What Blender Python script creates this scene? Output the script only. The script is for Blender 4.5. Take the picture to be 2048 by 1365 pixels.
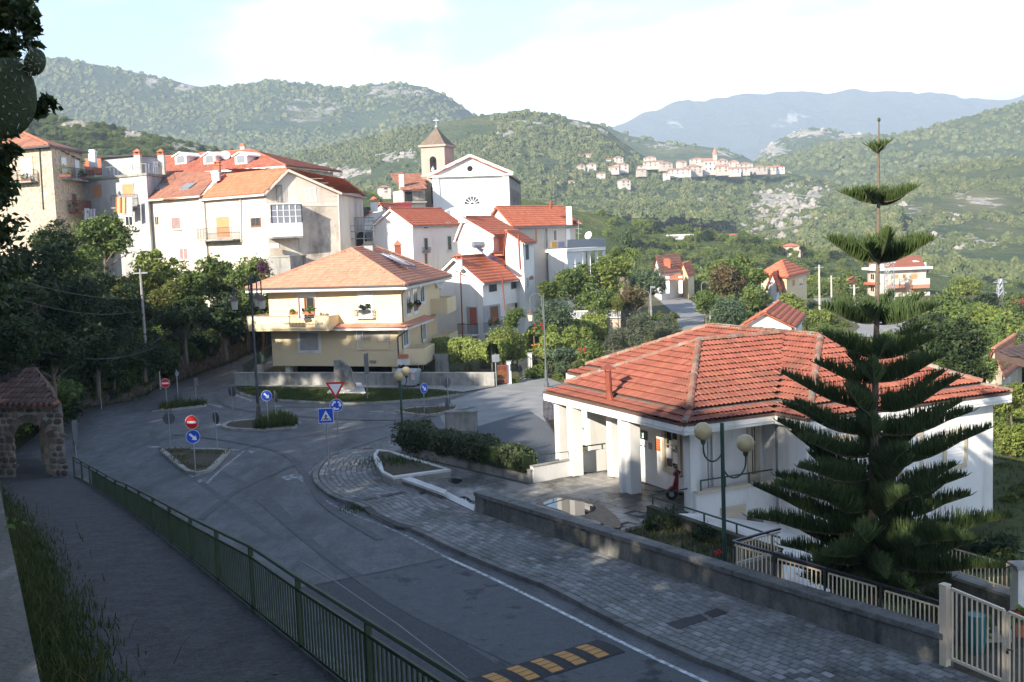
import bpy, math, random
import numpy as np
from mathutils import Vector, Matrix
from mathutils.noise import noise as pn, fractal
rnd=random.Random(7)
R=math.radians
scene=bpy.context.scene
C=scene.collection
for o in list(bpy.data.objects):bpy.data.objects.remove(o)
# ---------------------------------------------------------------- camera, sky, sun, exposure
FPX=2214.0;CXP, CYP=1024.0, 682.5;CAMZ=10.0
cam=bpy.data.cameras.new('camera');camo=bpy.data.objects.new('camera', cam);C.objects.link(camo)
cam.sensor_width=36;cam.lens=FPX/2048*36;cam.clip_start=0.1;cam.clip_end=30000
CM=Matrix.Rotation(math.pi/2-math.atan(.095), 3, 'X')@Matrix.Rotation(-.038, 3, 'Z')
camo.matrix_world=Matrix.Translation((0, 0, CAMZ))@CM.to_4x4()
scene.camera=camo
SUN_EL=R(24);SUN_H=Vector((-.62, -.78, 0)).normalized()
TO_SUN=(SUN_H*math.cos(SUN_EL)+Vector((0, 0, math.sin(SUN_EL)))).normalized()
world=bpy.data.worlds.new('World');scene.world=world;world.use_nodes=True
wt=world.node_tree;wt.nodes.clear()
def wn(t, **k):
 n=wt.nodes.new(t)
 for a,b in k.items():setattr(n,a,b)
 return n
sky=wn('ShaderNodeTexSky', sky_type='NISHITA', sun_disc=False, sun_elevation=SUN_EL, sun_rotation=math.atan2(SUN_H.x, SUN_H.y)%(2*math.pi), altitude=300, air_density=1.0, dust_density=.7, ozone_density=1.0)
bg=wn('ShaderNodeBackground');bg.inputs['Strength'].default_value=.1
wo=wn('ShaderNodeOutputWorld')
tcw=wn('ShaderNodeTexCoord');mp=wn('ShaderNodeMapping');mp.inputs['Scale'].default_value=(1.0, 1.0, 3.2);mp.inputs['Location'].default_value=(.33, .2, .15)
nz=wn('ShaderNodeTexNoise');nz.inputs['Scale'].default_value=2.1;nz.inputs['Detail'].default_value=9;nz.inputs['Roughness'].default_value=.52;nz.inputs['Distortion'].default_value=.25
sx=wn('ShaderNodeSeparateXYZ')
m1=wn('ShaderNodeMath', operation='MULTIPLY_ADD');m1.inputs[1].default_value=.4
m3=wn('ShaderNodeMath', operation='MULTIPLY_ADD');m3.inputs[1].default_value=-2.2
cr=wn('ShaderNodeValToRGB');cr.color_ramp.elements[0].position=.05;cr.color_ramp.elements[1].position=.18
cr.color_ramp.interpolation='EASE'
nz2=wn('ShaderNodeTexNoise');nz2.inputs['Scale'].default_value=5.5;nz2.inputs['Detail'].default_value=6
cc=wn('ShaderNodeMix', data_type='RGBA');cc.inputs[6].default_value=(5.0, 5.8, 7.2, 1);cc.inputs[7].default_value=(8.2, 8.9, 10.2, 1)
cr2=wn('ShaderNodeValToRGB');cr2.color_ramp.elements[0].position=.3;cr2.color_ramp.elements[1].position=.6
mx=wn('ShaderNodeMix', data_type='RGBA')
L=wt.links.new
L(tcw.outputs['Generated'], mp.inputs['Vector']);L(mp.outputs[0], nz.inputs['Vector']);L(mp.outputs[0], nz2.inputs['Vector'])
L(tcw.outputs['Generated'], sx.inputs[0])
L(sx.outputs['X'], m1.inputs[0]);L(nz.outputs['Fac'], m1.inputs[2])
L(sx.outputs['Z'], m3.inputs[0]);L(m1.outputs[0], m3.inputs[2]);L(m3.outputs[0], cr.inputs[0])
L(nz2.outputs['Fac'], cr2.inputs[0]);L(cr2.outputs[0], cc.inputs[0])
L(cr.outputs[0], mx.inputs[0]);L(sky.outputs[0], mx.inputs[6]);L(cc.outputs[2], mx.inputs[7])
L(mx.outputs[2], bg.inputs['Color']);L(bg.outputs[0], wo.inputs['Surface'])
sl=bpy.data.lights.new('sun', 'SUN');sl.energy=4.5;sl.angle=R(.53);sl.color=(1, .91, .77)
so=bpy.data.objects.new('sun', sl);C.objects.link(so);so.location=(-60, -50, 60)
so.rotation_euler=(-TO_SUN).to_track_quat('-Z', 'Y').to_euler()
vs=scene.view_settings;vs.view_transform='Standard';vs.look='None';vs.gamma=1;vs.use_curve_mapping=False
vs.exposure=1.55
scene.render.engine='CYCLES'
cy=scene.cycles
cy.use_denoising=True;cy.max_bounces=8;cy.diffuse_bounces=3;cy.glossy_bounces=3;cy.transmission_bounces=4;cy.transparent_max_bounces=8
cy.volume_bounces=0;cy.caustics_reflective=False;cy.caustics_refractive=False;cy.sample_clamp_indirect=6
cy.use_adaptive_sampling=True
# ---------------------------------------------------------------- pixel -> place (photo measured at 2048 x 1365)
def ray(u, v):return CM@Vector(((u-CXP)/FPX, -(v-CYP)/FPX, -1.0))
def G(u, v, z=0.0):
 d=ray(u,v);t=(z-CAMZ)/d.z
 return Vector((d.x*t,d.y*t,z))
def A(u, v, Y):
 d=ray(u,v);t=Y/d.y
 return Vector((d.x*t,Y,CAMZ+d.z*t))
CMT=CM.transposed()
def PJ(p):
 q=CMT@(Vector(p)-Vector((0,0,CAMZ)))
 return CXP+FPX*q.x/-q.z,CYP-FPX*q.y/-q.z
def ZV(x, y, v):
 dd=math.hypot(x,y);lo,hi=CAMZ-dd*1.2,CAMZ+dd*1.2
 for _ in range(50):
  m=(lo+hi)/2
  if PJ((x,y,m))[1]>v:lo=m
  else:hi=m
 return lo
def WP(u, v, p0, p1):
 d=ray(u,v);n=Vector((p1[1]-p0[1],p0[0]-p1[0],0))
 t=(Vector((p0[0],p0[1],CAMZ))-Vector((0,0,CAMZ))).dot(n)/d.dot(n)
 return Vector((d.x*t,d.y*t,CAMZ+d.z*t))
# ---------------------------------------------------------------- materials
MATS={}
def new_mat(name):
 m=bpy.data.materials.new(name);m.use_nodes=True
 return m,m.node_tree,m.node_tree.nodes['Principled BSDF']
def mk(name, c1, c2=None, scale=1.0, rough=.8, bump=0., bscale=20., metal=0., stretch=(1, 1, 1), detail=6, lo=.35, hi=.65, stain=None, sscale=.5, sstretch=(1, 1, .25), slo=.52, shi=.72, rvar=0., spec=.3, emit=None, transl=0., vvar=0., worldpos=False, nr=.6, grain=0., gs=14):
 m,t,b=new_mat(name);N=t.nodes;Lk=t.links.new
 def n(ty,**k):
  q=N.new(ty)
  for a,v in k.items():setattr(q,a,v)
  return q
 c1=tuple(c1)+(1,)
 b.inputs['Roughness'].default_value=rough;b.inputs['Metallic'].default_value=metal
 b.inputs['Specular IOR Level'].default_value=spec
 if worldpos:src=n('ShaderNodeNewGeometry').outputs['Position']
 else:src=n('ShaderNodeTexCoord').outputs['Object']
 col=None
 if c2 is not None:
  mpn=n('ShaderNodeMapping');mpn.inputs['Scale'].default_value=stretch;Lk(src,mpn.inputs[0])
  no=n('ShaderNodeTexNoise');no.inputs['Scale'].default_value=scale;no.inputs['Detail'].default_value=detail;no.inputs['Roughness'].default_value=nr
  Lk(mpn.outputs[0],no.inputs['Vector'])
  r=n('ShaderNodeValToRGB');r.color_ramp.elements[0].position=lo;r.color_ramp.elements[1].position=hi
  r.color_ramp.elements[0].color=c1;r.color_ramp.elements[1].color=tuple(c2)+(1,)
  Lk(no.outputs['Fac'],r.inputs[0]);col=r.outputs[0]
 if stain is not None:
  mpn=n('ShaderNodeMapping');mpn.inputs['Scale'].default_value=sstretch;mpn.inputs['Location'].default_value=(3.1,7.7,1.3);Lk(src,mpn.inputs[0])
  no=n('ShaderNodeTexNoise');no.inputs['Scale'].default_value=sscale;no.inputs['Detail'].default_value=8;no.inputs['Roughness'].default_value=.65
  Lk(mpn.outputs[0],no.inputs['Vector'])
  r=n('ShaderNodeMapRange');r.inputs[1].default_value=slo;r.inputs[2].default_value=shi;Lk(no.outputs['Fac'],r.inputs[0])
  mi=n('ShaderNodeMix',data_type='RGBA');Lk(r.outputs[0],mi.inputs[0])
  if col:Lk(col,mi.inputs[6])
  else:mi.inputs[6].default_value=c1
  mi.inputs[7].default_value=tuple(stain)+(1,);col=mi.outputs[2]
 if rvar or vvar:
  at=n('ShaderNodeAttribute',attribute_name='var');oi=n('ShaderNodeObjectInfo')
  ad=n('ShaderNodeMath',operation='ADD');Lk(at.outputs['Fac'],ad.inputs[0]);Lk(oi.outputs['Random'],ad.inputs[1])
  fr=n('ShaderNodeMath',operation='FRACT');Lk(ad.outputs[0],fr.inputs[0])
  hs=n('ShaderNodeHueSaturation')
  mr=n('ShaderNodeMapRange');mr.inputs[3].default_value=1-rvar;mr.inputs[4].default_value=1+rvar;Lk(fr.outputs[0],mr.inputs[0])
  Lk(mr.outputs[0],hs.inputs['Value'])
  if vvar:
   mh=n('ShaderNodeMapRange');mh.inputs[3].default_value=.5-vvar;mh.inputs[4].default_value=.5+vvar
   f2=n('ShaderNodeMath',operation='MULTIPLY');f2.inputs[1].default_value=7.31;Lk(fr.outputs[0],f2.inputs[0])
   f3=n('ShaderNodeMath',operation='FRACT');Lk(f2.outputs[0],f3.inputs[0]);Lk(f3.outputs[0],mh.inputs[0]);Lk(mh.outputs[0],hs.inputs['Hue'])
  if col:Lk(col,hs.inputs['Color'])
  else:hs.inputs['Color'].default_value=c1
  col=hs.outputs[0]
 if grain:
  gn=n('ShaderNodeTexNoise');gn.inputs['Scale'].default_value=gs;gn.inputs['Detail'].default_value=6;gn.inputs['Roughness'].default_value=.8;Lk(src,gn.inputs['Vector'])
  gm=n('ShaderNodeMapRange');gm.inputs[1].default_value=.35;gm.inputs[2].default_value=.65;gm.inputs[3].default_value=1-grain;gm.inputs[4].default_value=1+grain;Lk(gn.outputs['Fac'],gm.inputs[0])
  gh=n('ShaderNodeHueSaturation');Lk(gm.outputs[0],gh.inputs['Value'])
  if col:Lk(col,gh.inputs['Color'])
  else:gh.inputs['Color'].default_value=c1
  col=gh.outputs[0]
 if col:Lk(col,b.inputs['Base Color'])
 else:b.inputs['Base Color'].default_value=c1
 if bump:
  no=n('ShaderNodeTexNoise');no.inputs['Scale'].default_value=bscale;no.inputs['Detail'].default_value=5;Lk(src,no.inputs['Vector'])
  bp=n('ShaderNodeBump');bp.inputs['Strength'].default_value=bump;bp.inputs['Distance'].default_value=.05
  Lk(no.outputs['Fac'],bp.inputs['Height']);Lk(bp.outputs[0],b.inputs['Normal'])
 if emit:b.inputs['Emission Color'].default_value=tuple(emit)+(1,);b.inputs['Emission Strength'].default_value=1
 if transl:
  tr=n('ShaderNodeBsdfTranslucent');ms=n('ShaderNodeMixShader');ms.inputs[0].default_value=transl
  if col:Lk(col,tr.inputs['Color'])
  else:tr.inputs['Color'].default_value=c1
  Lk(b.outputs[0],ms.inputs[1]);Lk(tr.outputs[0],ms.inputs[2]);Lk(ms.outputs[0],N['Material Output'].inputs['Surface'])
 MATS[name]=m
 return m
mk('asphalt', (.075, .078, .084), (.16, .162, .167), 1.5, .74, .4, 90, stretch=(1, .6, 1), stain=(.062, .064, .068), sscale=.45, sstretch=(1.6, .5, 1), slo=.45, shi=.68, detail=15, spec=.4, nr=.78, grain=.3, gs=9)
mk('asphalt_new', (.075, .078, .085), (.112, .115, .122), 2.2, .75, .35, 90, nr=.8, grain=.25, gs=14, stain=(.038, .039, .042), sscale=.9, sstretch=(1, 1, 1), slo=.56, shi=.64, detail=12)
mk('asphalt_patch', (.045, .046, .052), (.066, .068, .073), 3.5, .75, .3, 90, nr=.8, grain=.25, gs=14)
mk('asphalt_path', (.045, .046, .05), (.1, .098, .097), 2.2, .85, .7, 45, nr=.8, grain=.4, gs=12, detail=14, stain=(.15, .15, .15), sscale=1.3, sstretch=(.5, 1.2, 1), slo=.66, shi=.74)
mk('gravel', (.075, .083, .096), (.13, .14, .155), 9, .95, .6, 30, detail=14)
mk('road_far', (.2, .198, .195), (.27, .265, .26), .7, .85, .1, 40)  # pale asphalt; sunlight on the side road is put into this colour
mk('paint_white', (.62, .63, .63), (.16, .165, .17), 5, .6, 0, lo=.42, hi=.66, detail=12)
mk('paint_worn', (.34, .35, .36), (.11, .115, .12), 4, .7, 0, lo=.4, hi=.6, detail=12)
mk('kerb', (.2, .195, .185), (.13, .13, .125), 2.5, .85, .3, 40, rvar=.15, stain=(.06, .062, .055), sscale=1.4, slo=.55)
mk('kerb_pale', (.36, .34, .3), (.26, .25, .23), 2.5, .85, .2, 40, rvar=.12, stain=(.14, .135, .12), sscale=1.2, slo=.55)
mk('paver', (.16, .155, .15), (.21, .205, .198), 3, .8, .3, 40, grain=.25, gs=10, rvar=.16, detail=8, stain=(.07, .07, .066), sscale=.5, sstretch=(1, 1, 1))
mk('paver_pale', (.27, .268, .26), (.225, .223, .218), 3, .75, .3, 40, rvar=.12, grain=.2, gs=10)
mk('paver_bed', (.07, .07, .065), (.1, .1, .09), 3, .95, .3, 40)
mk('iron_cover', (.035, .033, .035), (.055, .05, .05), 6, .6, .3, 60, metal=.3)
mk('concrete', (.24, .235, .22), (.33, .32, .3), 1.4, .9, .3, 30, stain=(.08, .082, .07), sscale=1.1, slo=.48, shi=.7, detail=9)
mk('concrete_wall', (.13, .128, .118), (.2, .196, .18), 1.6, .92, .5, 25, grain=.2, gs=9, stain=(.05, .053, .045), sscale=1.3, slo=.45, shi=.68, detail=10)
mk('coping', (.135, .132, .125), (.185, .18, .17), 3, .9, .6, 40, grain=.25, gs=12, stain=(.08, .083, .072), sscale=1.6, sstretch=(1, 1, 1), detail=10)
mk('white_stone', (.6, .59, .57), (.48, .47, .45), 1.5, .6, .1, 30, stain=(.25, .245, .22), sscale=1.2, sstretch=(1, 1, 1), slo=.58, shi=.75)
mk('plaza', (.36, .345, .32), (.24, .23, .215), .9, .5, .2, 20, stain=(.075, .07, .062), sscale=.6, sstretch=(1, .45, 1), slo=.43, shi=.6, detail=12, rvar=.05)
mk('puddle', (.03, .03, .032), rough=.02, spec=.6)
mk('mud', (.2, .16, .115), (.12, .1, .08), 4, .6, .4, 20)
mk('white_plaster', (.72, .71, .69), (.64, .63, .605), .6, .85, .15, 30, stain=(.4, .37, .32), sscale=.7, sstretch=(1, 1, .16), slo=.52, shi=.8)
mk('white_house', (.77, .76, .74), (.7, .69, .66), .4, .88, .1, 30, stain=(.46, .43, .38), sscale=.5, sstretch=(1, 1, .16), slo=.54, shi=.82)
mk('cream_plaster', (.66, .53, .33), (.7, .57, .37), .5, .88, .1, 30, stain=(.55, .45, .3), sscale=.4, slo=.6, shi=.9)
mk('pale_plaster', (.55, .495, .42), (.62, .565, .49), .5, .9, .2, 25, stain=(.33, .275, .21), sscale=.4, sstretch=(1, 1, .3), slo=.47, shi=.72, detail=9)
mk('old_plaster', (.5, .44, .36), (.62, .56, .47), .35, .92, .25, 20, stain=(.22, .19, .16), sscale=.5, sstretch=(1, 1, .6), slo=.46, shi=.66)
mk('grey_plaster', (.38, .38, .39), (.46, .455, .45), .5, .9, .2, 20, stain=(.22, .215, .21), sscale=.45, slo=.46, shi=.7, detail=9)
mk('taupe_plaster', (.48, .43, .37), (.53, .48, .42), .5, .9, .1, 20, stain=(.36, .31, .26), sscale=.4)
mk('spire_tile', (.2, .15, .11), (.15, .115, .09), 2, .9, .3, 30, stain=(.1, .085, .07), sscale=.8)
mk('village_wall', (.46, .41, .36), (.4, .355, .31), .5, .9)
mk('village_wall_pale', (.54, .5, .45), (.48, .44, .395), .5, .9)
mk('village_tile', (.42, .23, .16), (.36, .19, .13), 1, .9)
mk('tower_stone', (.36, .325, .28), (.31, .28, .24), .8, .92, .3, 15, stain=(.3, .26, .21), sscale=.5, slo=.5)
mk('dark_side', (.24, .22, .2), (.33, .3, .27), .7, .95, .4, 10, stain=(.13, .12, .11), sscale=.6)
mk('brickwork', (.52, .48, .43), (.6, .56, .5), .9, .9, .3, 14)
mk('black_fill', (.012, .012, .013), rough=.9)  # near-black fill standing for shade inside openings; also colours one gate post
mk('tile_red', (.25, .078, .05), (.31, .105, .07), 3, .8, .15, 40, rvar=.16, vvar=.006, stain=(.15, .07, .05), sscale=.45, sstretch=(1, 1, 1), slo=.55, shi=.75)
mk('ridge_old', (.27, .1, .065), (.24, .16, .12), 5, .9, .3, 30, rvar=.25, stain=(.22, .2, .17), sscale=2.5, sstretch=(1, 1, 1), slo=.5, shi=.6)
mk('tile_orange', (.46, .13, .07), (.52, .16, .09), 2, .8, .1, 40, rvar=.12)
mk('tile_pink', (.48, .22, .145), (.42, .185, .12), 2, .8, .1, 40, rvar=.12)
mk('tile_brown', (.3, .13, .085), (.22, .1, .07), 2, .85, .2, 30, rvar=.2, stain=(.14, .09, .07), sscale=.5)
mk('tile_dark', (.13, .08, .065), (.09, .06, .05), 2, .85, .2, 30, rvar=.25)
mk('gutter', (.2, .215, .225), (.26, .27, .28), 2, .5, 0, metal=.4)
mk('glass', (.03, .035, .04), rough=.08, spec=.6)
mk('glass_soft', (.2, .22, .25), rough=.15, spec=.6)
mk('shutter_white', (.75, .75, .74), rough=.6)
mk('shutter_grey', (.33, .32, .33), (.4, .39, .4), 2, .6)
mk('shutter_mauve', (.24, .165, .165), (.29, .2, .19), 3, .7)
mk('shutter_orange', (.5, .23, .11), (.56, .27, .14), 2, .7)
mk('shutter_dark', (.03, .032, .034), rough=.6)
mk('shutter_green', (.05, .09, .075), rough=.6)
mk('wood', (.17, .075, .035), (.25, .12, .06), 4, .6, stretch=(6, 6, .6))
mk('wood_red', (.34, .09, .05), (.4, .12, .07), 4, .6, stretch=(6, 6, .6))
mk('stone_frame', (.5, .42, .31), (.56, .48, .37), 2, .8)
mk('metal_green', (.018, .05, .036), (.025, .07, .05), 3, .45, spec=.5)
mk('fence_green', (.02, .045, .022), (.045, .07, .03), 3, .6, .2, 60, spec=.4)
mk('metal_dark', (.03, .036, .042), (.045, .05, .055), 3, .5, spec=.5)
mk('metal_black', (.018, .016, .022), (.03, .022, .025), 4, .35, spec=.6)
mk('galvanised', (.28, .3, .32), (.36, .38, .4), 4, .45, metal=.6)
mk('sign_back', (.1, .11, .12), (.13, .14, .15), 3, .5, metal=.3)
mk('cream_paint', (.72, .6, .45), (.66, .54, .4), 5, .5, 0, spec=.5)
mk('sign_red', (.62, .02, .02), rough=.45, spec=.5)
mk('sign_blue', (.01, .075, .5), rough=.45, spec=.5)
mk('sign_white', (.78, .78, .78), rough=.45, spec=.5)
mk('sign_black', (.02, .02, .02), rough=.6)
mk('rubber', (.022, .023, .026), (.032, .033, .036), 8, .75, .3, 60)
mk('rubber_yellow', (.52, .25, .05), (.4, .2, .06), 8, .6)
mk('globe', (.62, .52, .3), (.56, .46, .26), 4, .25, transl=.25, spec=.5)
mk('lantern_glass', (.6, .58, .5), rough=.3, transl=.3)
mk('rust_red', (.24, .06, .035), (.18, .05, .03), 4, .6)
mk('bin_grey', (.42, .45, .46), (.36, .39, .4), 2, .45, metal=.3)
mk('dead_stone', (.27, .26, .235), (.13, .125, .115), 2.2, .95, .9, 9, stain=(.05, .052, .045), sscale=1.4, detail=10)
mk('soil', (.06, .05, .036), (.09, .078, .05), 3, 1, .6, 20, detail=10)
mk('scooter_red', (.14, .008, .012), rough=.3, spec=.6)
mk('tyre', (.015, .015, .016), rough=.8)
mk('teal_plastic', (.015, .12, .13), rough=.4, spec=.5)
mk('terracotta', (.45, .17, .09), (.4, .15, .08), 5, .8)
mk('cloth_white', (.78, .78, .78), rough=.9);mk('cloth_orange', (.6, .3, .17), rough=.9);mk('cloth_lilac', (.5, .48, .6), rough=.9)
mk('cloth_yellow', (.75, .4, .1), rough=.9);mk('cloth_blue', (.2, .2, .36), (.4, .4, .5), 6, .9)
mk('bark', (.1, .08, .06), (.16, .13, .1), 6, .95, .5, 20, stretch=(1, 1, .2))
mk('bark_pale', (.2, .17, .13), (.13, .1, .08), 6, .95, .4, 20, stretch=(1, 1, .2))
mk('pine_bark', (.11, .085, .065), (.16, .12, .09), 8, .9, .4, 30, stretch=(1, 1, 2))
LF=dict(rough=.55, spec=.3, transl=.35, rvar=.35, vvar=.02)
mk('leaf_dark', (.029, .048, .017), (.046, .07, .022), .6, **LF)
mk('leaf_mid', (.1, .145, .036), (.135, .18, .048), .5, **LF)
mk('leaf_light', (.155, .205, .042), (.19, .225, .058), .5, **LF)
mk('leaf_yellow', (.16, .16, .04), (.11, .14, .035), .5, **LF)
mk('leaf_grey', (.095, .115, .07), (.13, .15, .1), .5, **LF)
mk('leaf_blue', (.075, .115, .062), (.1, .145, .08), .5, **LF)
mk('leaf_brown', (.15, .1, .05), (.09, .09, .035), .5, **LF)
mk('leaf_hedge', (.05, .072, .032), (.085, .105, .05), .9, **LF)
mk('leaf_purple', (.1, .04, .085), (.12, .06, .09), .5, **LF)
mk('tyre_mark', (.055, .057, .062), (.1, .103, .108), 2.5, .7, .2, 60, nr=.75, detail=12)
mk('hood', (.12, .07, .055), (.09, .06, .05), 4, .6)
mk('leaf_vine', (.2, .26, .055), (.24, .28, .08), .5, **LF)
mk('needle', (.055, .09, .032), (.085, .125, .042), 1.5, rough=.6, spec=.25, rvar=.25, transl=.15)
mk('needle_tip', (.07, .1, .028), (.05, .085, .025), 1.5, rough=.6, spec=.25, rvar=.2, transl=.2)
mk('cactus', (.03, .05, .022), (.05, .07, .03), 60, .6, .3, 90, transl=.1)
mk('flower_red', (.4, .02, .02), rough=.7);mk('flower_orange', (.7, .2, .04), rough=.7);mk('flower_white', (.7, .7, .68), rough=.7)
mk('rock_face', (.31, .285, .25), (.19, .175, .15), .35, .95, .6, .8, lo=.3, hi=.7, rvar=.15)
mk('rubble_dark', (.115, .1, .08), (.075, .066, .055), 3, .95, .8, 14, rvar=.35, detail=9)
mk('mortar_dark', (.1, .092, .08), (.07, .065, .056), 3, .95, .4, 30)
mk('grass', (.045, .07, .018), (.1, .105, .035), 2.5, .95, .8, 14, detail=12)
mk('blade', (.045, .075, .018), (.075, .09, .028), 1, rough=.7, rvar=.3, vvar=.015, transl=.3)
mk('blade_dry', (.16, .13, .06), (.1, .1, .04), 1, rough=.8, rvar=.3, transl=.3)
mk('ground', (.05, .062, .022), (.1, .09, .045), .35, 1, .5, 4, detail=12)
mk('pole_pale', (.5, .48, .44), (.42, .4, .37), 2, .85)
mk('wire', (.06, .06, .06), rough=.6)
mk('solar', (.03, .06, .15), rough=.1, spec=.7)
mk('antenna', (.35, .36, .37), rough=.5, metal=.5)
mk('poster_orange', (.6, .17, .04), rough=.5);mk('poster_green', (.015, .04, .032), rough=.4)
mk('paper', (.74, .74, .74), rough=.7);mk('ink', (.05, .05, .06), rough=.7)
# ---------------------------------------------------------------- mesh helpers
def V(*a):return Vector(a)
class MB:
 def __init__(s):s.v=[];s.f=[];s.var=[];s.m=[];s.cur=0.;s.mi=0;s.sm=False
 def add(s,vs,fs):
  k=len(s.v);s.v+=[tuple(x)for x in vs]
  for f in fs:s.f.append(tuple(i+k for i in f));s.var.append(s.cur);s.m.append(s.mi)
  return s
 def box(s,c,d,rz=0.,rx=0.,ry=0.):
  M=Matrix.Rotation(rz,3,'Z')@Matrix.Rotation(ry,3,'Y')@Matrix.Rotation(rx,3,'X');c=Vector(c)
  P=[c+M@Vector((sx_*d[0]/2,sy_*d[1]/2,sz_*d[2]/2))for sz_ in(-1,1)for sx_,sy_ in((-1,-1),(1,-1),(1,1),(-1,1))]
  return s.add(P,[(3,2,1,0),(4,5,6,7),(0,1,5,4),(1,2,6,5),(2,3,7,6),(3,0,4,7)])
 def beam(s,a,b,w,h,up=(0,0,1)):
  a=Vector(a);b=Vector(b);d=(b-a).normalized();u=Vector(up);x=d.cross(u)
  if x.length<1e-5:x=Vector((1,0,0))
  x.normalize();y=x.cross(d).normalized()
  P=[p+x*i*w/2+y*j*h/2 for p in(a,b)for i,j in((-1,-1),(1,-1),(1,1),(-1,1))]
  return s.add(P,[(0,1,2,3),(7,6,5,4),(0,4,5,1),(1,5,6,2),(2,6,7,3),(3,7,4,0)])
 def prism(s,poly,z0,z1):
  n=len(poly);zt=z1 if isinstance(z1,(list,tuple))else[z1]*n;zb=z0 if isinstance(z0,(list,tuple))else[z0]*n
  ar=sum(poly[i][0]*poly[(i+1)%n][1]-poly[(i+1)%n][0]*poly[i][1]for i in range(n))
  if ar<0:poly=poly[::-1];zt=zt[::-1];zb=zb[::-1]
  P=[(p[0],p[1],z)for p,z in zip(poly,zb)]+[(p[0],p[1],z)for p,z in zip(poly,zt)]
  F=[tuple(range(n-1,-1,-1)),tuple(range(n,2*n))]+[(i,(i+1)%n,n+(i+1)%n,n+i)for i in range(n)]
  return s.add(P,F)
 def slab(s,pts,th):
  pts=[Vector(p)for p in pts];n=len(pts)
  nn=sum(((pts[i]-pts[0]).cross(pts[i+1]-pts[0])for i in range(1,n-1)),Vector())
  if nn.z<0:pts=pts[::-1]
  P=pts+[p-Vector((0,0,th))for p in pts]
  F=[tuple(range(n)),tuple(range(2*n-1,n-1,-1))]+[((i+1)%n,i,n+i,n+(i+1)%n)for i in range(n)]
  return s.add(P,F)
 def tube(s,pts,r,n=6,cap=True):
  pts=[Vector(p)for p in pts];m=len(pts);rr=r if isinstance(r,(list,tuple))else[r]*m
  P=[];ref=Vector((0.1234,.9,.31))
  for i,p in enumerate(pts):
   d=(pts[min(i+1,m-1)]-pts[max(i-1,0)]).normalized()
   if abs(d.dot(ref))>.95:ref=Vector((1,.1,.2))
   x=d.cross(ref).normalized();y=d.cross(x).normalized()
   for k in range(n):
    a=2*math.pi*k/n;P.append(p+(x*math.cos(a)+y*math.sin(a))*rr[i])
  F=[(i*n+k,i*n+(k+1)%n,(i+1)*n+(k+1)%n,(i+1)*n+k)for i in range(m-1)for k in range(n)]
  if cap:F+=[tuple(range(n-1,-1,-1)),tuple(range((m-1)*n,m*n))]
  return s.add(P,F)
 def lathe(s,c,prof,n=12):
  c=Vector(c);P=[c+Vector((r*math.cos(2*math.pi*k/n),r*math.sin(2*math.pi*k/n),z))for r,z in prof for k in range(n)]
  m=len(prof)
  F=[(i*n+k,i*n+(k+1)%n,(i+1)*n+(k+1)%n,(i+1)*n+k)for i in range(m-1)for k in range(n)]
  F+=[tuple(range(n-1,-1,-1)),tuple(range((m-1)*n,m*n))]
  return s.add(P,F)
 def ball(s,c,r,n=14,sc=(1,1,1)):
  c=Vector(c);P=[];m=n//2
  for i in range(m+1):
   t=math.pi*i/m
   for k in range(n):
    a=2*math.pi*k/n
    P.append(c+Vector((r*sc[0]*math.sin(t)*math.cos(a),r*sc[1]*math.sin(t)*math.sin(a),r*sc[2]*math.cos(t))))
  return s.add(P,[((i+1)*n+k,(i+1)*n+(k+1)%n,i*n+(k+1)%n,i*n+k)for i in range(m)for k in range(n)])
 def quad(s,*p):return s.add(p,[tuple(range(len(p)))])
 def build(s,name,mat,parent=None,kind=None,smooth=False,label=None):
  off=Vector((0,0,0))
  q=parent
  while q is not None:off+=q.location;q=q.parent
  me=bpy.data.meshes.new(name)
  a=np.array(s.v,dtype=np.float64)-np.array(off)
  me.from_pydata(a.tolist(),[],s.f)
  ms=mat if isinstance(mat,(list,tuple))else[mat]
  for x in ms:me.materials.append(MATS[x])
  if len(ms)>1:me.polygons.foreach_set('material_index',s.m)
  if any(s.var):
   at=me.attributes.new('var','FLOAT','FACE');at.data.foreach_set('value',s.var)
  if smooth or s.sm:me.polygons.foreach_set('use_smooth',[True]*len(me.polygons))
  o=bpy.data.objects.new(name,me);C.objects.link(o)
  if parent is not None:o.parent=parent
  if kind:o['kind']=kind
  if label:o['label']=label
  return o
def tag(o, label, cat, group=None):
 o['label']=label;o['category']=cat
 if group:o['group']=group
 return o
def thing(name, label, cat, loc=(0, 0, 0), group=None):
 o=bpy.data.objects.new(name,None);C.objects.link(o);o.location=loc;o.empty_display_size=.3
 return tag(o,label,cat,group)
def copy_tree(o, parent=None):
 c=o.copy();C.objects.link(c);c.parent=parent
 for ch in[x for x in KIDS.get(o.name,[])]or list(o.children):copy_tree(ch,c)
 return c
KIDS={}
def inst(name, me, parent, mw):
 o=bpy.data.objects.new(name,me);C.objects.link(o);o.parent=parent
 off=Vector((0,0,0));q=parent
 while q is not None:off+=q.location;q=q.parent
 o.matrix_local=Matrix.Translation(-off)@mw
 return o
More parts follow.
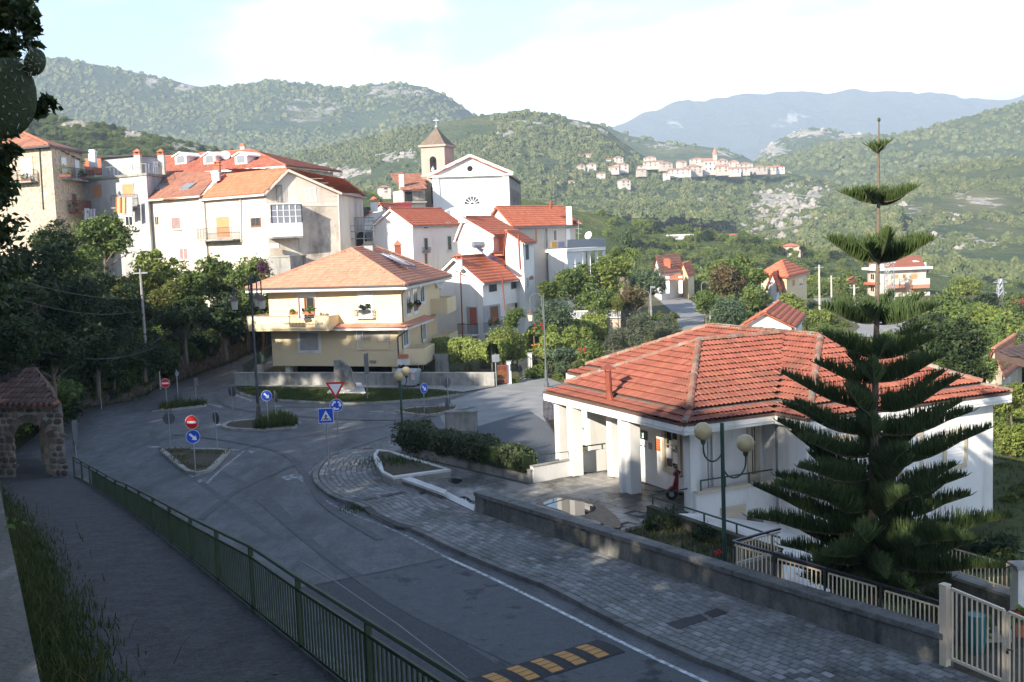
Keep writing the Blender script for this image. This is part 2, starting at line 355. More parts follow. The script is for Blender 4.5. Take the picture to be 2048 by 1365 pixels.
def mesh_np(name, Vv, quads, mat, var=None):
 me=bpy.data.meshes.new(name);nv=len(Vv);nq=len(quads);k=quads.shape[1]
 me.vertices.add(nv);me.vertices.foreach_set('co',np.asarray(Vv,dtype=np.float32).ravel())
 me.loops.add(nq*k);me.loops.foreach_set('vertex_index',np.asarray(quads,dtype=np.int32).ravel())
 me.polygons.add(nq);me.polygons.foreach_set('loop_start',np.arange(0,nq*k,k,dtype=np.int32))
 if var is not None:
  at=me.attributes.new('var','FLOAT','FACE');at.data.foreach_set('value',np.asarray(var,dtype=np.float32))
 for x in(mat if isinstance(mat,(list,tuple))else[mat]):me.materials.append(MATS[x])
 me.update(calc_edges=True);me.validate()
 return me
def smoothstep(a, b, x):
 t=max(0.,min(1.,(x-a)/(b-a)));return t*t*(3-2*t)
def interp(pts, x):
 if x<=pts[0][0]:return pts[0][1]
 for(a,b),(c,d)in zip(pts,pts[1:]):
  if x<=c:return b+(d-b)*(x-a)/(c-a)
 return pts[-1][1]
def inpoly(p, poly):
 c=False;n=len(poly);x,y=p[0],p[1]
 for i in range(n):
  x1,y1=poly[i][0],poly[i][1];x2,y2=poly[(i+1)%n][0],poly[(i+1)%n][1]
  if(y1>y)!=(y2>y)and x<(x2-x1)*(y-y1)/(y2-y1)+x1:c=not c
 return c
def resample(pts, step):
 pts=[Vector(p)for p in pts];out=[pts[0]];acc=0
 for a,b in zip(pts,pts[1:]):
  l=(b-a).length;d=step-acc
  while d<=l:out.append(a+(b-a)*d/l);d+=step
  acc=(acc+l)%step if l else acc
 return out
def spline(pts, n=6):
 pts=[Vector(p)for p in pts];P=[pts[0]]+pts+[pts[-1]];out=[]
 for i in range(1,len(P)-2):
  for k in range(n):
   t=k/n;a,b,c,d=P[i-1],P[i],P[i+1],P[i+2]
   out.append(.5*((2*b)+(c-a)*t+(2*a-5*b+4*c-d)*t*t+(3*b-a-3*c+d)*t**3))
 return out+[pts[-1]]
def offset_line(pts, d):
 out=[]
 for i,p in enumerate(pts):
  a=pts[max(i-1,0)];b=pts[min(i+1,len(pts)-1)];t=Vector((b[0]-a[0],b[1]-a[1],0)).normalized()
  out.append(Vector(p)+Vector((-t.y,t.x,0))*d)
 return out
# ================================================================ SETTING
# ---- big ground sheet to the horizon
big=MB();big.quad((-9000, -3000, -75), (9000, -3000, -75), (9000, 9000, -75), (-9000, 9000, -75))
big.build('valley_ground', 'ground', kind='structure')
FENCE=[(-1.36, 10.1)]
def fence_pt(i):
 us=[735,595,500,432,380,338,305,277,252,230,211,194,178,162,146]
 vs_=[1243,1156,1093,1061,1035.6,1013,995.6,981,969,960,950,940,932,923,914]
 y=10.1+2.44*i
 if i<0:a=fence_pt(0);b=fence_pt(1);return a+(a-b)*(-i)
 return A(us[i],vs_[i],y)
FP=[fence_pt(i)for i in range(-4, 15)]
def fx(y):
 if y>FP[-1].y:return FP[-1].x-.62*(y-FP[-1].y)
 return interp([(p.y,p.x)for p in FP],y)if y>FP[0].y else FP[0].x+(FP[0].y-y)*.5
def path_z(y):return max(.12, 4.93-.137*(y-15))if y<52 else .12
WALLX=[(-60, 30.), (0, .19), (3.87, -1.75), (5.03, -2.33), (7.12, -3.38), (12, -5.7), (30, -14.6), (44, -22.2), (50, -24.2)]
def wx(y):return interp(WALLX, y)
lw=[(128, 822), (165, 818), (179, 816), (253, 803), (290, 789), (317, 773), (377, 755), (459, 726), (505, 703)]
LW=[G(u, v)for u, v in lw]
edge=[Vector((wx(y), y, 0))for y in(-60, -40, -20, -10, 0, 4, 8, 12, 16, 20, 25, 30, 36, 42, 47, 52)]+[Vector((-25.6, 58, 0)), Vector((-26.2, 64, 0))]+LW[1:]+[LW[-1]+Vector((-1, 12, 0)), LW[-1]+Vector((-3, 40, 0)), LW[-1]+Vector((10, 90, 0))]
EZ=[(-60, 9.), (4, 8.35), (12, 8.3), (30, 6.6), (45, 4.2), (56, 1.6), (66, 1.2), (80, 1.5), (95, 2.0), (112, 2.2), (200, 4)]
ES=resample(edge, 2.5)
hs=MB();cols=[0, .6, 1.5, 3, 5, 8, 12, 16, 21, 27, 34, 42, 52, 65, 80, 100]
def hill_h(e, d):
 y=e.y;z0=interp(EZ,y)
 cap=interp([(-60,2),(22,2),(46,9),(60,10),(85,8.5),(110,7.5),(130,6.5)],y)
 g=interp([(-60,.2),(22,.2),(40,.38),(70,.5),(100,.45)],y)
 fall=interp([(-60,.28),(24,.28),(46,0)],y)*max(0,d-12)
 return z0-fall+cap*(1-math.exp(-g*d/cap))+(.35*fractal(Vector((e.x-d,y,0))*.15,1,2,4)if d>1 else 0)
nrm=[]
for i, e in enumerate(ES):
 a=ES[max(i-4,0)];b=ES[min(i+4,len(ES)-1)];t=(b-a).normalized();n_=Vector((-t.y,t.x,0))
 n_=(n_+Vector((-1.2,0,0))).normalized();nrm.append(n_)
P_=[]
for e, n_ in zip(ES, nrm):
 for d in cols:p=e+n_*d;P_.append((p.x,p.y,hill_h(e,d)))
nc=len(cols)
hs.add(P_, [(i*nc+k, (i+1)*nc+k, (i+1)*nc+k+1, i*nc+k+1)for i in range(len(ES)-1)for k in range(nc-1)])
hs.build('hillside', 'ground', kind='structure', smooth=True);HGRID=np.array(P_).reshape(len(ES), nc, 3)
def hillz(x, y):
 best=min(P_,key=lambda p:(p[0]-x)**2+(p[1]-y)**2);return best[2]
# ---- plateau, sunken garden
SUNK=[G(1468, 1150), G(1530, 1112), G(1300, 1012), V(6.32, 39.4, 0), V(9.8, 41.6, 0), V(10.9, 40.6, 0), V(20.3, 45., 0), V(16., 58, 0), V(30, 78, 0), V(75, 80, 0), V(75, -25, 0), V(34, -8.6, 0)]
pl=MB();PLAT=[(-120, -60), (62, -60), (34, -8.6)]+[(p.x, p.y)for p in SUNK[:10]]+[(75, 95), (62, 140), (60, 165), (40, 205), (10, 215), (-60, 210), (-120, 170)]
pl.add([(x, y, -.06)for x, y in PLAT], [tuple(range(len(PLAT)))]);pl.build('ground', 'ground', kind='structure')
sg=MB();sg.add([(p.x, p.y, -2.25)for p in SUNK], [tuple(range(len(SUNK)))]);sg.build('garden_ground', 'grass', kind='structure')
sk=MB()
rim=[(75, -25), (75, 95), (62, 140), (60, 165), (40, 205), (10, 215), (-60, 210), (-120, 170)]
for a, b in zip(rim, rim[1:]):
 za=-2.25 if a[1]<81 else-.06;zb=-2.25 if b[1]<81 else-.06
 n_=Vector((b[1]-a[1],a[0]-b[0],0)).normalized()*90
 n_=n_ if n_.dot(Vector((a[0],a[1]-80,0)))>0 else-n_
 sk.quad((a[0],a[1],za),(b[0],b[1],zb),(b[0]+n_.x,b[1]+n_.y,-30),(a[0]+n_.x,a[1]+n_.y,-30))
sk.build('valley_slope', 'ground', kind='structure')
# ---- roads
def flat(name, pts, z, mat, kind='structure', parent=None):
 m=MB();q=[(p[0],p[1],z)for p in pts]
 ar=sum(q[i][0]*q[(i+1)%len(q)][1]-q[(i+1)%len(q)][0]*q[i][1]for i in range(len(q)))
 if ar<0:q=q[::-1]
 m.add(q,[tuple(range(len(q)))]);return m.build(name,mat,parent,kind=None if parent else kind)
kerb_px=[(800, 868), (760, 877), (725, 889), (690, 899), (665, 907), (648, 917), (633, 933), (626, 948), (630, 964), (648, 981), (670, 994.5), (721, 1009), (737, 1024), (795, 1052), (819, 1055), (905, 1095), (1000, 1136), (1094, 1171), (1192, 1222), (1299, 1273), (1428, 1329), (1500, 1356), (1640, 1420), (2000, 1580)]
KERB=[G(u, v, .13)for u, v in kerb_px];KERB=[Vector((p.x, p.y, 0))for p in KERB]
wall2=[G(470, 771), G(990, 773)]
road=[(-4, -12), (26, -12)]+[(p.x, p.y)for p in KERB[::-1]]+[(-3.5, 55.5), (1.5, 60), (3.5, 66), (2.5, 74), (0.5, 76.0), (wall2[1].x, wall2[1].y-.6), (wall2[0].x, wall2[0].y-.6)]
road+=[(G(500, 757).x, G(500, 757).y), (-19.6, 92), (-21.5, 112), (-21, 140), (-27, 140), (-27.6, 112)]+[(p.x-.3, p.y)for p in LW[::-1]]+[(-26.4, 60), (-24, 48)]+[(fx(y)-.3, y)for y in(44, 36, 30, 24, 18, 12, 8, 2, -6)]
flat('road', road, 0, 'asphalt')
# near carriageway was resurfaced up to the seam
seam_a, seam_b=G(600, 1177), G(893, 1117)
newp=[seam_a, G(721, 1152), seam_b, G(1000, 1163), G(1254, 1288), G(1409, 1363), G(2000, 1640), V(-2, 0, 0), V(-1, 8, 0), V(-2, 12, 0), V(-4.4, 17.5, 0)]
flat('road_resurfacing', newp, .004, 'asphalt_new')
flat('road_patch', [seam_a, G(721, 1152), G(1000, 1334), G(1060, 1372), G(880, 1385), V(-1.6, 21, 0)], .008, 'asphalt_patch')
# side road to the right, between office drive and garden, and the road running off to the east
gz=[G(870, 812), G(990, 772), G(1050, 752), G(1075, 748), V(3.2, 74, 0), V(9, 80, 0), V(13, 92, 0), V(15.8, 104, 0), V(19.5, 130, 0), V(21.8, 168, 0), V(26.0, 168, 0), V(24.8, 145, 0), V(21.8, 122, 0), V(18.2, 102, 0), V(13, 85, 0), V(7.5, 72, 0), V(3.8, 62, 0), V(.5, 57.0, 0), V(-3.4, 56, 0)]
flat('side_road', gz, .004, 'road_far')  # paler than the main road: its sunlight is painted into the surface
flat('car_park', [G(905, 862), G(960, 852), G(1060, 823), G(1100, 850), G(1125, 905), G(1112, 938), G(1060, 944)], .012, 'gravel')
er=[V(30, 98, 0), V(33.5, 106, 0), V(36.5, 118, 0), V(37.5, 132, 0), V(41, 150, 0), V(45.5, 150, 0), V(42.5, 130, 0), V(41, 116, 0), V(37.5, 104, 0), V(33, 95, 0)]
flat('lane', er, -.02, 'road_far')
def strip(name, pts, w, z, mat, parent=None, kind='structure'):
 a=offset_line(pts,w/2);b=offset_line(pts,-w/2);m=MB()
 for i in range(len(pts)-1):m.quad((b[i].x,b[i].y,z),(b[i+1].x,b[i+1].y,z),(a[i+1].x,a[i+1].y,z),(a[i].x,a[i].y,z))
 return m.build(name,mat,parent,kind=None if parent else kind)
el=[G(u, v)for u, v in[(896, 1117), (1000, 1165), (1094, 1211), (1254, 1291), (1409, 1364), (1700, 1500)]]
strip('edge_line', spline(el), .12, .012, 'paint_white')
el2=[G(u, v)for u, v in[(800, 872), (740, 889), (690, 903), (650, 922), (620, 945), (617, 962), (622, 978), (640, 996), (706, 1029), (795, 1064), (896, 1117)]]
strip('edge_line', spline(el2), .11, .006, 'paint_worn')
strip('centre_line', [G(u, v)for u, v in[(602, 1123), (668, 1162), (800, 1253), (935, 1357)]], .035, .016, 'road_far')
def mark(px, mat='paint_worn', z=.006):return flat('road_marking', [G(u, v)for u, v in px], z, mat)
for q in[[(377, 950), (414, 943), (421, 946), (384, 955)], [(394, 962), (402, 959), (405, 963), (398, 967)], [(295, 893), (322, 893), (322, 896), (295, 896)], [(462, 898), (487, 901), (485, 903), (462, 901)], [(487, 902), (489, 904), (440, 944), (436, 942)], [(436, 942), (440, 944), (416, 968), (412, 966)], [(496, 902), (512, 902), (506, 906), (498, 905)], [(433, 848), (445, 850), (443, 853), (430, 851)], [(573, 855), (588, 852), (598, 857), (582, 860)], [(595, 844), (606, 846), (604, 848), (594, 847)], [(526, 862), (555, 858), (552, 861), (528, 864)], [(412, 808), (418, 808), (446, 813), (440, 816)], [(305, 822), (321, 820), (319, 823), (304, 825)], [(736, 823), (768, 822), (764, 825), (740, 825)], [(782, 826), (806, 826), (806, 829), (786, 828)], [(806, 831), (846, 832), (900, 822), (902, 824), (846, 835), (806, 833)], [(920, 815), (940, 814), (938, 816), (918, 817)], [(466, 787), (505, 801), (503, 803), (464, 790)], [(600, 950), (607, 952), (606, 965), (596, 958)], [(560, 955), (590, 948), (600, 955), (575, 962)], [(370, 781), (378, 777), (440, 751), (442, 752)], [(425, 757), (470, 740), (474, 741), (430, 758)], [(548, 812), (560, 811), (566, 813), (552, 815)]]:mark(q)
# speed hump: black rubber with yellow slats
h0, h1=G(1195, 1281), G(1243, 1307.5);w0, w1=G(1000, 1340), G(1080, 1361)
dr=((w0-h0).normalized()+(w1-h1).normalized()).normalized();wd=Vector((-dr.y, dr.x, 0));wd=wd if wd.dot(h1-h0)>0 else-wd
hump=thing('speed_hump', 'low black rubber speed hump with yellow bars across the lane', 'speed hump', h0)
W_=(h1-h0).dot(wd);prof=[(0, .02), (.12, .032), (.32, .05), (.5, .055), (.68, .05), (.88, .032), (1, .02)]
def hump_seg(s0, s1, lift=0., q0=0., q1=1.):
 m=MB();pr=[(q,interp(prof,q))for q in[q0+(q1-q0)*k/6 for k in range(7)]]
 P=[h0+dr*s+wd*W_*q+Vector((0,0,z+lift))for s in(s0,s1)for q,z in pr]+[h0+dr*s+wd*W_*q+Vector((0,0,.0 if lift==0 else z*.5))for s in(s0,s1)for q,z in pr]
 n=len(pr);F=[(k,k+1,n+k+1,n+k)for k in range(n-1)]+[(2*n+k,k,n+k,3*n+k)for k in(0,n-1)]
 F+=[tuple(list(range(0,n))+list(range(3*n-1,2*n-1,-1))),tuple(list(range(n,2*n))+list(range(4*n-1,3*n-1,-1)))]
 return m.add(P,F)
s=0.
for k in range(9):
 hump_seg(s,s+.495).build('rubber_segment','rubber',hump);s+=.5
s=.42
for k in range(6):
 for q in range(4):hump_seg(s,s+.34,.004,.07+q*.22,.07+q*.22+.19).build('yellow_bar','rubber_yellow',hump)
 s+=.68
strip('road_seam', [G(596, 1178), G(680, 1161), G(790, 1139), G(893, 1117)], .035, .02, 'rubber')
tz=-.0018
for pts, w in(([(430, 940), (520, 985), (600, 1060), (680, 1150)], .3), ([(300, 860), (330, 910), (420, 980), (560, 1080)], .28), ([(470, 905), (560, 880), (660, 868), (780, 850), (880, 815)], .3), ([(250, 850), (360, 830), (460, 818), (600, 815), (760, 812)], .3), ([(520, 1000), (640, 1100), (800, 1210), (960, 1290), (1120, 1365)], .35), ([(600, 925), (540, 950), (470, 985), (400, 1040)], .3), ([(350, 870), (440, 880), (560, 905), (610, 950), (650, 1010), (760, 1080)], .3), ([(430, 790), (460, 815), (560, 830), (700, 840), (830, 838), (950, 815)], .28)):
 tz+=.0031;strip('tyre_mark',spline([G(u,v)for u,v in pts]),w,tz,'tyre_mark')
# ---- pavement: slab, kerb stones, setts
inner_px=[(1940, 1350), (1885, 1325), (948, 1010), (902, 965), (803, 870)]
inner=[V(16, 16, 0)]+[G(u, v, .13)for u, v in inner_px]
pav_poly=[(p.x, p.y)for p in KERB]+[(p.x, p.y)for p in inner]
m=MB();m.prism(pav_poly, -.05, .105);pavement=m.build('pavement', 'paver_bed', kind='structure')
kl=resample(spline(KERB, 4), 1.0);ki=offset_line(kl, 0)
sgn=1 if inpoly(kl[30]+(kl[31]-kl[30]).cross(Vector((0, 0, -1))).normalized()*.5, pav_poly)else-1
def side(pts, d):return offset_line(pts, d*sgn)
ko=side(kl, -.02);kin=side(kl, .2)
def stone(p, q, r_, s_, z0, z1, ch=.02):
 b=MB();c=(p+q+r_+s_)/4
 t=[x+(c-x).normalized()*ch for x in(p,q,r_,s_)]
 P=[(x.x,x.y,z0)for x in(p,q,r_,s_)]+[(x.x,x.y,z1-ch*.6)for x in(p,q,r_,s_)]+[(x.x,x.y,z1)for x in t]
 return b.add(P,[(8,9,10,11)]+[(i,(i+1)%4,4+(i+1)%4,4+i)for i in range(4)]+[(4+i,4+(i+1)%4,8+(i+1)%4,8+i)for i in range(4)])
for i in range(len(kl)-1):
 if kl[i].y<12:break
 a,b,c,d=ko[i],ko[i+1],kin[i+1],kin[i];g=(b-a).normalized()*.012
 dz=-.07 if 721<PJ(kl[i])[0]<800 else 0
 f=stone(a+g,b-g,c-g,d+g,-.03,.135+dz+rnd.uniform(-.006,.006))
 if sgn*((b-a).cross(d-a)).z<0:f.f=[t[::-1]for t in f.f]
 f.build('kerb_stone','kerb',pavement)
# setts in curved courses parallel to the kerb
pav=[]
off=.26;row=0
while off<9:
 line=side(kl,off);line2=side(kl,off+.225)
 rl=resample(line,.3)
 for i in range(len(rl)-1):
  a,b=rl[i],rl[i+1]
  if b.y<13 or(b-a).length<.2:continue
  t=(b-a).normalized();nn=Vector((-t.y,t.x,0))*sgn
  jit=(.15 if row%2 else 0)
  a2=a+t*(jit+.011);b2=b+t*(jit-.011)
  q=[a2,b2,b2+nn*.2,a2+nn*.2];c=(q[0]+q[2])/2
  if not inpoly(c,pav_poly):continue
  dk=min((c-k_).length for k_ in kl[max(0,0)::3])
  if dk<off*.8:continue
  pav.append((c.length,q))
 off+=.228;row+=1
print('setts', len(pav))
pav.sort(key=lambda x:x[0])
rest=MB();k_=0
vis=[x for x in pav if-60<PJ((x[1][0].x, x[1][0].y, .13))[0]<1900 and PJ((x[1][0].x, x[1][0].y, .13))[1]<1400]
top300=set(id(x)for x in vis[:300])
for x in pav:
 q=x[1];pale=fractal(Vector((q[0].x,q[0].y,0))*.6,1,2,3)+rnd.gauss(0,.35)>.42
 h=.123+rnd.uniform(-.005,.005)
 f=stone(*q,.06,h,.016)
 f.f=[t if sgn>0 else t for t in f.f]
 if id(x)in top300:f.build('paving_stone','paver_pale' if pale else 'paver',pavement)
 else:
  rest.cur=rnd.random();rest.mi=1 if pale else 0;rest.add(f.v,f.f)
rest.build('paving_stones', ['paver', 'paver_pale'], pavement, kind='stuff')
# covers in the pavement
for px in[[(1332, 1247), (1401, 1229), (1416, 1239), (1357, 1259)], [(1407, 1226), (1434, 1217), (1457, 1226), (1426, 1235)], [(728, 998), (748, 994), (754, 997), (733, 1001)], [(760, 992), (782, 987), (790, 990), (767, 995)], [(788, 987), (806, 983), (813, 986), (795, 989)], [(836, 986), (850, 981), (858, 984), (843, 989)], [(727, 897), (745, 895), (746, 897), (729, 899)]]:
 c=MB();c.prism([(p.x,p.y)for p in(G(u,v,.13)for u,v in px)],.1,.137);c.build('manhole_cover','iron_cover',pavement)
# ---- traffic islands
def island(name, px, label, soil='soil', kerbm='kerb_pale', smooth=3, hk=.14, wk=.24):
 P=[G(u,v,hk)for u,v in px];P=[Vector((p.x,p.y,0))for p in P]
 loop=spline(P+[P[0]],smooth)[:-1]if smooth else P
 ar=sum(loop[i].x*loop[(i+1)%len(loop)].y-loop[(i+1)%len(loop)].x*loop[i].y for i in range(len(loop)))
 if ar<0:loop=loop[::-1]
 L_=loop+[loop[0]];rs=resample(L_,.8);rs[-1]=rs[0].copy()if(rs[-1]-rs[0]).length<.4 else rs[-1]
 if(rs[-1]-rs[0]).length>.01:rs.append(rs[0].copy())
 n=len(rs)-1;ctr=sum(rs[:-1],Vector())/n
 inn=[]
 for i in range(n):
  a=rs[(i-1)%n];b=rs[(i+1)%n];t=(b-a).normalized();inn.append(rs[i]+Vector((-t.y,t.x,0))*wk)
 inn.append(inn[0])
 b=MB();b.prism([(p.x,p.y)for p in inn[:-1]],-.03,hk-.03);o=b.build(name,soil,kind='structure')
 for i in range(n):
  g=(rs[i+1]-rs[i]).normalized()*.008
  stone(rs[i]+g,rs[i+1]-g,inn[i+1]-g,inn[i]+g,-.03,hk).build('kerb_stone',kerbm,o)
 return o,loop
isl1, loop1=island('traffic_island', [(316, 897), (345, 895), (400, 896), (452, 897), (461, 900), (440, 922), (420, 940), (396, 945), (372, 942), (345, 922)], '', smooth=2)
isl2, loop2=island('traffic_island', [(443, 853), (454, 843), (514, 837), (567, 835), (594, 845), (587, 852), (526, 858), (465, 857)], '')
isl3, loop3=island('traffic_island', [(317, 817), (329, 810), (370, 807), (408, 805), (412, 810), (370, 815), (330, 819)], '', smooth=2)
isl4, loop4=island('traffic_island', [(788, 820), (824, 814), (880, 812), (908, 811), (921, 816), (896, 823), (866, 829), (838, 829), (812, 826)], '', smooth=2)
isl5, loop5=island('traffic_island', [(470, 777), (478, 784), (506, 792), (560, 799.5), (620, 803), (690, 805), (740, 804.5), (800, 801), (850, 797), (895, 791), (925, 785), (900, 783), (850, 778), (736, 777), (600, 775.5), (500, 774)], '', soil='grass', smooth=2)
# footway between green verge and the boundary wall
flat('footway', [G(455, 773), G(500, 774), G(736, 777), G(850, 779), G(925, 786), G(990, 775), wall2[1]+V(0, .1, 0), wall2[0]+V(0, .1, 0)], .06, 'kerb_pale')
# ---- path behind the fence
ys=[-6, -2, 2, 5, 8, 11, 14, 17, 20, 24, 28, 32, 36, 40, 44, 47.5, 53]
m=MB();n=len(ys)
top=[V(fx(y)+.12, y, path_z(y))for y in ys];lef=[V(wx(y)+.02, y, path_z(y))for y in ys]
Pq=top+lef+[V(p.x, p.y, -.2)for p in top]+[V(p.x, p.y, -.2)for p in lef]
m.add(Pq, [(k, k+1, n+k+1, n+k)for k in range(n-1)]+[(2*n+k, 2*n+k+1, k+1, k)for k in range(n-1)]+[(n-1, 2*n-1, 4*n-1, 3*n-1)])
path=m.build('path', ['asphalt_path'], kind='structure')
lt=MB()
for q in range(420):
 y=rnd.uniform(9,40);f=rnd.random()**(1.6 if q%2 else .5);x=wx(y)+.4+(fx(y)-wx(y)-.5)*f;z=path_z(y)+.006;a=rnd.uniform(0,6.28);l=rnd.uniform(.02,.06);w=l*.45;lt.cur=rnd.random()
 lt.quad(*[(x+l*math.cos(a)*i-w*math.sin(a)*j,y+l*math.sin(a)*i+w*math.cos(a)*j,z+(.012 if i*j>0 else 0)-.137*(l*math.sin(a)*i+w*math.cos(a)*j))for i,j in((-1,-.4),(0,-1),(1,0),(0,1))])
for q in range(350):
 k0=rnd.choice(kl[:34]);p=k0+V(rnd.gauss(-.25,.3),rnd.gauss(-.2,.3),.012);a=rnd.uniform(0,6.28);l=rnd.uniform(.02,.05);lt.cur=rnd.random();lt.quad(*[(p.x+l*math.cos(a+t),p.y+l*math.sin(a+t)*.6,p.z+(.01 if t else 0))for t in(0,1.5,3,4.6)])
lt.build('leaf_litter', 'leaf_brown', kind='stuff')
# grass verge at the foot of the retaining wall
def grass_blades(name, pts, mat, h=(.15, .4), w=.012, lean=.25, parent=None):
 Vs=[];Q=[];var=[]
 for p in pts:
  hh=rnd.uniform(*h);a=rnd.uniform(0,6.28);l=rnd.gauss(0,lean)*hh;b=rnd.uniform(0,6.28)
  dx,dy=math.cos(a)*w,math.sin(a)*w;lx,ly=math.cos(b)*l,math.sin(b)*l;k=len(Vs)
  Vs+=[(p.x-dx,p.y-dy,p.z),(p.x+dx,p.y+dy,p.z),(p.x+dx*.7+lx*.4,p.y+dy*.7+ly*.4,p.z+hh*.6),(p.x-dx*.7+lx*.4,p.y-dy*.7+ly*.4,p.z+hh*.6),(p.x+dx*.1+lx,p.y+dy*.1+ly,p.z+hh),(p.x-dx*.1+lx,p.y-dy*.1+ly,p.z+hh)]
  Q+=[(k,k+1,k+2,k+3),(k+3,k+2,k+4,k+5)];v_=rnd.random();var+=[v_,v_]
 o=bpy.data.objects.new(name,mesh_np(name,np.array(Vs),np.array(Q),mat,var));C.objects.link(o);o['kind']='stuff'
 if parent:o.parent=parent
 return o
def gp(y, wmax):
 t=abs(rnd.gauss(0,.5));return V(wx(y)+.05+t*wmax,y,path_z(y)-.01)
grass_blades('verge_grass', [gp(rnd.uniform(8, 26)if rnd.random()<.75 else rnd.uniform(26, 42), .9)for _ in range(26000)], 'blade', (.05, .22), .011, .6)
grass_blades('dry_grass', [gp(rnd.uniform(8, 30), 1.0)for _ in range(1500)], 'blade_dry', (.12, .4), .006, .6)
def island_pts(loop, n, z=.11, keep=lambda p:True):
 xs=[p.x for p in loop];yv=[p.y for p in loop];out=[];g=0
 while len(out)<n and g<n*30:
  g+=1;p=V(rnd.uniform(min(xs),max(xs)),rnd.uniform(min(yv),max(yv)),z)
  if inpoly(p,loop)and keep(p):out.append(p)
 return out
grass_blades('verge_lawn', island_pts(loop5, 26000), 'blade', (.04, .13), .02)
grass_blades('island_grass', island_pts(loop2, 1500, keep=lambda p:p.x>-14.2), 'blade', (.1, .6), .025)
grass_blades('island_grass', island_pts(loop3, 700), 'blade', (.1, .5), .025)
grass_blades('island_grass', island_pts(loop1, 1000, keep=lambda p:pn(p*.9)>.05), 'blade_dry', (.04, .14), .015)
grass_blades('island_grass', island_pts(loop4, 500), 'blade_dry', (.04, .14), .02)
grass_blades('gutter_weeds', [G(rnd.gauss(722, 22), 1019+rnd.gauss(0, 4), 0)for _ in range(400)], 'blade', (.04, .16), .012)
grass_blades('wall_foot_weeds', [p+V(rnd.gauss(0, .25), rnd.gauss(0, .2), 0)for p in resample(LW, .02)], 'blade', (.06, .35), .02)
# ================================================================ HILLS
def vert_attr(me, name, vals):
 at=me.attributes.new(name,'FLOAT','POINT');at.data.foreach_set('value',np.asarray(vals,dtype=np.float32))
def hill_material(name, g1, g2, dry, rock1, rock2, sc):
 m,t,b=new_mat(name);N=t.nodes;Lk=t.links.new
 ge=N.new('ShaderNodeNewGeometry');at=N.new('ShaderNodeAttribute');at.attribute_name='rock';ad=N.new('ShaderNodeAttribute');ad.attribute_name='dry'
 def noise(s,d=8):
  q=N.new('ShaderNodeTexNoise');q.inputs['Scale'].default_value=s;q.inputs['Detail'].default_value=d;q.inputs['Roughness'].default_value=.65;Lk(ge.outputs['Position'],q.inputs['Vector']);return q
 n1=noise(sc);r1=N.new('ShaderNodeValToRGB');r1.color_ramp.elements[0].position=.4;r1.color_ramp.elements[1].position=.62
 r1.color_ramp.elements[0].color=(*g1,1);r1.color_ramp.elements[1].color=(*g2,1);Lk(n1.outputs['Fac'],r1.inputs[0])
 md=N.new('ShaderNodeMix');md.data_type='RGBA';Lk(ad.outputs['Fac'],md.inputs[0]);Lk(r1.outputs[0],md.inputs[6]);md.inputs[7].default_value=(*dry,1)
 n2=noise(sc*2.2);r2=N.new('ShaderNodeValToRGB');r2.color_ramp.elements[0].position=.35;r2.color_ramp.elements[1].position=.65
 r2.color_ramp.elements[0].color=(*rock1,1);r2.color_ramp.elements[1].color=(*rock2,1);Lk(n2.outputs['Fac'],r2.inputs[0])
 n3=noise(sc*2.4,10);ma=N.new('ShaderNodeMath');ma.operation='MULTIPLY_ADD';ma.inputs[1].default_value=2.6;Lk(n3.outputs['Fac'],ma.inputs[0]);Lk(at.outputs['Fac'],ma.inputs[2])
 mr=N.new('ShaderNodeMapRange');mr.inputs[1].default_value=1.7;mr.inputs[2].default_value=1.86;Lk(ma.outputs[0],mr.inputs[0])
 mi=N.new('ShaderNodeMix');mi.data_type='RGBA';Lk(mr.outputs[0],mi.inputs[0]);Lk(md.outputs[2],mi.inputs[6]);Lk(r2.outputs[0],mi.inputs[7])
 Lk(mi.outputs[2],b.inputs['Base Color']);b.inputs['Roughness'].default_value=1;b.inputs['Specular IOR Level'].default_value=.1
 bp=N.new('ShaderNodeBump');bp.inputs['Strength'].default_value=1;bp.inputs['Distance'].default_value=.6/sc*.35;Lk(n2.outputs['Fac'],bp.inputs['Height']);Lk(bp.outputs[0],b.inputs['Normal'])
 MATS[name]=m
hill_material('hill_near', (.06, .085, .028), (.1, .115, .04), (.2, .165, .075), (.46, .42, .36), (.26, .235, .2), .05)
hill_material('hill_mid', (.05, .075, .03), (.085, .105, .042), (.19, .17, .08), (.46, .43, .38), (.26, .24, .21), .03)
hill_material('hill_far', (.04, .06, .03), (.06, .085, .04), (.15, .15, .08), (.38, .36, .33), (.2, .19, .17), .012)
hill_material('mountain', (.045, .055, .045), (.06, .07, .05), (.16, .16, .11), (.34, .33, .31), (.24, .235, .22), .004)
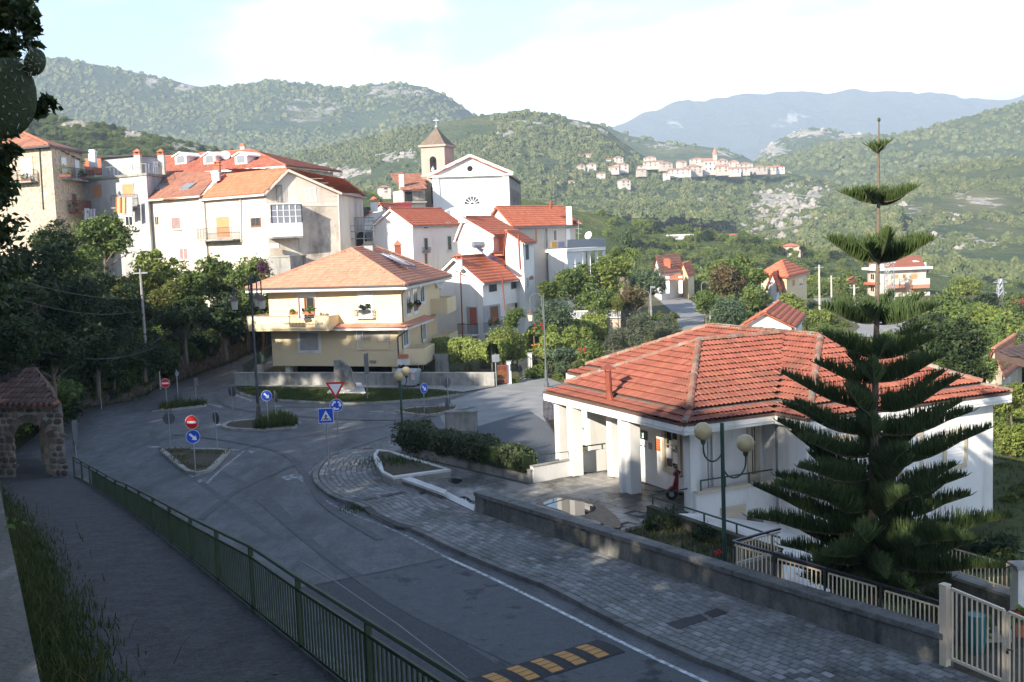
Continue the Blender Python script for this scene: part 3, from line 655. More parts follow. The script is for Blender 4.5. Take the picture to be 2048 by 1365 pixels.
def forest_material(name, c1, c2, c3):
 m,t,b=new_mat(name);N=t.nodes;Lk=t.links.new
 oi=N.new('ShaderNodeObjectInfo');r=N.new('ShaderNodeValToRGB')
 r.color_ramp.elements[0].color=(*c1,1);r.color_ramp.elements[1].color=(*c2,1);e=r.color_ramp.elements.new(.8);e.color=(*c2,1);r.color_ramp.elements[-1].color=(*c3,1)
 Lk(oi.outputs['Random'],r.inputs[0])
 ge=N.new('ShaderNodeTexCoord');n=N.new('ShaderNodeTexNoise');n.inputs['Scale'].default_value=5;n.inputs['Detail'].default_value=4;Lk(ge.outputs['Object'],n.inputs['Vector'])
 hsv=N.new('ShaderNodeHueSaturation');mr=N.new('ShaderNodeMapRange');mr.inputs[1].default_value=.35;mr.inputs[2].default_value=.65;mr.inputs[3].default_value=.6;mr.inputs[4].default_value=1.4
 Lk(n.outputs['Fac'],mr.inputs[0]);Lk(mr.outputs[0],hsv.inputs['Value']);Lk(r.outputs[0],hsv.inputs['Color']);Lk(hsv.outputs[0],b.inputs['Base Color'])
 b.inputs['Roughness'].default_value=.9;b.inputs['Specular IOR Level'].default_value=.15
 MATS[name]=m
forest_material('forest_near', (.05, .075, .024), (.09, .12, .035), (.14, .145, .05))
forest_material('forest_mid', (.064, .082, .032), (.102, .12, .046), (.15, .148, .062))
def hill(name, rows, mat, u0, u1, nu, nv, amp, sc, rocks=(), drys=(), back=1.35, backdrop=.5, ease=1.6, seed=0, rough=0.):
 us=np.linspace(u0,u1,nu);Pv=np.zeros((nv+3,nu,3));rock=np.zeros((nv+3,nu));dry=np.zeros((nv+3,nu));PX=np.zeros((nv+3,nu,2))
 for i,u in enumerate(us):
  for j in range(nv):
   t=j/(nv-1)*(len(rows)-1);k=min(int(t),len(rows)-2);f=t-k
   Da,ra=rows[k];Db,rb=rows[k+1]
   va,vb=interp(ra,u),interp(rb,u)
   D=Da*(Db/Da)**(f**(1/ease))if k==len(rows)-2 else Da*(Db/Da)**f
   v=va+(vb-va)*f;p=A(u,v,D)
   q=Vector((p.x*sc,p.y*sc,seed));nn=fractal(q,1.0,2.1,6)
   fade=min(1,.35+1.2*(1-f))if k==len(rows)-2 else 1
   Pv[j,i]=(p.x,p.y,p.z+amp*nn*fade+(rough*fractal(q*6,1,2,3)if rough else 0));PX[j,i]=(u,v)
  p=Pv[nv-1,i]
  for j,(fy,dz)in enumerate(((1.06,.06),(1.18,.25),(back,1.))):
   Pv[nv+j,i]=(p[0]*fy,p[1]*fy,p[2]-(p[2]+70)*backdrop*dz);PX[nv+j,i]=(u,9999)
 for lst,arr,g_ in((rocks,rock,1.4),(drys,dry,1.)):
  for(cu,cv,ru,rv,s_)in lst:ru*=g_;rv*=g_;s_=min(.85,s_*(1.12 if g_>1 else 1));arr[:]=np.maximum(arr,s_*np.clip(1.25-np.sqrt(((PX[...,0]-cu)/ru)**2+((PX[...,1]-cv)/rv)**2),0,1))
 n0=nv+3;idx=np.arange(n0*nu).reshape(n0,nu)
 Q=np.stack([idx[:-1,:-1],idx[:-1,1:],idx[1:,1:],idx[1:,:-1]],-1).reshape(-1,4)
 me=mesh_np(name,Pv.reshape(-1,3),Q,mat);me.polygons.foreach_set('use_smooth',[True]*len(me.polygons))
 vert_attr(me,'rock',rock.ravel());vert_attr(me,'dry',dry.ravel())
 o=bpy.data.objects.new(name,me);C.objects.link(o);o['kind']='structure'
 return o,Pv,rock,dry,PX
def forest(name, h, dens, size, mat, thin=.35, seed=1, sub=3, keep=None, crowns=None, rocky=False, cb=.55):
 o,Pv,rock,dry,PX=h
 me=o.data.copy();n=Pv.shape[0]*Pv.shape[1]
 pos=Pv.reshape(-1,3);clump=np.array([max(0.03,min(1.,cb+2.2*fractal(Vector((p[0],p[1],3))/(size[1]*12),1,2,5)))for p in pos])
 inside=(PX[...,0].ravel()>-120)&(PX[...,0].ravel()<2170)&(PX[...,1].ravel()<2000)
# rock attribute needs noise to match the surface
 rk=np.clip(1-rock.ravel()*1.25,0.16,1);d_=clump*rk*(1-dry.ravel()*.8)*inside
 if rocky:d_=np.clip((rock.ravel()-.3)*2.2,0,1)*inside*np.array([1. if fractal(Vector((p[0],p[1],7))/14,1,2,3)>-.05 else .12 for p in pos])
 if keep is not None:d_=d_*np.array([keep(p)for p in pos])
 vert_attr(me,'dens',d_)
 f=bpy.data.objects.new(name,me);C.objects.link(f);f['kind']='stuff'
 ng=bpy.data.node_groups.new('scatter','GeometryNodeTree');ng.interface.new_socket('Geometry',in_out='INPUT',socket_type='NodeSocketGeometry');ng.interface.new_socket('Geometry',in_out='OUTPUT',socket_type='NodeSocketGeometry')
 N=ng.nodes;Lk=ng.links.new
 gi=N.new('NodeGroupInput');go=N.new('NodeGroupOutput')
 na=N.new('GeometryNodeInputNamedAttribute');na.data_type='FLOAT';na.inputs['Name'].default_value='dens'
 mu=N.new('ShaderNodeMath');mu.operation='MULTIPLY';mu.inputs[1].default_value=dens;Lk(na.outputs['Attribute'],mu.inputs[0])
 dp=N.new('GeometryNodeDistributePointsOnFaces');Lk(gi.outputs[0],dp.inputs['Mesh']);Lk(mu.outputs[0],dp.inputs['Density']);dp.inputs['Seed'].default_value=seed
 jo=N.new('GeometryNodeGeometryToInstance')
 for co in crowns or():
  oi=N.new('GeometryNodeObjectInfo');oi.inputs['Object'].default_value=co;oi.transform_space='ORIGINAL';R_=max(co.data.vertices[0].co.length,.1);tf=N.new('GeometryNodeTransform');q=.5/co['unit'];tf.inputs['Scale'].default_value=(q,q,q);Lk(oi.outputs['Geometry'],tf.inputs[0]);Lk(tf.outputs[0],jo.inputs[0])
 for k in range(0 if crowns else 3):
  ic=N.new('GeometryNodeMeshIcoSphere');ic.inputs['Radius'].default_value=.5;ic.inputs['Subdivisions'].default_value=sub
  sp=N.new('GeometryNodeSetPosition');Lk(ic.outputs['Mesh'],sp.inputs['Geometry'])
  po=N.new('GeometryNodeInputPosition');nt=N.new('ShaderNodeTexNoise');nt.noise_dimensions='4D';nt.inputs['W'].default_value=k*3.7+seed;nt.inputs['Scale'].default_value=4.2;nt.inputs['Detail'].default_value=4;nt.inputs['Roughness'].default_value=.75
  Lk(po.outputs[0],nt.inputs['Vector'])
  su=N.new('ShaderNodeMath');su.operation='MULTIPLY_ADD';su.inputs[1].default_value=3.6;su.inputs[2].default_value=-1.75;Lk(nt.outputs['Fac'],su.inputs[0])
  sc_=N.new('ShaderNodeVectorMath');sc_.operation='SCALE';Lk(po.outputs[0],sc_.inputs[0]);Lk(su.outputs[0],sc_.inputs['Scale']);Lk(sc_.outputs[0],sp.inputs['Offset'])
  sm=N.new('GeometryNodeSetMaterial');sm.inputs['Material'].default_value=MATS[mat];Lk(sp.outputs[0],sm.inputs[0]);Lk(sm.outputs[0],jo.inputs[0])
 ip=N.new('GeometryNodeInstanceOnPoints');Lk(dp.outputs['Points'],ip.inputs['Points']);Lk(jo.outputs[0],ip.inputs['Instance']);ip.inputs['Pick Instance'].default_value=True
 rs=N.new('FunctionNodeRandomValue');rs.data_type='FLOAT';rs.inputs[2].default_value=size[0];rs.inputs[3].default_value=size[1];rs.inputs['Seed'].default_value=seed+5
 pw=N.new('ShaderNodeCombineXYZ');r2=N.new('FunctionNodeRandomValue');r2.data_type='FLOAT';r2.inputs[2].default_value=.8;r2.inputs[3].default_value=1.15;r2.inputs['Seed'].default_value=seed+9
 mz=N.new('ShaderNodeMath');mz.operation='MULTIPLY';Lk(rs.outputs[1],mz.inputs[0]);Lk(r2.outputs[1],mz.inputs[1])
 Lk(rs.outputs[1],pw.inputs[0]);Lk(rs.outputs[1],pw.inputs[1]);Lk(mz.outputs[0],pw.inputs[2]);Lk(pw.outputs[0],ip.inputs['Scale'])
 rr=N.new('FunctionNodeRandomValue');rr.data_type='FLOAT';rr.inputs[3].default_value=6.28;cx=N.new('ShaderNodeCombineXYZ');Lk(rr.outputs[1],cx.inputs[2]);Lk(cx.outputs[0],ip.inputs['Rotation'])
 Lk(ip.outputs[0],go.inputs[0])
 md=f.modifiers.new('scatter','NODES');md.node_group=ng
 return f
# rows: near foot -> crest, as (distance, [(u, v) ...])
fl=lambda v0, v1:[(-900, v0+.0), (2900, v1)]
h_mtn=hill('mountain', [(3900, fl(420, 330)), (4600, [(300, 330), (1100, 300), (1228, 252), (1290, 225), (1350, 203), (1450, 191), (1520, 189), (1600, 184), (1700, 182), (1800, 184), (1900, 187), (1960, 197), (2050, 190), (2200, 178), (2900, 210)])], 'mountain', 300, 2900, 240, 70, 60, .0022, rough=16, rocks=[(1600, 232, 50, 18, .42), (1345, 238, 20, 10, .35)], seed=3)
h_left=hill('hill', [(1150, fl(400, 330)), (1800, [(-900, 130), (-300, 105), (20, 118), (100, 114), (220, 126), (330, 152), (400, 171), (450, 174), (550, 163), (600, 173), (680, 181), (720, 179), (790, 169), (850, 178), (900, 199), (945, 228), (1000, 262), (1060, 300), (1300, 380)])], 'hill_far', -900, 1250, 200, 60, 26, .0028, rocks=[(800, 190, 70, 16, .55), (600, 205, 50, 14, .42), (305, 158, 16, 8, .6), (620, 215, 90, 20, .4), (380, 165, 20, 8, .55)], drys=[(620, 228, 60, 10, .8), (440, 222, 120, 8, .4)], seed=9)
h_knoll=hill('hill', [(1500, fl(380, 330)), (1900, [(1380, 390), (1500, 325), (1530, 297), (1565, 272), (1620, 254), (1650, 258), (1690, 268), (1740, 270), (1800, 290), (1950, 340)])], 'hill_mid', 1380, 1950, 70, 34, 12, .004, rocks=[(1540, 305, 34, 26, .6), (1600, 265, 60, 8, .6), (1700, 272, 40, 7, .55)], seed=4)
h_low=hill('hill', [(1350, fl(380, 330)), (1600, [(1100, 240), (1200, 247), (1260, 272), (1330, 285), (1400, 293), (1450, 299), (1490, 312), (1540, 338), (1700, 420)])], 'hill_mid', 1100, 1700, 60, 26, 10, .005, rocks=[(1340, 290, 40, 10, .4), (1450, 305, 30, 8, .5)], drys=[(1360, 300, 80, 10, .4)], seed=6)
h_right=hill('hill', [(900, fl(430, 390)), (1350, [(1330, 400), (1470, 345), (1500, 327), (1560, 311), (1640, 290), (1740, 275), (1800, 262), (1850, 251), (1900, 236), (1980, 221), (2048, 204), (2200, 172), (2900, 120)])], 'hill_mid', 1330, 2900, 120, 50, 16, .004, rocks=[(1990, 330, 30, 8, .3)], drys=[(1990, 345, 60, 14, .3)], seed=12)
h_church=hill('hill', [(560, fl(470, 430)), (980, [(420, 420), (500, 345), (570, 312), (640, 298), (720, 282), (790, 266), (880, 246), (950, 234), (1010, 229), (1080, 229), (1150, 240), (1205, 253), (1240, 280), (1280, 308), (1330, 335), (1450, 380)])], 'hill_mid', 420, 1450, 130, 64, 10, .007, rocks=[(700, 350, 46, 10, .62), (790, 325, 50, 14, .6), (840, 315, 30, 10, .55), (640, 330, 22, 9, .5), (1060, 250, 40, 9, .45), (1150, 252, 40, 8, .5), (1010, 272, 20, 8, .5), (980, 300, 22, 6, .45), (1205, 262, 18, 8, .5)], drys=[(700, 305, 130, 8, .5), (1000, 245, 120, 10, .45), (1240, 285, 24, 10, .6)], seed=21)
h_vill=hill('hill', [(430, fl(540, 520)), (620, [(700, 470), (1000, 420), (1300, 430), (1480, 450), (1560, 450), (1680, 440), (1800, 430)]), (900, [(600, 350), (940, 336), (1020, 330), (1150, 322), (1300, 330), (1420, 336), (1500, 340), (1570, 345), (1640, 362), (1690, 384), (1800, 420)])], 'hill_mid', 600, 1800, 150, 90, 7, .008, rocks=[(1570, 420, 66, 52, .66), (1520, 430, 40, 40, .5), (1630, 390, 34, 22, .6), (1630, 430, 50, 16, .55), (1310, 440, 60, 12, .4), (1380, 455, 40, 10, .45), (1400, 400, 50, 8, .34), (1170, 392, 28, 9, .5), (1120, 388, 20, 8, .5), (1430, 462, 30, 10, .5)], drys=[(1560, 440, 60, 40, .45), (1250, 372, 60, 14, .35)], seed=31, rough=.5)
h_rnear=hill('hill', [(330, fl(580, 560)), (820, [(1400, 520), (1560, 480), (1640, 420), (1690, 385), (1760, 366), (1850, 346), (1950, 330), (2048, 322), (2300, 285), (2900, 240)])], 'hill_mid', 1400, 2900, 130, 80, 8, .008, rocks=[(1950, 485, 50, 15, .62), (1880, 475, 30, 8, .5), (1810, 420, 30, 14, .46), (1920, 430, 34, 12, .46), (1930, 390, 30, 10, .4), (1780, 440, 40, 20, .4), (1960, 400, 50, 12, .35), (1850, 450, 80, 20, .3)], drys=[(1960, 395, 80, 26, .7), (1850, 420, 60, 20, .35), (2000, 440, 60, 20, .4)], seed=41, rough=.5)
h_lnear=hill('hill', [(300, fl(420, 400)), (480, [(-400, 200), (0, 232), (90, 240), (160, 243), (210, 252), (262, 260), (330, 268), (400, 282), (450, 292), (520, 318), (600, 350), (760, 400)])], 'hill_near', -400, 760, 100, 46, 6, .012, rocks=[(262, 265, 16, 10, .7), (150, 252, 24, 8, .6), (360, 286, 44, 9, .55), (420, 300, 30, 10, .55)], seed=51)
h_mid=hill('hill', [(140, fl(780, 750)), (225, fl(640, 600)), (330, [(600, 430), (730, 402), (1040, 395), (1100, 402), (1200, 424), (1300, 452), (1400, 468), (1500, 482), (1600, 500), (1750, 530), (1900, 550), (2048, 560), (2400, 600)])], 'hill_near', 600, 2400, 120, 40, 4, .018, seed=61)
forest('forest', h_church, .05, (1.6, 6.5), 'forest_mid', seed=2, cb=.75)
forest('forest', h_vill, .06, (1.4, 6), 'forest_mid', seed=3)
forest('forest', h_rnear, .07, (1.4, 6), 'forest_mid', seed=4)
forest('forest', h_right, .016, (3, 9), 'forest_mid', seed=6, sub=2, cb=1.0)
forest('forest', h_left, .011, (4, 10), 'forest_mid', seed=7, sub=2, cb=1.0)
for hh, dd, sz in((h_church, .03, (1., 4)), (h_vill, .06, (1., 4.5)), (h_rnear, .04, (1., 4)), (h_left, .004, (2, 8)), (h_knoll, .006, (2, 9)), (h_lnear, .05, (.8, 2.8))):forest('rock_outcrop', hh, dd, sz, 'rock_face', seed=33, sub=2, rocky=True)
forest('forest', h_knoll, .003, (5, 10), 'forest_mid', seed=8, sub=2)
forest('forest', h_low, .003, (5, 10), 'forest_mid', seed=9, sub=2)
# ---- air
hz_=MB();hz_.box((0, 2700, 282), (14000, 6600, 716))
mh=bpy.data.materials.new('haze');mh.use_nodes=True;mh.node_tree.nodes.clear()
pv=mh.node_tree.nodes.new('ShaderNodeVolumePrincipled');pv.inputs['Color'].default_value=(.66, .81, 1, 1);pv.inputs['Density'].default_value=.00025
ov=mh.node_tree.nodes.new('ShaderNodeOutputMaterial');mh.node_tree.links.new(pv.outputs[0], ov.inputs['Volume']);MATS['haze']=mh
hz_.build('haze', 'haze', kind='stuff')
# ================================================================ BUILDINGS
def xy(u, v, Y):p=A(u, v, Y);return Vector((p.x, p.y, 0))
def rect(p0, p1, px):
 u0,v0,u1,v1=px
 q=[WP(u0,v0,p0,p1),WP(u1,v0,p0,p1),WP(u1,v1,p0,p1),WP(u0,v1,p0,p1)]
 c=sum(q,Vector())/4;e=(Vector((p1[0],p1[1],0))-Vector((p0[0],p0[1],0))).normalized()
 n=Vector((e.y,-e.x,0));n=n if n.dot(Vector((0,0,0))-Vector((c.x,c.y,0)))>0 else-n
 w=abs(((q[1]+q[2])/2-(q[0]+q[3])/2).dot(e));h=abs((q[0].z+q[1].z-q[2].z-q[3].z)/2)
 if e.cross(Vector((0,0,1))).dot(n)<0:pass
 return c,w,h,e,n
Zu=Vector((0, 0, 1))
def wbox(m, c, e, n, w, d, h):
 P=[c+e*i*w/2+n*j*d/2+Zu*k*h/2 for k in(-1,1)for i,j in((-1,-1),(1,-1),(1,1),(-1,1))]
 F=[(3,2,1,0),(4,5,6,7),(0,1,5,4),(1,2,6,5),(2,3,7,6),(3,0,4,7)]
 if e.cross(n).z<0:F=[f[::-1]for f in F]
 return m.add(P,F)
def win(par, p0, p1, px, kind='glass', frame='white_plaster', fw=.1, sill=False, label=None, mat=None, depth=.05, name=None):
 c,w,h,e,n=rect(p0,p1,px);m=MB()
 for s in(-1,1):
  wbox(m,c+e*s*(w/2+fw/2)+n*depth*.5,e,n,fw,depth,h+2*fw)
  wbox(m,c+Zu*s*(h/2+fw/2)+n*depth*.5,e,n,w,depth-.004,fw)
 nm=name or('door' if kind.startswith('door')else 'window')
 o=m.build(nm,frame,par,label=label)
 g=MB()
 if kind in('shutter','door'):
  nb=max(4,min(26,int(h/.12)))
  for k in range(nb):wbox(g,c+Zu*(-h/2+h*(k+.5)/nb)+n*(.012+.008),e,n,w,.018,h/nb*.86)
  wbox(g,c+n*.005,e,n,w,.012,h)
  g.build('shutter' if kind=='shutter' else 'leaf',mat or 'shutter_white',o)
 elif kind=='shutters':
  for s in(-1,1):
   g=MB();wbox(g,c+e*s*w/4+n*.02,e,n,w/2-.02,.03,h-.02);g.build('shutter',mat or 'shutter_dark',o)
 else:
  wbox(g,c+n*.004,e,n,w,.012,h);g.build('pane',mat or 'glass',o)
  b=MB();wbox(b,c+n*.02,e,n,.05,.03,h)
  if kind=='glass4':wbox(b,c+n*.02+Zu*h*.1,e,n,w,.03,.05)
  for s in(-1,1):wbox(b,c+Zu*s*(h/2-.03)+n*.02,e,n,w,.026,.05);wbox(b,c+e*s*(w/2-.03)+n*.02,e,n,.05,.028,h)
  b.build('sash',frame if kind!='wood' else 'wood',o)
 if sill:
  q=MB();wbox(q,c-Zu*(h/2+fw+.03)+n*.09,e,n,w+2*fw+.1,.18,.06);q.build('sill','white_stone',o)
 return o
def railing(par, pts, z, h, mat, step=.13, r=.012, name='railing', rail=.02, posts=True):
 m=MB();pts=[Vector((p[0],p[1],0))for p in pts]
 for a,b in zip(pts,pts[1:]):
  m.beam(a+Zu*(z+h),b+Zu*(z+h),rail*2,rail*2);m.beam(a+Zu*(z+.08),b+Zu*(z+.08),rail,rail)
  L_=(b-a).length
  for k in range(int(L_/step)+1):p=a+(b-a)*min(1,k*step/L_);m.beam(p+Zu*(z+.08),p+Zu*(z+h),r*2,r*2,(1,0,0))
 return m.build(name,mat,par)
def balcony(par, p0, p1, px, dep, slab='concrete', rail='metal_dark', h=1.0, th=.14):
 """px: u0, v of slab top, u1 ; projecting dep from wall"""
 u0,v,u1=px;a=WP(u0,v,p0,p1);b=WP(u1,v,p0,p1);c,w,hh,e,n=rect(p0,p1,(u0,v,u1,v+4));z=(a.z+b.z)/2
 if(b-a).dot(e)<0:e=-e
 a=Vector((a.x,a.y,0));b=Vector((b.x,b.y,0));m=MB()
 m.prism([(q.x,q.y)for q in(a,b,b+n*dep,a+n*dep)],z-th,z);o=m.build('balcony',slab,par)
 if rail:railing(o,[a,a+n*dep,b+n*dep,b],z,h,rail,.12,.01)
 return o,a,b,n,z
def tile_mesh(w, l, lift=.05, n=5, lip=True):
 pr=[(-w/2+w*k/(n-1),lift*math.sin(math.pi*(.08+.84*k/(n-1)))**.8)for k in range(n)]
 Vv=[(x,-l*.56,z+.03)for x,z in pr]+[(x,l*.5,z-.005)for x,z in pr];F=[(k,k+1,n+k+1,n+k)for k in range(n-1)]
 if lip:
  Vv+=[(x,-l*.56,z*.4-.012)for x,z in pr];F+=[(2*n+k,2*n+k+1,k+1,k)for k in range(n-1)]
 return Vv,F
def slope_frame(poly, ed=None):
 P=[Vector(p)for p in poly];nn=Vector()
 for i in range(1,len(P)-1):nn+=(P[i]-P[0]).cross(P[i+1]-P[0])
 nn.normalize();nn=nn if nn.z>0 else-nn
 e=Vector((0,0,1)).cross(nn).normalized();s=nn.cross(e).normalized()
 return e,s,nn
def tile_spots(poly, w, l, stagger=False):
 e,s,nn=slope_frame(poly);P=[Vector(p)for p in poly];O=P[0]
 q=[((p-O).dot(e),(p-O).dot(s))for p in P];x0=min(a for a,b in q);x1=max(a for a,b in q);y0=min(b for a,b in q);y1=max(b for a,b in q);out=[]
 b=y0+l*.5
 while b<y1:
  a=x0+w/2+(w*.5 if stagger and int(round((b-y0)/l))%2 else 0)
  while a<x1:
   if inpoly((a,b),q):out.append(O+e*a+s*b)
   a+=w
  b+=l
 return out,e,s,nn
def tiles_joined(par, polys, mat, w=.26, l=.42, lift=.05, n=4, lip=True, name='roof_tiles'):
 Vt,Ft=tile_mesh(w*1.02,l,lift,n,lip);Vt=np.array(Vt);VV=[];QQ=[];var=[];k=0
 for poly in polys:
  sp,e,s,nn=tile_spots(poly,w,l);M=np.array([e,s,nn])
  for c in sp:
   VV.append(Vt@M+np.array(c+nn*(.012+rnd.uniform(0,.012))));QQ.append(np.array(Ft)+k);k+=len(Vt);var+=[rnd.random()]*len(Ft)
 if not VV:return
 o=bpy.data.objects.new(name,mesh_np(name,np.concatenate(VV),np.concatenate(QQ),mat,var));C.objects.link(o);o['kind']='stuff'
 o.parent=par;off=Vector();q=par
 while q is not None:off+=q.location;q=q.parent
 o.location=-off
 return o
def ridge(par, a, b, r=.13, mat='tile_orange', name='ridge_tile'):
 a=Vector(a);b=Vector(b);d=(b-a).normalized();L_=(b-a).length;n=max(1,int(L_/.42));m=MB()
 x=d.cross(Zu).normalized();y=x.cross(d).normalized()
 for k in range(n):
  m.cur=rnd.random();p=a+d*(L_*k/n);q=a+d*(L_*(k+1.08)/n);P=[]
  for pp,rr in((p,r*1.08),(q,r*.95)):
   for j in range(5):t=math.pi*j/4;P.append(pp+x*math.cos(t)*rr+y*(math.sin(t)*rr-.02))
  m.add(P,[(j,j+1,6+j,5+j)for j in range(4)]+[(0,1,2,3,4)])
 return m.build('ridge_cap',mat,par)
def roof(par, faces, mat, th=.12, tiles=True, w=.26, l=.42, soffit=None, lift=.05, ridges=(), n=4, rmat=None, name='roof', label=None):
 m=MB()
 for f in faces:m.slab(f,th)
 o=m.build(name,mat,par,label=label)
 if tiles:tiles_joined(o,faces,mat,w,l,lift,n)
 for a,b in ridges:ridge(o,Vector(a)+Zu*.05,Vector(b)+Zu*.05,mat=rmat or mat)
 return o
def chimney(par, base, w, h, mat='white_plaster', cap='tile_orange', d=None, top='hip'):
 b=Vector(base);d=d or w;m=MB();m.box(b+Zu*h/2,(w,d,h));o=m.build('chimney',mat,par)
 c=MB()
 if top=='hip':
  c.box(b+Zu*(h+.04),(w+.14,d+.14,.07));t=b+Zu*(h+.08)
  for sx_,sy_ in((-1,-1),(1,-1),(1,1),(-1,1)):c.box(t+Vector((sx_*w*.4,sy_*d*.4,.1)),(.1,.1,.22))
  z=t+Zu*.22;P=[z+Vector((sx_*(w/2+.1),sy_*(d/2+.1),0))for sx_,sy_ in((-1,-1),(1,-1),(1,1),(-1,1))]+[z+Zu*w*.55]
  c.add(P,[(0,1,4),(1,2,4),(2,3,4),(3,0,4),(3,2,1,0)])
 else:c.box(b+Zu*(h+.05),(w+.16,d+.16,.1));c.box(b+Zu*(h+.2),(w*.8,d*.8,.2))
 c.build('chimney_cap',cap,o);return o
def dish(par, p, r=.4, mat='shutter_white', yaw=.3):
 m=MB();p=Vector(p);ax=Vector((math.sin(yaw),-math.cos(yaw),.45)).normalized();x=ax.cross(Zu).normalized();y=x.cross(ax);P=[]
 for i in range(4):
  t=i/3*r
  for k in range(14):a=2*math.pi*k/14;P.append(p+(x*math.cos(a)+y*math.sin(a))*t+ax*(t*t/r*.35))
 m.add(P,[(i*14+k,i*14+(k+1)%14,(i+1)*14+(k+1)%14,(i+1)*14+k)for i in range(3)for k in range(14)])
 m.tube([p-ax*.25-Zu*.3,p],.03,5);m.tube([p-y*r*.8,p+ax*r*.9],.015,4)
 return m.build('satellite_dish',mat,par)
def pipe(par, pts, r=.05, mat='gutter', name='downpipe'):
 m=MB();m.tube(pts,r,6);return m.build(name,mat,par)
def body(par, pts, z0, z1, mat, name='wall', label=None):
 m=MB();m.prism([(p[0],p[1])for p in pts],z0,z1);return m.build(name,mat,par,label=label)
def zat(p, v):return ZV(p[0], p[1], v)
# ---------------------------------------------------------------- beige three-storey house by the roundabout
K=xy(801, 575, 79.0);dF=Vector((-.93, .36, 0)).normalized();dR=Vector((.13, .99, 0)).normalized();nF=Vector((-dF.y, dF.x, 0));nF=nF if nF.y<0 else-nF;nR=Vector((dR.y, -dR.x, 0))
def along(p, d, u, v=600):
 lo,hi=0.,60.
 s=1 if PJ(p+d*5+Zu*5)[0]>PJ(p+Zu*5)[0]else-1
 for _ in range(40):
  m_=(lo+hi)/2
  if(PJ((p+d*m_)+Zu*ZV(*(p+d*m_)[:2],v))[0]-u)*s<0:lo=m_
  else:hi=m_
 return p+d*lo
bh=thing('beige_house', 'large beige house with hipped pink tile roof and long balcony behind the roundabout', 'house', K)
FLp=along(K, dF, 537, 600);FRr=along(K, dR, 880, 590);BL=FLp+(FRr-K)
zE, zM, zB=6.84, 3.84, .92
upper=body(bh, [K, FRr, BL, FLp], zM, zE-.12, 'cream_plaster')
lfl=along(K, dF, 542, 700);k2=K-dR*0+dF*.45
body(bh, [k2+nF*-.15, FRr+dF*.4, BL, lfl-nF*.15], zB, zM, 'cream_plaster', 'lower_wall')
# piloti storey under it: solid black block for the open floor's shade, and columns
m=MB();m.prism([(p.x, p.y)for p in(K+dF*1.-nF*2.5, FRr+dF*1, BL-dF*.6, FLp-dF*.6-nF*2.5)], -.1, zB);m.build('undercroft_shade', 'black_fill', bh)
for t in(.6, 5.2, 9.6, 12.2):
 c=MB();p=K+dF*(t+.4)-nF*.6;c.box(p+Zu*(zB/2),(.4,.4,zB),math.atan2(dF.y,dF.x));c.build('column','pale_plaster',bh)
# roof
ov=.95
eFR=K+nF*ov+nR*ov*.9;eFL=FLp+nF*ov-nR*1.15;eBR=FRr+nR*ov*.9+dR*.9;eBL=BL-nR*1.15+dR*.9
eave=[Vector((p.x, p.y, zE))for p in(eFL, eFR, eBR, eBL)]
r0=A(703, 499, 85.6);r1=A(747, 493, 92.6)
rf=roof(bh, [[eave[0], eave[1], r0], [eave[1], eave[2], r1, r0], [eave[2], eave[3], r1], [eave[3], eave[0], r0, r1]], 'tile_pink', w=.25, l=.4, ridges=[(eave[1], r0), (eave[0], r0), (r0, r1), (eave[2], r1)], rmat='tile_pink')
m=MB()
for i in range(3):m.beam(eave[i]-Zu*.2, eave[(i+1)%4]-Zu*.2, .12, .2)
m.build('fascia', 'white_plaster', bh)
m=MB();m.prism([(p.x, p.y)for p in eave], zE-.34, zE-.3);m.build('soffit', 'white_plaster', bh)
m=MB()
for i in range(2):m.beam(eave[i]-Zu*.06+(nF if i==0 else nR)*.1, eave[i+1]-Zu*.06+(nF if i==0 else nR)*.1, .14, .1)
m.build('gutter', 'metal_dark', bh)
cb=A(738, 508, 89);chimney(bh, cb-Zu*.6, .7, 1.3, 'grey_plaster', 'metal_dark', top='flat')
# solar water heater panel
sp=thing('solar_panel', 'blue tilted solar panel standing on the pink roof of the beige house', 'solar panel', A(797, 527, 86))
c0=A(797, 525, 86.6);sx_=(A(771, 511, 89.3)-A(819, 532, 84.4)).normalized();sy_=Vector((sx_.y, -sx_.x, 0)).normalized();sy_=sy_ if sy_.x>0 else-sy_
m=MB();m.beam(A(771, 510, 89.3)+sy_*0, A(820, 532, 84.8), 1.1, .08, (0.2, 0.1, 1));m.build('panel', 'solar', sp)
for q in(-.35, 0, .35):
 m=MB();m.beam(A(771,510,89.3)+Vector((q,0,.06)),A(820,532,84.8)+Vector((q,0,.06)),.1,.03,(0.2,0.1,1));m.build('collector_tube','glass_soft',sp)
for a, b in(((768, 506, 89.3), (768, 526, 89.3)), ((778, 510, 88), (778, 528, 88)), ((816, 530, 85), (816, 537, 85))):m=MB();m.tube([A(*a), A(*b)], .045, 5);m.build('stand', 'galvanised', sp)
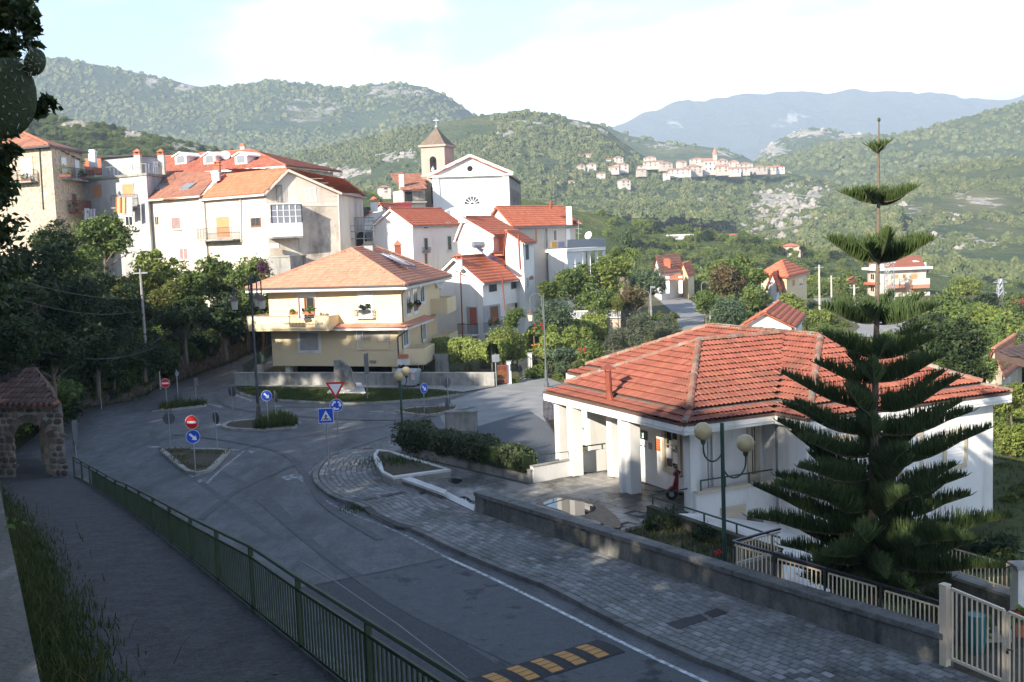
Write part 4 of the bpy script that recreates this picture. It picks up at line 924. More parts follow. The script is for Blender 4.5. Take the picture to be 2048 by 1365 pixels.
# balcony across the left of the front
bz=zM
bR=along(K, dF, 677, 640);bL_=FLp+dF*.9
pts=[bR, bR+nF*1.45, bL_+nF*1.45, bL_-nF*1.2]
m=MB();m.prism([(p.x, p.y)for p in(pts[0], pts[1], pts[2], FLp+dF*.9, FLp)], bz-.16, bz);bal=m.build('balcony', 'cream_plaster', bh)
m=MB();o_=nF*1.45;gap0=along(K+o_, dF, 630, 640);gap1=along(K+o_, dF, 579, 640)
ph=.92
m.beam(bR+o_+Zu*(bz+ph/2), gap0+Zu*(bz+ph/2), .12, ph);m.beam(gap1+Zu*(bz+ph/2), bL_+o_+Zu*(bz+ph/2), .12, ph);m.beam(gap0+Zu*(bz+.06), gap1+Zu*(bz+.06), .12, .12)
m.beam(bL_+o_+Zu*(bz+ph/2), bL_-nF*1.2+Zu*(bz+ph/2), .12, ph);m.beam(bR+Zu*(bz+ph/2), bR+o_+Zu*(bz+ph/2), .12, ph);m.build('parapet', 'cream_plaster', bal)
for a, b in((bR+o_, gap0), (gap1, bL_+o_), (bL_+o_, bL_-nF*1.2)):m=MB();m.beam(a+Zu*(bz+ph+.02), b+Zu*(bz+ph+.02), .2, .05);m.build('coping', 'kerb_pale', bal)
railing(bal, [gap0, gap1], bz+.1, .8, 'metal_dark', .12)
for u in(574, 641):
 q=MB();p=WP(u,647,K+o_,FLp+o_);wbox(q,p+nF*.08,dF,nF,.45,.05,.16);q.build('spout','concrete',bal)
# pent-tile ledge round the corner
lz=zM+.0
l0=bR+nF*.0;cK=K
m=MB();pts=[bR, bR+nF*.75, K+nF*.75+nR*.7, FRr*.55+K*.45+nR*.7, FRr*.55+K*.45, K]
m.prism([(p.x, p.y)for p in pts], lz-.22, lz-.04);led=m.build('ledge', 'white_plaster', bh)
lf=[[bR+nF*.8+Zu*lz, K+nF*.8+nR*.75+Zu*lz, K+Zu*(lz+.2), bR+Zu*(lz+.2)], [K+nF*.8+nR*.75+Zu*lz, FRr*.55+K*.45+nR*.75+Zu*lz, FRr*.55+K*.45+Zu*(lz+.2), K+Zu*(lz+.2)]]
m=MB();[m.slab(f, .05)for f in lf];pr_=m.build('pent_roof', 'tile_pink', bh);tiles_joined(pr_, lf, 'tile_pink', .25, .4)
# windows upper front
d1=win(bh, K, FLp, (597, 588, 631, 637), 'door', 'white_plaster', .12, mat='shutter_white', name='balcony_door')
m=MB();c, w, h, e, n=rect(K, FLp, (598, 596, 631, 637));wbox(m, c+n*.045, e, n, w, .02, h);m.build('pane', 'glass', d1)
m=MB();[wbox(m, c+n*.06+e*t*w, e, n, .09, .04, h)for t in(-.46, 0., .12, .46)];m.build('sash', 'wood', d1)
m=MB();wbox(m, c+n*.058+e*(.25 if PJ(c+e)[0]<PJ(c)[0]else-.25)*w, e, n, w*.3, .01, h*.95);m.build('curtain', 'cloth_white', d1)
win(bh, K, FLp, (719, 588, 745, 632), 'shutter', 'white_plaster', .1, mat='shutter_white')
ob, a, b, n, z=balcony(bh, K, FLp, (714, 634, 750), .35, 'white_plaster', 'metal_dark', .5, .1)
# lower front
win(bh, k2-nF*.15, lfl-nF*.15, (600, 666, 637, 701), 'shutter', 'white_plaster', .2, mat='shutter_grey')
kk, ll=k2-nF*.13, lfl-nF*.13
c, w, h, e, n=rect(kk, ll, (713, 661, 779, 700));m=MB();wbox(m, c-n*.1, e, n, w, .24, h)
m=MB();wbox(m, c+n*.01, e, n, w, .02, h);lg=m.build('loggia', 'old_plaster', bh)
m=MB();wbox(m, c+n*.03-Zu*h*.28, e, n, w, .04, h*.44);wbox(m, c+n*.06-Zu*h*.05, e, n, w+.1, .12, .06);m.build('parapet', 'cream_plaster', lg)
win(bh, kk, ll, (716, 662, 726, 699), 'shutter', 'white_plaster', .06, mat='shutter_grey', depth=.1)
q=MB();p=WP(746, 723, kk, ll);wbox(q, p+nF*.05, dF, nF, .5, .06, .15);q.build('spout', 'concrete', bh)
# right side
for px in((812, 582, 821, 629), (826, 577, 835, 624), (840, 570, 848, 605)):win(bh, K, FRr, px, 'glass', 'white_plaster', .16)
k3, f3=k2, FRr+dF*.4
win(bh, k3+nR*.1, f3+nR*.1, (806, 655, 816, 692), 'glass', 'white_plaster', .16, mat='glass_soft');win(bh, k3+nR*.1, f3+nR*.1, (845, 647, 851, 680), 'glass', 'white_plaster', .16, mat='glass_soft')
def rbalc(u0, u1, v0, v1, out):
 a=along(K,dR,u0,v0);b=along(K,dR,u1,v0);zt=ZV(a.x+nR.x*out,a.y,v0);zb=ZV(a.x+nR.x*out,a.y,v1);m=MB()
 m.prism([(p.x,p.y)for p in(a,a+nR*out,b+nR*out,b)],zb-.1,zb+.08);o=m.build('balcony','cream_plaster',bh);m=MB()
 for s,t in((a,a+nR*out),(a+nR*out,b+nR*out),(b+nR*out,b)):m.beam(s+Zu*(zb+zt)/2,t+Zu*(zb+zt)/2,.1,zt-zb)
 m.build('parapet','cream_plaster',o);return o
rbalc(861, 880, 597, 626, 1.3);rbalc(863, 882, 670, 702, 1.4);o=rbalc(800, 829, 697, 727, 1.5)
fr=MB();p=A(806, 713, 78.0);fr.box(p, (.75, .25, .28), -.3);fr.build('flower_box', 'terracotta', o);fr=MB();p=A(807, 724, 78.0);fr.box(p, (.95, .06, .42), -.3);fr.build('front_panel', 'white_plaster', o)
s_=MB();a=along(K, dR, 838, 715);zz=ZV(a.x+1, a.y, 712);f_=[a+nR*1.5+Zu*zz, along(K, dR, 862, 715)+nR*1.5+Zu*zz, along(K, dR, 862, 715)+Zu*(zz+.5), a+Zu*(zz+.5)]
s_.slab(f_, .12);pr_=s_.build('pent_roof', 'white_plaster', bh);tiles_joined(pr_, [f_], 'tile_pink', .25, .4)
for px in((836, 722, 846, 748), (852, 716, 870, 748)):win(bh, K+nR*.02+dR*0, FRr+nR*.02, px, 'shutter', 'cream_plaster', .05, mat='shutter_dark', name='garage_door')
pipe(bh, [eave[1]-Zu*.1, K+nF*.12+nR*.12+Zu*(zE-.7), K+nF*.12+nR*.12+Zu*(zM+.3)], .055, 'metal_black')
pipe(bh, [K+nF*.75+nR*.7+Zu*(zM-.2), K+nF*.15+nR*.1+dF*.45+Zu*(zM-.75), K+nF*.15+nR*.1+dF*.45+Zu*.3], .055, 'metal_black')
dish(bh, A(877, 568, 92), .5, yaw=.9)
# flower pots on its balcony
def pot_plant(name, base, label, cat, w=.5, leaf='leaf_mid', pot='terracotta', flowers=None, h=.35, ph=.22, group=None):
 t=thing(name,label,cat,base,group);m=MB();b=Vector(base)
 m.box(b+Zu*ph/2,(w,.25,ph))if w>.45 else m.lathe(b,[(.1*w/.4,0),(.16*w/.4,ph),(.15*w/.4,ph)],10)
 m.build('pot',pot,t)
 Vv,Q,var=leaf_cloud(random.Random(hash(name)%1000+int(b.x*10)),(w*.6,.22,h*.6),12,12,.11);Vv=Vv+np.array([0,0,ph+h*.35])
 o=bpy.data.objects.new('foliage',mesh_np('foliage',Vv,Q,leaf,var));C.objects.link(o);o.parent=t
 if flowers:
  f=MB();rr_=random.Random(3)
  for _ in range(9):f.ball(b+Vector((rr_.uniform(-.5,.5)*w,rr_.uniform(-.14,.05),ph+h*rr_.uniform(.3,.8))),.05,6)
  f.build('blossom',flowers,t)
 return t
def leaf_cloud(r, rad, ncl, nl, size, flat=.0, shell=.55):
 """numpy leaf quads in clumps filling an ellipsoid; returns verts, quads, per-face var"""
 g=np.random.default_rng(r.randrange(1<<30));rad=np.array(rad)
 d=g.normal(size=(ncl,3));d/=np.linalg.norm(d,axis=1)[:,None];rr=(shell+(1-shell)*g.random(ncl)**.6)*(.85+.3*g.random(ncl))
 cc=d*rr[:,None]*rad;cs=(.22+.2*g.random(ncl))[:,None]*rad.mean()
 P=np.repeat(cc,nl,0)+g.normal(size=(ncl*nl,3))*np.repeat(cs,nl,0)*.55
 out=np.repeat(d,nl,0)*.7+g.normal(size=(ncl*nl,3))*.75+np.array([0,0,.35]);out/=np.linalg.norm(out,axis=1)[:,None]
 a=np.cross(out,g.normal(size=out.shape));a/=np.linalg.norm(a,axis=1)[:,None];b=np.cross(out,a)
 s=size*(.6+.8*g.random(len(P)))[:,None]
 Vv=np.stack([P-a*s,P-b*s*.45,P+a*s,P+b*s*.45],1).reshape(-1,3);Q=np.arange(len(P)*4).reshape(-1,4)
 return Vv,Q,np.repeat(g.random(ncl),nl)*.7+g.random(len(P))*.3
pz=bz+.02
pot_plant('flower_box', WP(585, 628, K+o_, FLp+o_)+nF*-.15-Zu*.1, 'orange flower box with small green plant, nearer the left end of the beige balcony railing', 'flower box', .6, 'leaf_light', 'terracotta')
pot_plant('flower_box', WP(615, 627, K+o_, FLp+o_)+nF*-.15-Zu*.1, 'wide orange flower box hung before the open balcony door of the beige house', 'flower box', .9, 'leaf_mid', 'terracotta')
pot_plant('flower_box', a.copy()*0+WP(731, 625, K, FLp)+nF*.2, 'dark leafy window box on small railing below the white roller shutter', 'flower box', .8, 'leaf_dark', 'metal_dark')
pot_plant('potted_plant', WP(821, 620, K+nR*.25, FRr+nR*.25), 'small potted shrub on the sill of the beige house side windows', 'potted plant', .4, 'leaf_light')
pot_plant('potted_plant', WP(836, 616, K+nR*.25, FRr+nR*.25), 'dark potted shrub beside the taller side window of the beige house', 'potted plant', .4, 'leaf_dark')
# ---------------------------------------------------------------- generic gabled house: K near corner, left end, right end
def house3(name, label, pk, pl_, pr_, z0, mats, cat='house'):
 K_=xy(*pk);L_=xy(*pl_);R_=xy(*pr_);B_=L_+R_-K_
 t=thing(name,label,cat,K_)
 return t,K_,L_,R_,B_
def gable(t, K_, L_, R_, B_, z0, ze, zr, wall, tile, gl=True, ov=.35, tiles=True, th=.14, apex=.5, w=.26, l=.42, fascia=None):
 """gl: gable on the K-L side (ridge parallel to K-R), else on the K-R side"""
 if not gl:K_,L_,R_=K_,R_,L_
 Ma=K_+(L_-K_)*apex;Mb=R_+(B_-R_)*apex;m=MB()
 P=[K_+Zu*z0,R_+Zu*z0,B_+Zu*z0,L_+Zu*z0,K_+Zu*ze,R_+Zu*ze,B_+Zu*ze,L_+Zu*ze,Ma+Zu*zr,Mb+Zu*zr]
 m.add(P,[(0,1,5,4),(1,2,6,9,5),(2,3,7,6),(3,0,4,8,7),(4,5,9,8),(6,7,8,9)]);m.build('wall',wall,t)
 e=(K_-L_).normalized();f=(K_-R_).normalized();d1=(zr-ze)/max((K_-Ma).length,.1);d2=(zr-ze)/max((L_-Ma).length,.1);up=.1
 a0=K_+e*ov+f*ov+Zu*(ze-d1*ov+up);a1=R_+e*ov-f*ov+Zu*(ze-d1*ov+up);b0=L_-e*ov+f*ov+Zu*(ze-d2*ov+up);b1=B_-e*ov-f*ov+Zu*(ze-d2*ov+up)
 r0=Ma+f*ov+Zu*(zr+up);r1=Mb-f*ov+Zu*(zr+up)
 rf=roof(t,[[a0,a1,r1,r0],[b0,b1,r1,r0]],tile,th=.1,tiles=tiles,w=w,l=l,ridges=[(r0,r1)]if tiles else[])
 m=MB();m.beam(a0-Zu*.1,a1-Zu*.1,.1,.14);m.build('gutter','gutter',t)
 if fascia:m=MB();m.beam(a0-Zu*.12,r0-Zu*.12,.12,.16);m.beam(b0-Zu*.12,r0-Zu*.12,.12,.16);m.build('bargeboard',fascia,t)
 return rf,(a0,a1,r0,r1)
# white house with brown doors, right of the beige one
t, Kt, Lt, Rt, Bt=house3('white_house', 'white two-storey house with bright orange roof and tall porch openings beside the beige house', (967, 612, 95), (868, 612, 98.9), (1056, 560, 103), 0, None)
zt=zat(Kt, 563);rf, (a0, a1, r0_, r1_)=gable(t, Kt, Lt, Rt, Bt, -.5, zt, zt+2.0, 'white_house', 'tile_orange', True, .4, fascia='white_house')
for px in((977, 562, 993, 584), (1021, 557, 1036, 578)):win(t, Kt, Rt, px, 'shutters', 'white_house', .05, mat='shutter_dark')
def loggia(t, p0, p1, px, mat='white_house', dark='black_fill', door=None, dmat='wood'):
 c,w,h,e,n=rect(p0,p1,px);m=MB();wbox(m,c+n*.01,e,n,w,.03,h);o=m.build('porch_opening',dark,t)  # flat dark sheet stands in for the shade of the porch recess
 if door:d=win(t,p0+n*.03,p1+n*.03,door,'door',dark,.04,mat=dmat)
 return o
loggia(t, Kt, Lt, (934, 614, 955, 668), dark='shutter_grey', door=(940, 616, 954, 650), dmat='wood_red')
loggia(t, Kt, Rt, (967, 610, 1001, 662), dark='shutter_grey', door=(980, 613, 996, 648), dmat='wood');loggia(t, Kt, Rt, (1012, 606, 1043, 655), dark='old_plaster', door=(1029, 606, 1040, 640), dmat='shutter_dark')
balcony(t, Kt, Lt, (930, 668, 957), .9, 'white_house', 'metal_dark', .9);balcony(t, Kt, Rt, (968, 664, 1003), .8, 'white_house', 'metal_dark', .9)
pipe(t, [Kt+(Lt-Kt)*.44+Vector((-.3, -.6, zt+.9)), A(921, 545, 95), A(926, 690, 95)], .06, 'rust_red');pipe(t, [A(1004, 553, 96), A(1009, 620, 96)], .06, 'rust_red')
pipe(t, [A(880, 560, 96.5), A(880, 600, 96.5)], .03, 'gutter')
sw=thing('solar_panel', 'small dark solar panel with round tank on the orange roof of the white house', 'solar panel', A(975, 510, 101))
m=MB();m.beam(A(958, 496, 102), A(991, 522, 97.5), 1.1, .08, (.3, .2, 1));m.build('panel', 'solar', sw);m=MB();m.tube([A(948, 490, 102)+Vector((-.1, 0, 0)), A(967, 490, 102.6)], .3, 10);m.build('tank', 'galvanised', sw)
m=MB();m.tube([A(950, 492, 102), A(952, 508, 102)], .04, 5);m.build('stand', 'galvanised', sw)
chimney(t, A(919, 540, 96), .5, .9, 'white_house', 'tile_orange', top='hip')
# white house P
t, Kp, Lp, Rp, Bp=house3('white_house', 'plain white house with broad blank gable, low orange roof and slim green shuttered windows', (824, 447, 109), (746, 447, 112), (918, 440, 117), 0, None)
zp=zat(Kp, 450);gable(t, Kp, Lp, Rp, Bp, 0, zp, zp+1.6, 'white_house', 'tile_orange', True, .3, fascia='white_house')
for px in((848, 477, 855, 500), (895, 473, 902, 500)):win(t, Kp, Rp, px, 'shutter', 'white_house', .08, mat='shutter_green', sill=True)
for px in((847, 449, 855, 458), (893, 446, 901, 455)):win(t, Kp, Rp, px, 'glass', 'white_house', .05, mat='shutter_dark')
win(t, Kp, Rp, (849, 507, 854, 528), 'door', 'white_house', .06, mat='wood');balcony(t, Kp, Rp, (845, 504, 857), .3, 'concrete', 'metal_dark', .4, .1)
for(u, v, Y)in((797, 496, 100.5), (768, 487, 104)):
 pass
ch=thing('brick_chimney', 'slim red brick chimney with gabled cap standing against the blank white gable', 'chimney', A(796, 509, 106))
m=MB();b=A(796, 509, 106);m.box(b+Zu*.1, (.6, .5, 1.5));m.build('shaft', 'rust_red', ch);m=MB();q=b+Zu*.85
m.add([q+V(-.45, -.4, 0), q+V(.45, -.4, 0), q+V(.45, .4, 0), q+V(-.45, .4, 0), q+V(0, 0, .55)], [(0, 1, 4), (1, 2, 4), (2, 3, 4), (3, 0, 4), (3, 2, 1, 0)]);m.build('cap', 'tile_orange', ch)
# Q: white gabled house in the middle, with orange shutters
t, Kq, Lq, Rq, Bq=house3('white_house', 'tall white gabled house with orange louvred window standing between church and solar roof', (986, 470, 104), (915, 470, 107), (1040, 464, 110), 0, None)
zq=zat(Kq, 470);gable(t, Kq, Lq, Rq, Bq, 0, zq, zat(xy(932, 437, 106.3), 437), 'white_house', 'tile_orange', True, .3, apex=.78, fascia='white_house')
win(t, Kq+V(0, -.05, 0), Rq+V(0, -.05, 0), (996, 474, 1006, 503), 'shutter', 'white_house', .08, mat='shutter_orange', sill=True);chimney(t, A(925, 446, 106.4), .7, 1.2, 'white_house', 'shutter_white', top='flat')
m=MB();m.prism([(p.x, p.y)for p in(xy(985, 510, 103), xy(1012, 510, 102.5), xy(1012, 510, 104), xy(985, 510, 104.5))], zat(xy(990, 510, 103), 512), zat(xy(990, 510, 103), 509));m.build('canopy', 'tile_orange', t)
# R annex
t, Kr, Lr, Rr, Br=house3('white_house', 'narrow white annex with small orange roof, rust red pipe and one tall dark window', (1046, 487, 100), (1010, 480, 101.5), (1067, 484, 105), 0, None)
zr_=zat(Kr, 486);gable(t, Kr, Lr, Rr, Br, 0, zr_, zr_+1.0, 'white_house', 'tile_orange', True, .25, apex=.9)
win(t, Kr, Rr, (1050, 490, 1057, 520), 'shutter', 'white_house', .08, mat='shutter_green');pipe(t, [A(1037, 470, 99.5), A(1038, 490, 99.5), A(1041, 540, 99.5)], .09, 'rust_red')
win(t, Kr, Rr, (1053, 555, 1057, 577), 'glass', 'white_house', .06)
# S taupe house with terrace
t, Ks, Ls, Rs_, Bs=house3('taupe_house', 'taupe house with wide orange roof and glazed terrace hung with yellow and purple cloths', (1026, 450, 116), (972, 450, 121), (1150, 440, 124), 0, None)
zs=zat(Ks, 451);gable(t, Ks, Ls, Rs_, Bs, -1, zs, zs+1.9, 'taupe_plaster', 'tile_orange', True, .4)
for px, k in(((1069, 458, 1074, 484), 'door'), ((1090, 456, 1095, 497), 'glass'), ((1107, 460, 1113, 482), 'glass'), ((1132, 458, 1140, 495), 'shutter')):win(t, Ks, Rs_, px, k, 'pale_plaster', .09, mat='shutter_white' if k=='shutter' else None if k=='glass' else 'shutter_orange')
tb, a, b, n, z=balcony(t, Ks, Rs_, (1091, 497, 1168), 3.0, 'white_house', None, th=.35)
m=MB();m.beam(a+n*3+Zu*(z+.5), b+n*3+Zu*(z+.5), .03, .9);m.beam(b+n*3+Zu*(z+.5), b+Zu*(z+.5), .03, .9);m.build('glass_rail', 'glass_soft', tb)
for q in range(6):
 p=a+n*2.7+(b-a)*q/5;m=MB();m.box(p+Zu*(z/2-1.3),(.35,.35,z+2.2));m.build('pillar','white_house',tb)
body(t, [a+n*.3, a+n*2.8, a*.5+b*.5+n*2.8, a*.5+b*.5+n*.3], -1, z-.4, 'white_house', 'lower_wall')
for(u0, u1, mt, lb)in((1102, 1114, 'cloth_yellow', 'yellow cloth hung over the terrace rail of the taupe house'), (1116, 1129, 'cloth_blue', 'purple patterned cloth hung over the terrace rail beside the yellow one')):
 m=MB();p0_=WP(u0,484,a+n*3.05,b+n*3.05);p1_=WP(u1,495,a+n*3.05,b+n*3.05);c=(p0_+p1_)/2;e=(b-a).normalized()
 wbox(m,c,e,n,abs((p1_-p0_).dot(e)),.04,abs(p0_.z-p1_.z));tag(m.build('hanging_cloth',mt),lb,'cloth','cloths on the terrace rail')
an=thing('antenna', 'television aerial mast with three bars at the end of the taupe house', 'antenna', A(1157, 500, 122))
m=MB();m.tube([A(1157, 500, 122), A(1157, 440, 122)], .03, 5);m.build('mast', 'antenna', an)
m=MB();[m.tube([A(1157-q, v, 122), A(1157+q*1.2, v+2, 122)], .025, 4)for q, v in((4, 446), (6, 457), (5, 466))];m.build('aerial', 'antenna', an)
dish(t, A(1178, 472, 121), .45, yaw=-.7);m=MB();m.tube([A(1101, 418, 122), A(1102, 402, 122)], .2, 8);m.build('flue', 'rust_red', t);m=MB();m.box(A(1138, 432, 122.5), (.6, .6, 2));m.build('chimney', 'white_house', t)
m=MB();b_=xy(1150, 440, 124);m.slab([A(1146, 439, 123), A(1164, 447, 123), A(1160, 441, 130), A(1140, 436, 130)], .12);m.build('side_roof', 'tile_orange', t)
# ---------------------------------------------------------------- church
ch=thing('church', 'white church front with triangular gable, round window and fan-shaped window', 'church', xy(940, 400, 165))
c0, c1=xy(866, 400, 165), xy(1019, 400, 166.5);dn=Vector((.075, 1, 0));b0, b1=c0+dn*26, c1+dn*26
zc=zat(c0, 354);za=zat((c0+c1)/2, 315)
gable(ch, c1, c0, b1, b0, 5, zc, za, 'white_house', 'tile_orange', True, .5, tiles=True, w=.4, l=.6)
m=MB();m.prism([(p.x, p.y)for p in(c1+V(.06, .8, 0), c1+V(.12, .8, 0), b1+V(.12, 0, 0), b1+V(.06, 0, 0))], 5, zc);m.build('side_wall', 'dark_side', ch)  # flank away from the sun: its shadow is put into the darker wall colour
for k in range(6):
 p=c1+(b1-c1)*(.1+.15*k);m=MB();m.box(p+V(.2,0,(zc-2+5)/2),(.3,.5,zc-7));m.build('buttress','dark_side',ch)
ef=(c1-c0).normalized();nf=Vector((ef.y, -ef.x, 0));m=MB()
m.beam(c0+nf*.25+Zu*zc-ef*.7, c1+nf*.25+Zu*zc+ef*.6, .5, .3);ap=(c0+c1)/2
for s in(c0-ef*.7, c1+ef*.6):m.beam(s+nf*.25+Zu*(zc+.15), ap+nf*.25+Zu*(za+.25), .5, .4)
m.build('cornice', 'white_house', ch)
m=MB()
for s in(c0+ef*.5, c1-ef*.5):m.box(s+nf*.1+Zu*(zc+5)/2, (1.0, .25, zc-5), math.atan2(ef.y, ef.x))
m.build('pilaster', 'white_house', ch)
p=WP(940, 338, c0, c1);m=MB();m.tube([p+nf*.02, p+nf*.06], .42, 18);o=m.build('round_window', 'black_fill', ch);m=MB();pts=[p+nf*.08+(ef*math.cos(a)+Zu*math.sin(a))*.5 for a in np.linspace(0, 2*math.pi, 19)];m.tube(pts, .09, 5);m.build('surround', 'white_house', o)
p=WP(944.5, 409, c0, c1);rr=1.22;m=MB();arc=[p+nf*.03+(ef*math.cos(a)+Zu*math.sin(a))*rr for a in np.linspace(0, math.pi, 15)];m.add([p+nf*.03]+arc, [(0, i, i+1)for i in range(1, 15)]);m.add([p+nf*.0], []);o=m.build('fan_window', 'glass', ch);m=MB()
for a in np.linspace(0, math.pi, 8):m.beam(p+nf*.07+(ef*math.cos(a)+Zu*math.sin(a))*.3, p+nf*.07+(ef*math.cos(a)+Zu*math.sin(a))*rr, .1, .06, nf)
m.tube([x+nf*.05 for x in arc], .08, 5);m.tube([p+nf*.07+(ef*math.cos(a)+Zu*math.sin(a))*.32 for a in np.linspace(0, math.pi, 9)], .06, 5);m.build('glazing_bars', 'white_house', o)
# bell tower
tw=thing('bell_tower', 'square stone bell tower with pointed brown roof and iron cross beside the church', 'bell tower', xy(869, 400, 167))
t0, t1=xy(846, 400, 168), xy(893, 400, 167.2);et=(t1-t0).normalized();nt_=Vector((et.y, -et.x, 0));tb_=-nt_*4.2+et*.3
zt0=zat(t0, 292);Lw=(t1-t0).length
body(tw, [t0, t1, t1+tb_, t0+tb_], 5, zt0, 'tower_stone', 'shaft')
m=MB()
for z_, o1 in((zt0-.25, .3), (zat(t0, 355), .14)):m.prism([(q.x, q.y)for q in(t0-et*o1+nt_*o1, t1+et*o1+nt_*o1, t1+tb_+et*o1-nt_*o1, t0+tb_-et*o1-nt_*o1)], z_, z_+.3)
m.build('cornice', 'tower_stone', tw)
m=MB();ctr=(t0+t1+tb_)/2;zs_=zt0+.06;apx=zat(ctr, 256)
levels=[(1.1, zs_), (.62, zs_+(apx-zs_)*.42), (.24, zs_+(apx-zs_)*.8), (.02, apx)];P=[]
for k_, z_ in levels:
 for q in(t0+nt_*.0,t1,t1+tb_,t0+tb_):P.append(ctr+(q-ctr)*k_+Zu*z_)
m.add(P, [(i*4+j, i*4+(j+1)%4, i*4+4+(j+1)%4, i*4+4+j)for i in range(3)for j in range(4)]);m.build('spire', 'spire_tile', tw)
m=MB();m.ball(ctr+Zu*(apx+.1), .3, 8);m.beam(ctr+Zu*apx, ctr+Zu*(zat(ctr, 236)), .1, .1, (1, 0, 0));zx=zat(ctr, 241);m.beam(ctr-et*.42+Zu*zx, ctr+et*.42+Zu*zx, .1, .1);m.build('cross', 'antenna', tw)
c=WP(866.5, 334, t0, t1);m=MB();m.box(c+nt_*.02-Zu*.1, (1.0, .06, 2.3), math.atan2(et.y, et.x));m.tube([c+nt_*.02+Zu*1.05, c+nt_*.05+Zu*1.05], .5, 14);o=m.build('belfry_opening', 'black_fill', tw)
m=MB();m.lathe(c+nt_*.12-Zu*.7, [(.42, 0), (.34, .2), (.24, .55), (.1, .75), (.05, .8)], 12);m.build('bell', 'galvanised', o)
c=WP(866, 391, t0, t1);m=MB();m.box(c+nt_*.02, (.5, .05, 2.6), math.atan2(et.y, et.x));m.build('belfry_opening', 'black_fill', tw)
# old house with loggia left of tower
t, Ka, La, Ra, Ba=house3('old_house', 'old house with weathered brown roof and open loggia left of the bell tower', (806, 390, 160), (786, 390, 166), (850, 390, 162), 0, None)
za_=zat(Ka, 380);B3=La+Ra-Ka
body(t, [Ka, Ra, B3, La], 4, za_, 'pale_plaster')
f=[A(804, 381, 159.4), A(852, 379, 161), A(850, 348, 172), A(780, 349, 172)];roof(t, [f], 'tile_brown', tiles=True, w=.4, l=.6)
c, w, h, e, n=rect(Ka, Ra, (812, 384, 848, 404));m=MB();wbox(m, c+n*.02, e, n, w, .05, h);lo_=m.build('loggia', 'old_plaster', t)
m=MB();wbox(m, c+n*.08-e*w*.38, e, n, 1.2, .06, h);m.build('doorway', 'black_fill', lo_);c2=WP(830, 408, Ka, Ra);balcony(t, Ka, Ra, (811, 404, 850), .6, 'pale_plaster', 'metal_dark', 1.0)
chimney(t, A(804, 379, 162), .7, 2.2, 'pale_plaster', 'tile_brown', top='flat');win(t, Ka, Ra, (827, 418, 842, 424), 'shutter', 'pale_plaster', .1, mat='shutter_orange')
m=MB();m.box(A(799, 414, 158), (3.4, 1, 1.2));m.build('red_panel', 'scooter_red', t)
# low red-roofed houses between the cream house and the white ones
t, K1, L1, R1, B1=house3('low_house', 'low house with orange roof and white roof chimney just below the old loggia house', (795, 432, 140), (728, 436, 142), (822, 430, 146), 0, None)
z1=zat(K1, 433);gable(t, K1, L1, R1, B1, 0, z1, z1+1.6, 'white_house', 'tile_orange', True, .3, w=.35, l=.5);chimney(t, A(749, 424, 139), .8, 1.2, 'white_house', 'tile_orange', top='hip')
# scaffold-fronted dark store with arch, beside the grey gable
t=thing('dark_store', 'dark stone store with low arch and pipe scaffold beside the cream gable house', 'building', xy(720, 480, 112))
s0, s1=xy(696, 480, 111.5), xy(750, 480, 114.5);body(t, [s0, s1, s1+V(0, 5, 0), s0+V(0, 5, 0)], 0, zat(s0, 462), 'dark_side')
c, w, h, e, n=rect(s0, s1, (713, 478, 733, 500));m=MB();wbox(m, c+n*.02, e, n, w, .05, h);m.tube([c+n*.02+Zu*h/2, c+n*.05+Zu*h/2], w/2, 14);m.build('arch_opening', 'black_fill', t)
sc=thing('scaffold', 'thin grey pipe scaffold with rails in front of the dark stone store', 'scaffold', xy(720, 480, 109));m=MB()
for u in(701, 728, 746):m.tube([A(u, 450, 110.5), A(u, 500, 110.5)], .05, 5)
m.build('upright', 'galvanised', sc)
for v in(452, 464, 478):m=MB();m.tube([A(700, v, 110.5), A(748, v-1, 110.5)], .05, 5);m.build('crossbar', 'galvanised', sc)
railing(t, [s0, s1], zat(s0, 462), 1.3, 'metal_dark', .2)
m=MB();cz=zat(xy(740, 440, 118), 440)
pg=thing('pergola', 'white metal roof pergola between the grey gable and the blank white house', 'pergola', xy(740, 440, 120))
for u in(733, 741, 748, 756, 764):m.beam(A(u, 433, 120), A(u+5, 443, 120), .12, .12)
m.beam(A(728, 436, 120), A(775, 431, 120), .14, .14);m.beam(A(729, 444, 120), A(775, 440, 120), .14, .14);m.build('frame', 'white_house', pg)
# ---------------------------------------------------------------- cream gable house (B), long cream house (A), red dormer house, grey terrace house, stone house
t=thing('cream_house', 'cream house with broad orange roof, pale gable and glazed balcony on the corner', 'house', xy(533, 430, 103))
Kb, Lb, Rb, Db=xy(534, 430, 103), xy(408, 430, 109), xy(679, 430, 106), xy(727, 430, 117);Ap=xy(575, 339, 103.9)
ze=zat(Kb, 386);zrb=zat(Ap, 341);zer=zat(Rb, 386);BLb=Lb+(Db-Rb);ridge_b=Ap+(Lb-Kb)
m=MB();P=[Kb, Rb, Db, BLb, Lb];Pz=[p+Zu*2 for p in P]+[Kb+Zu*ze, Rb+Zu*zer, Db+Zu*zat(Db, 388), BLb+Zu*ze, Lb+Zu*ze, Ap+Zu*zrb, ridge_b+Zu*zrb]
m.add(Pz, [(0, 4, 9, 5), (0, 1, 6, 10, 5), (1, 2, 7, 6), (2, 3, 8, 7), (3, 4, 9, 11, 8)]);m.build('wall', 'pale_plaster', t)
fR=A(732, 384, 117.5);e0=Kb+(Kb-Lb).normalized()*.3+V(-.25, -.35, ze-.05);e1=Lb+V(-.25, -.35, ze-.05);rr0=Ap+V(.1, -.3, zrb+.1);rr1=ridge_b+V(0, 0, zrb+.1)
fr0=Rb+V(.35, -.3, zer);fr1=Vector((fR.x, fR.y, zer));back=rr1+(fr1-fr0)
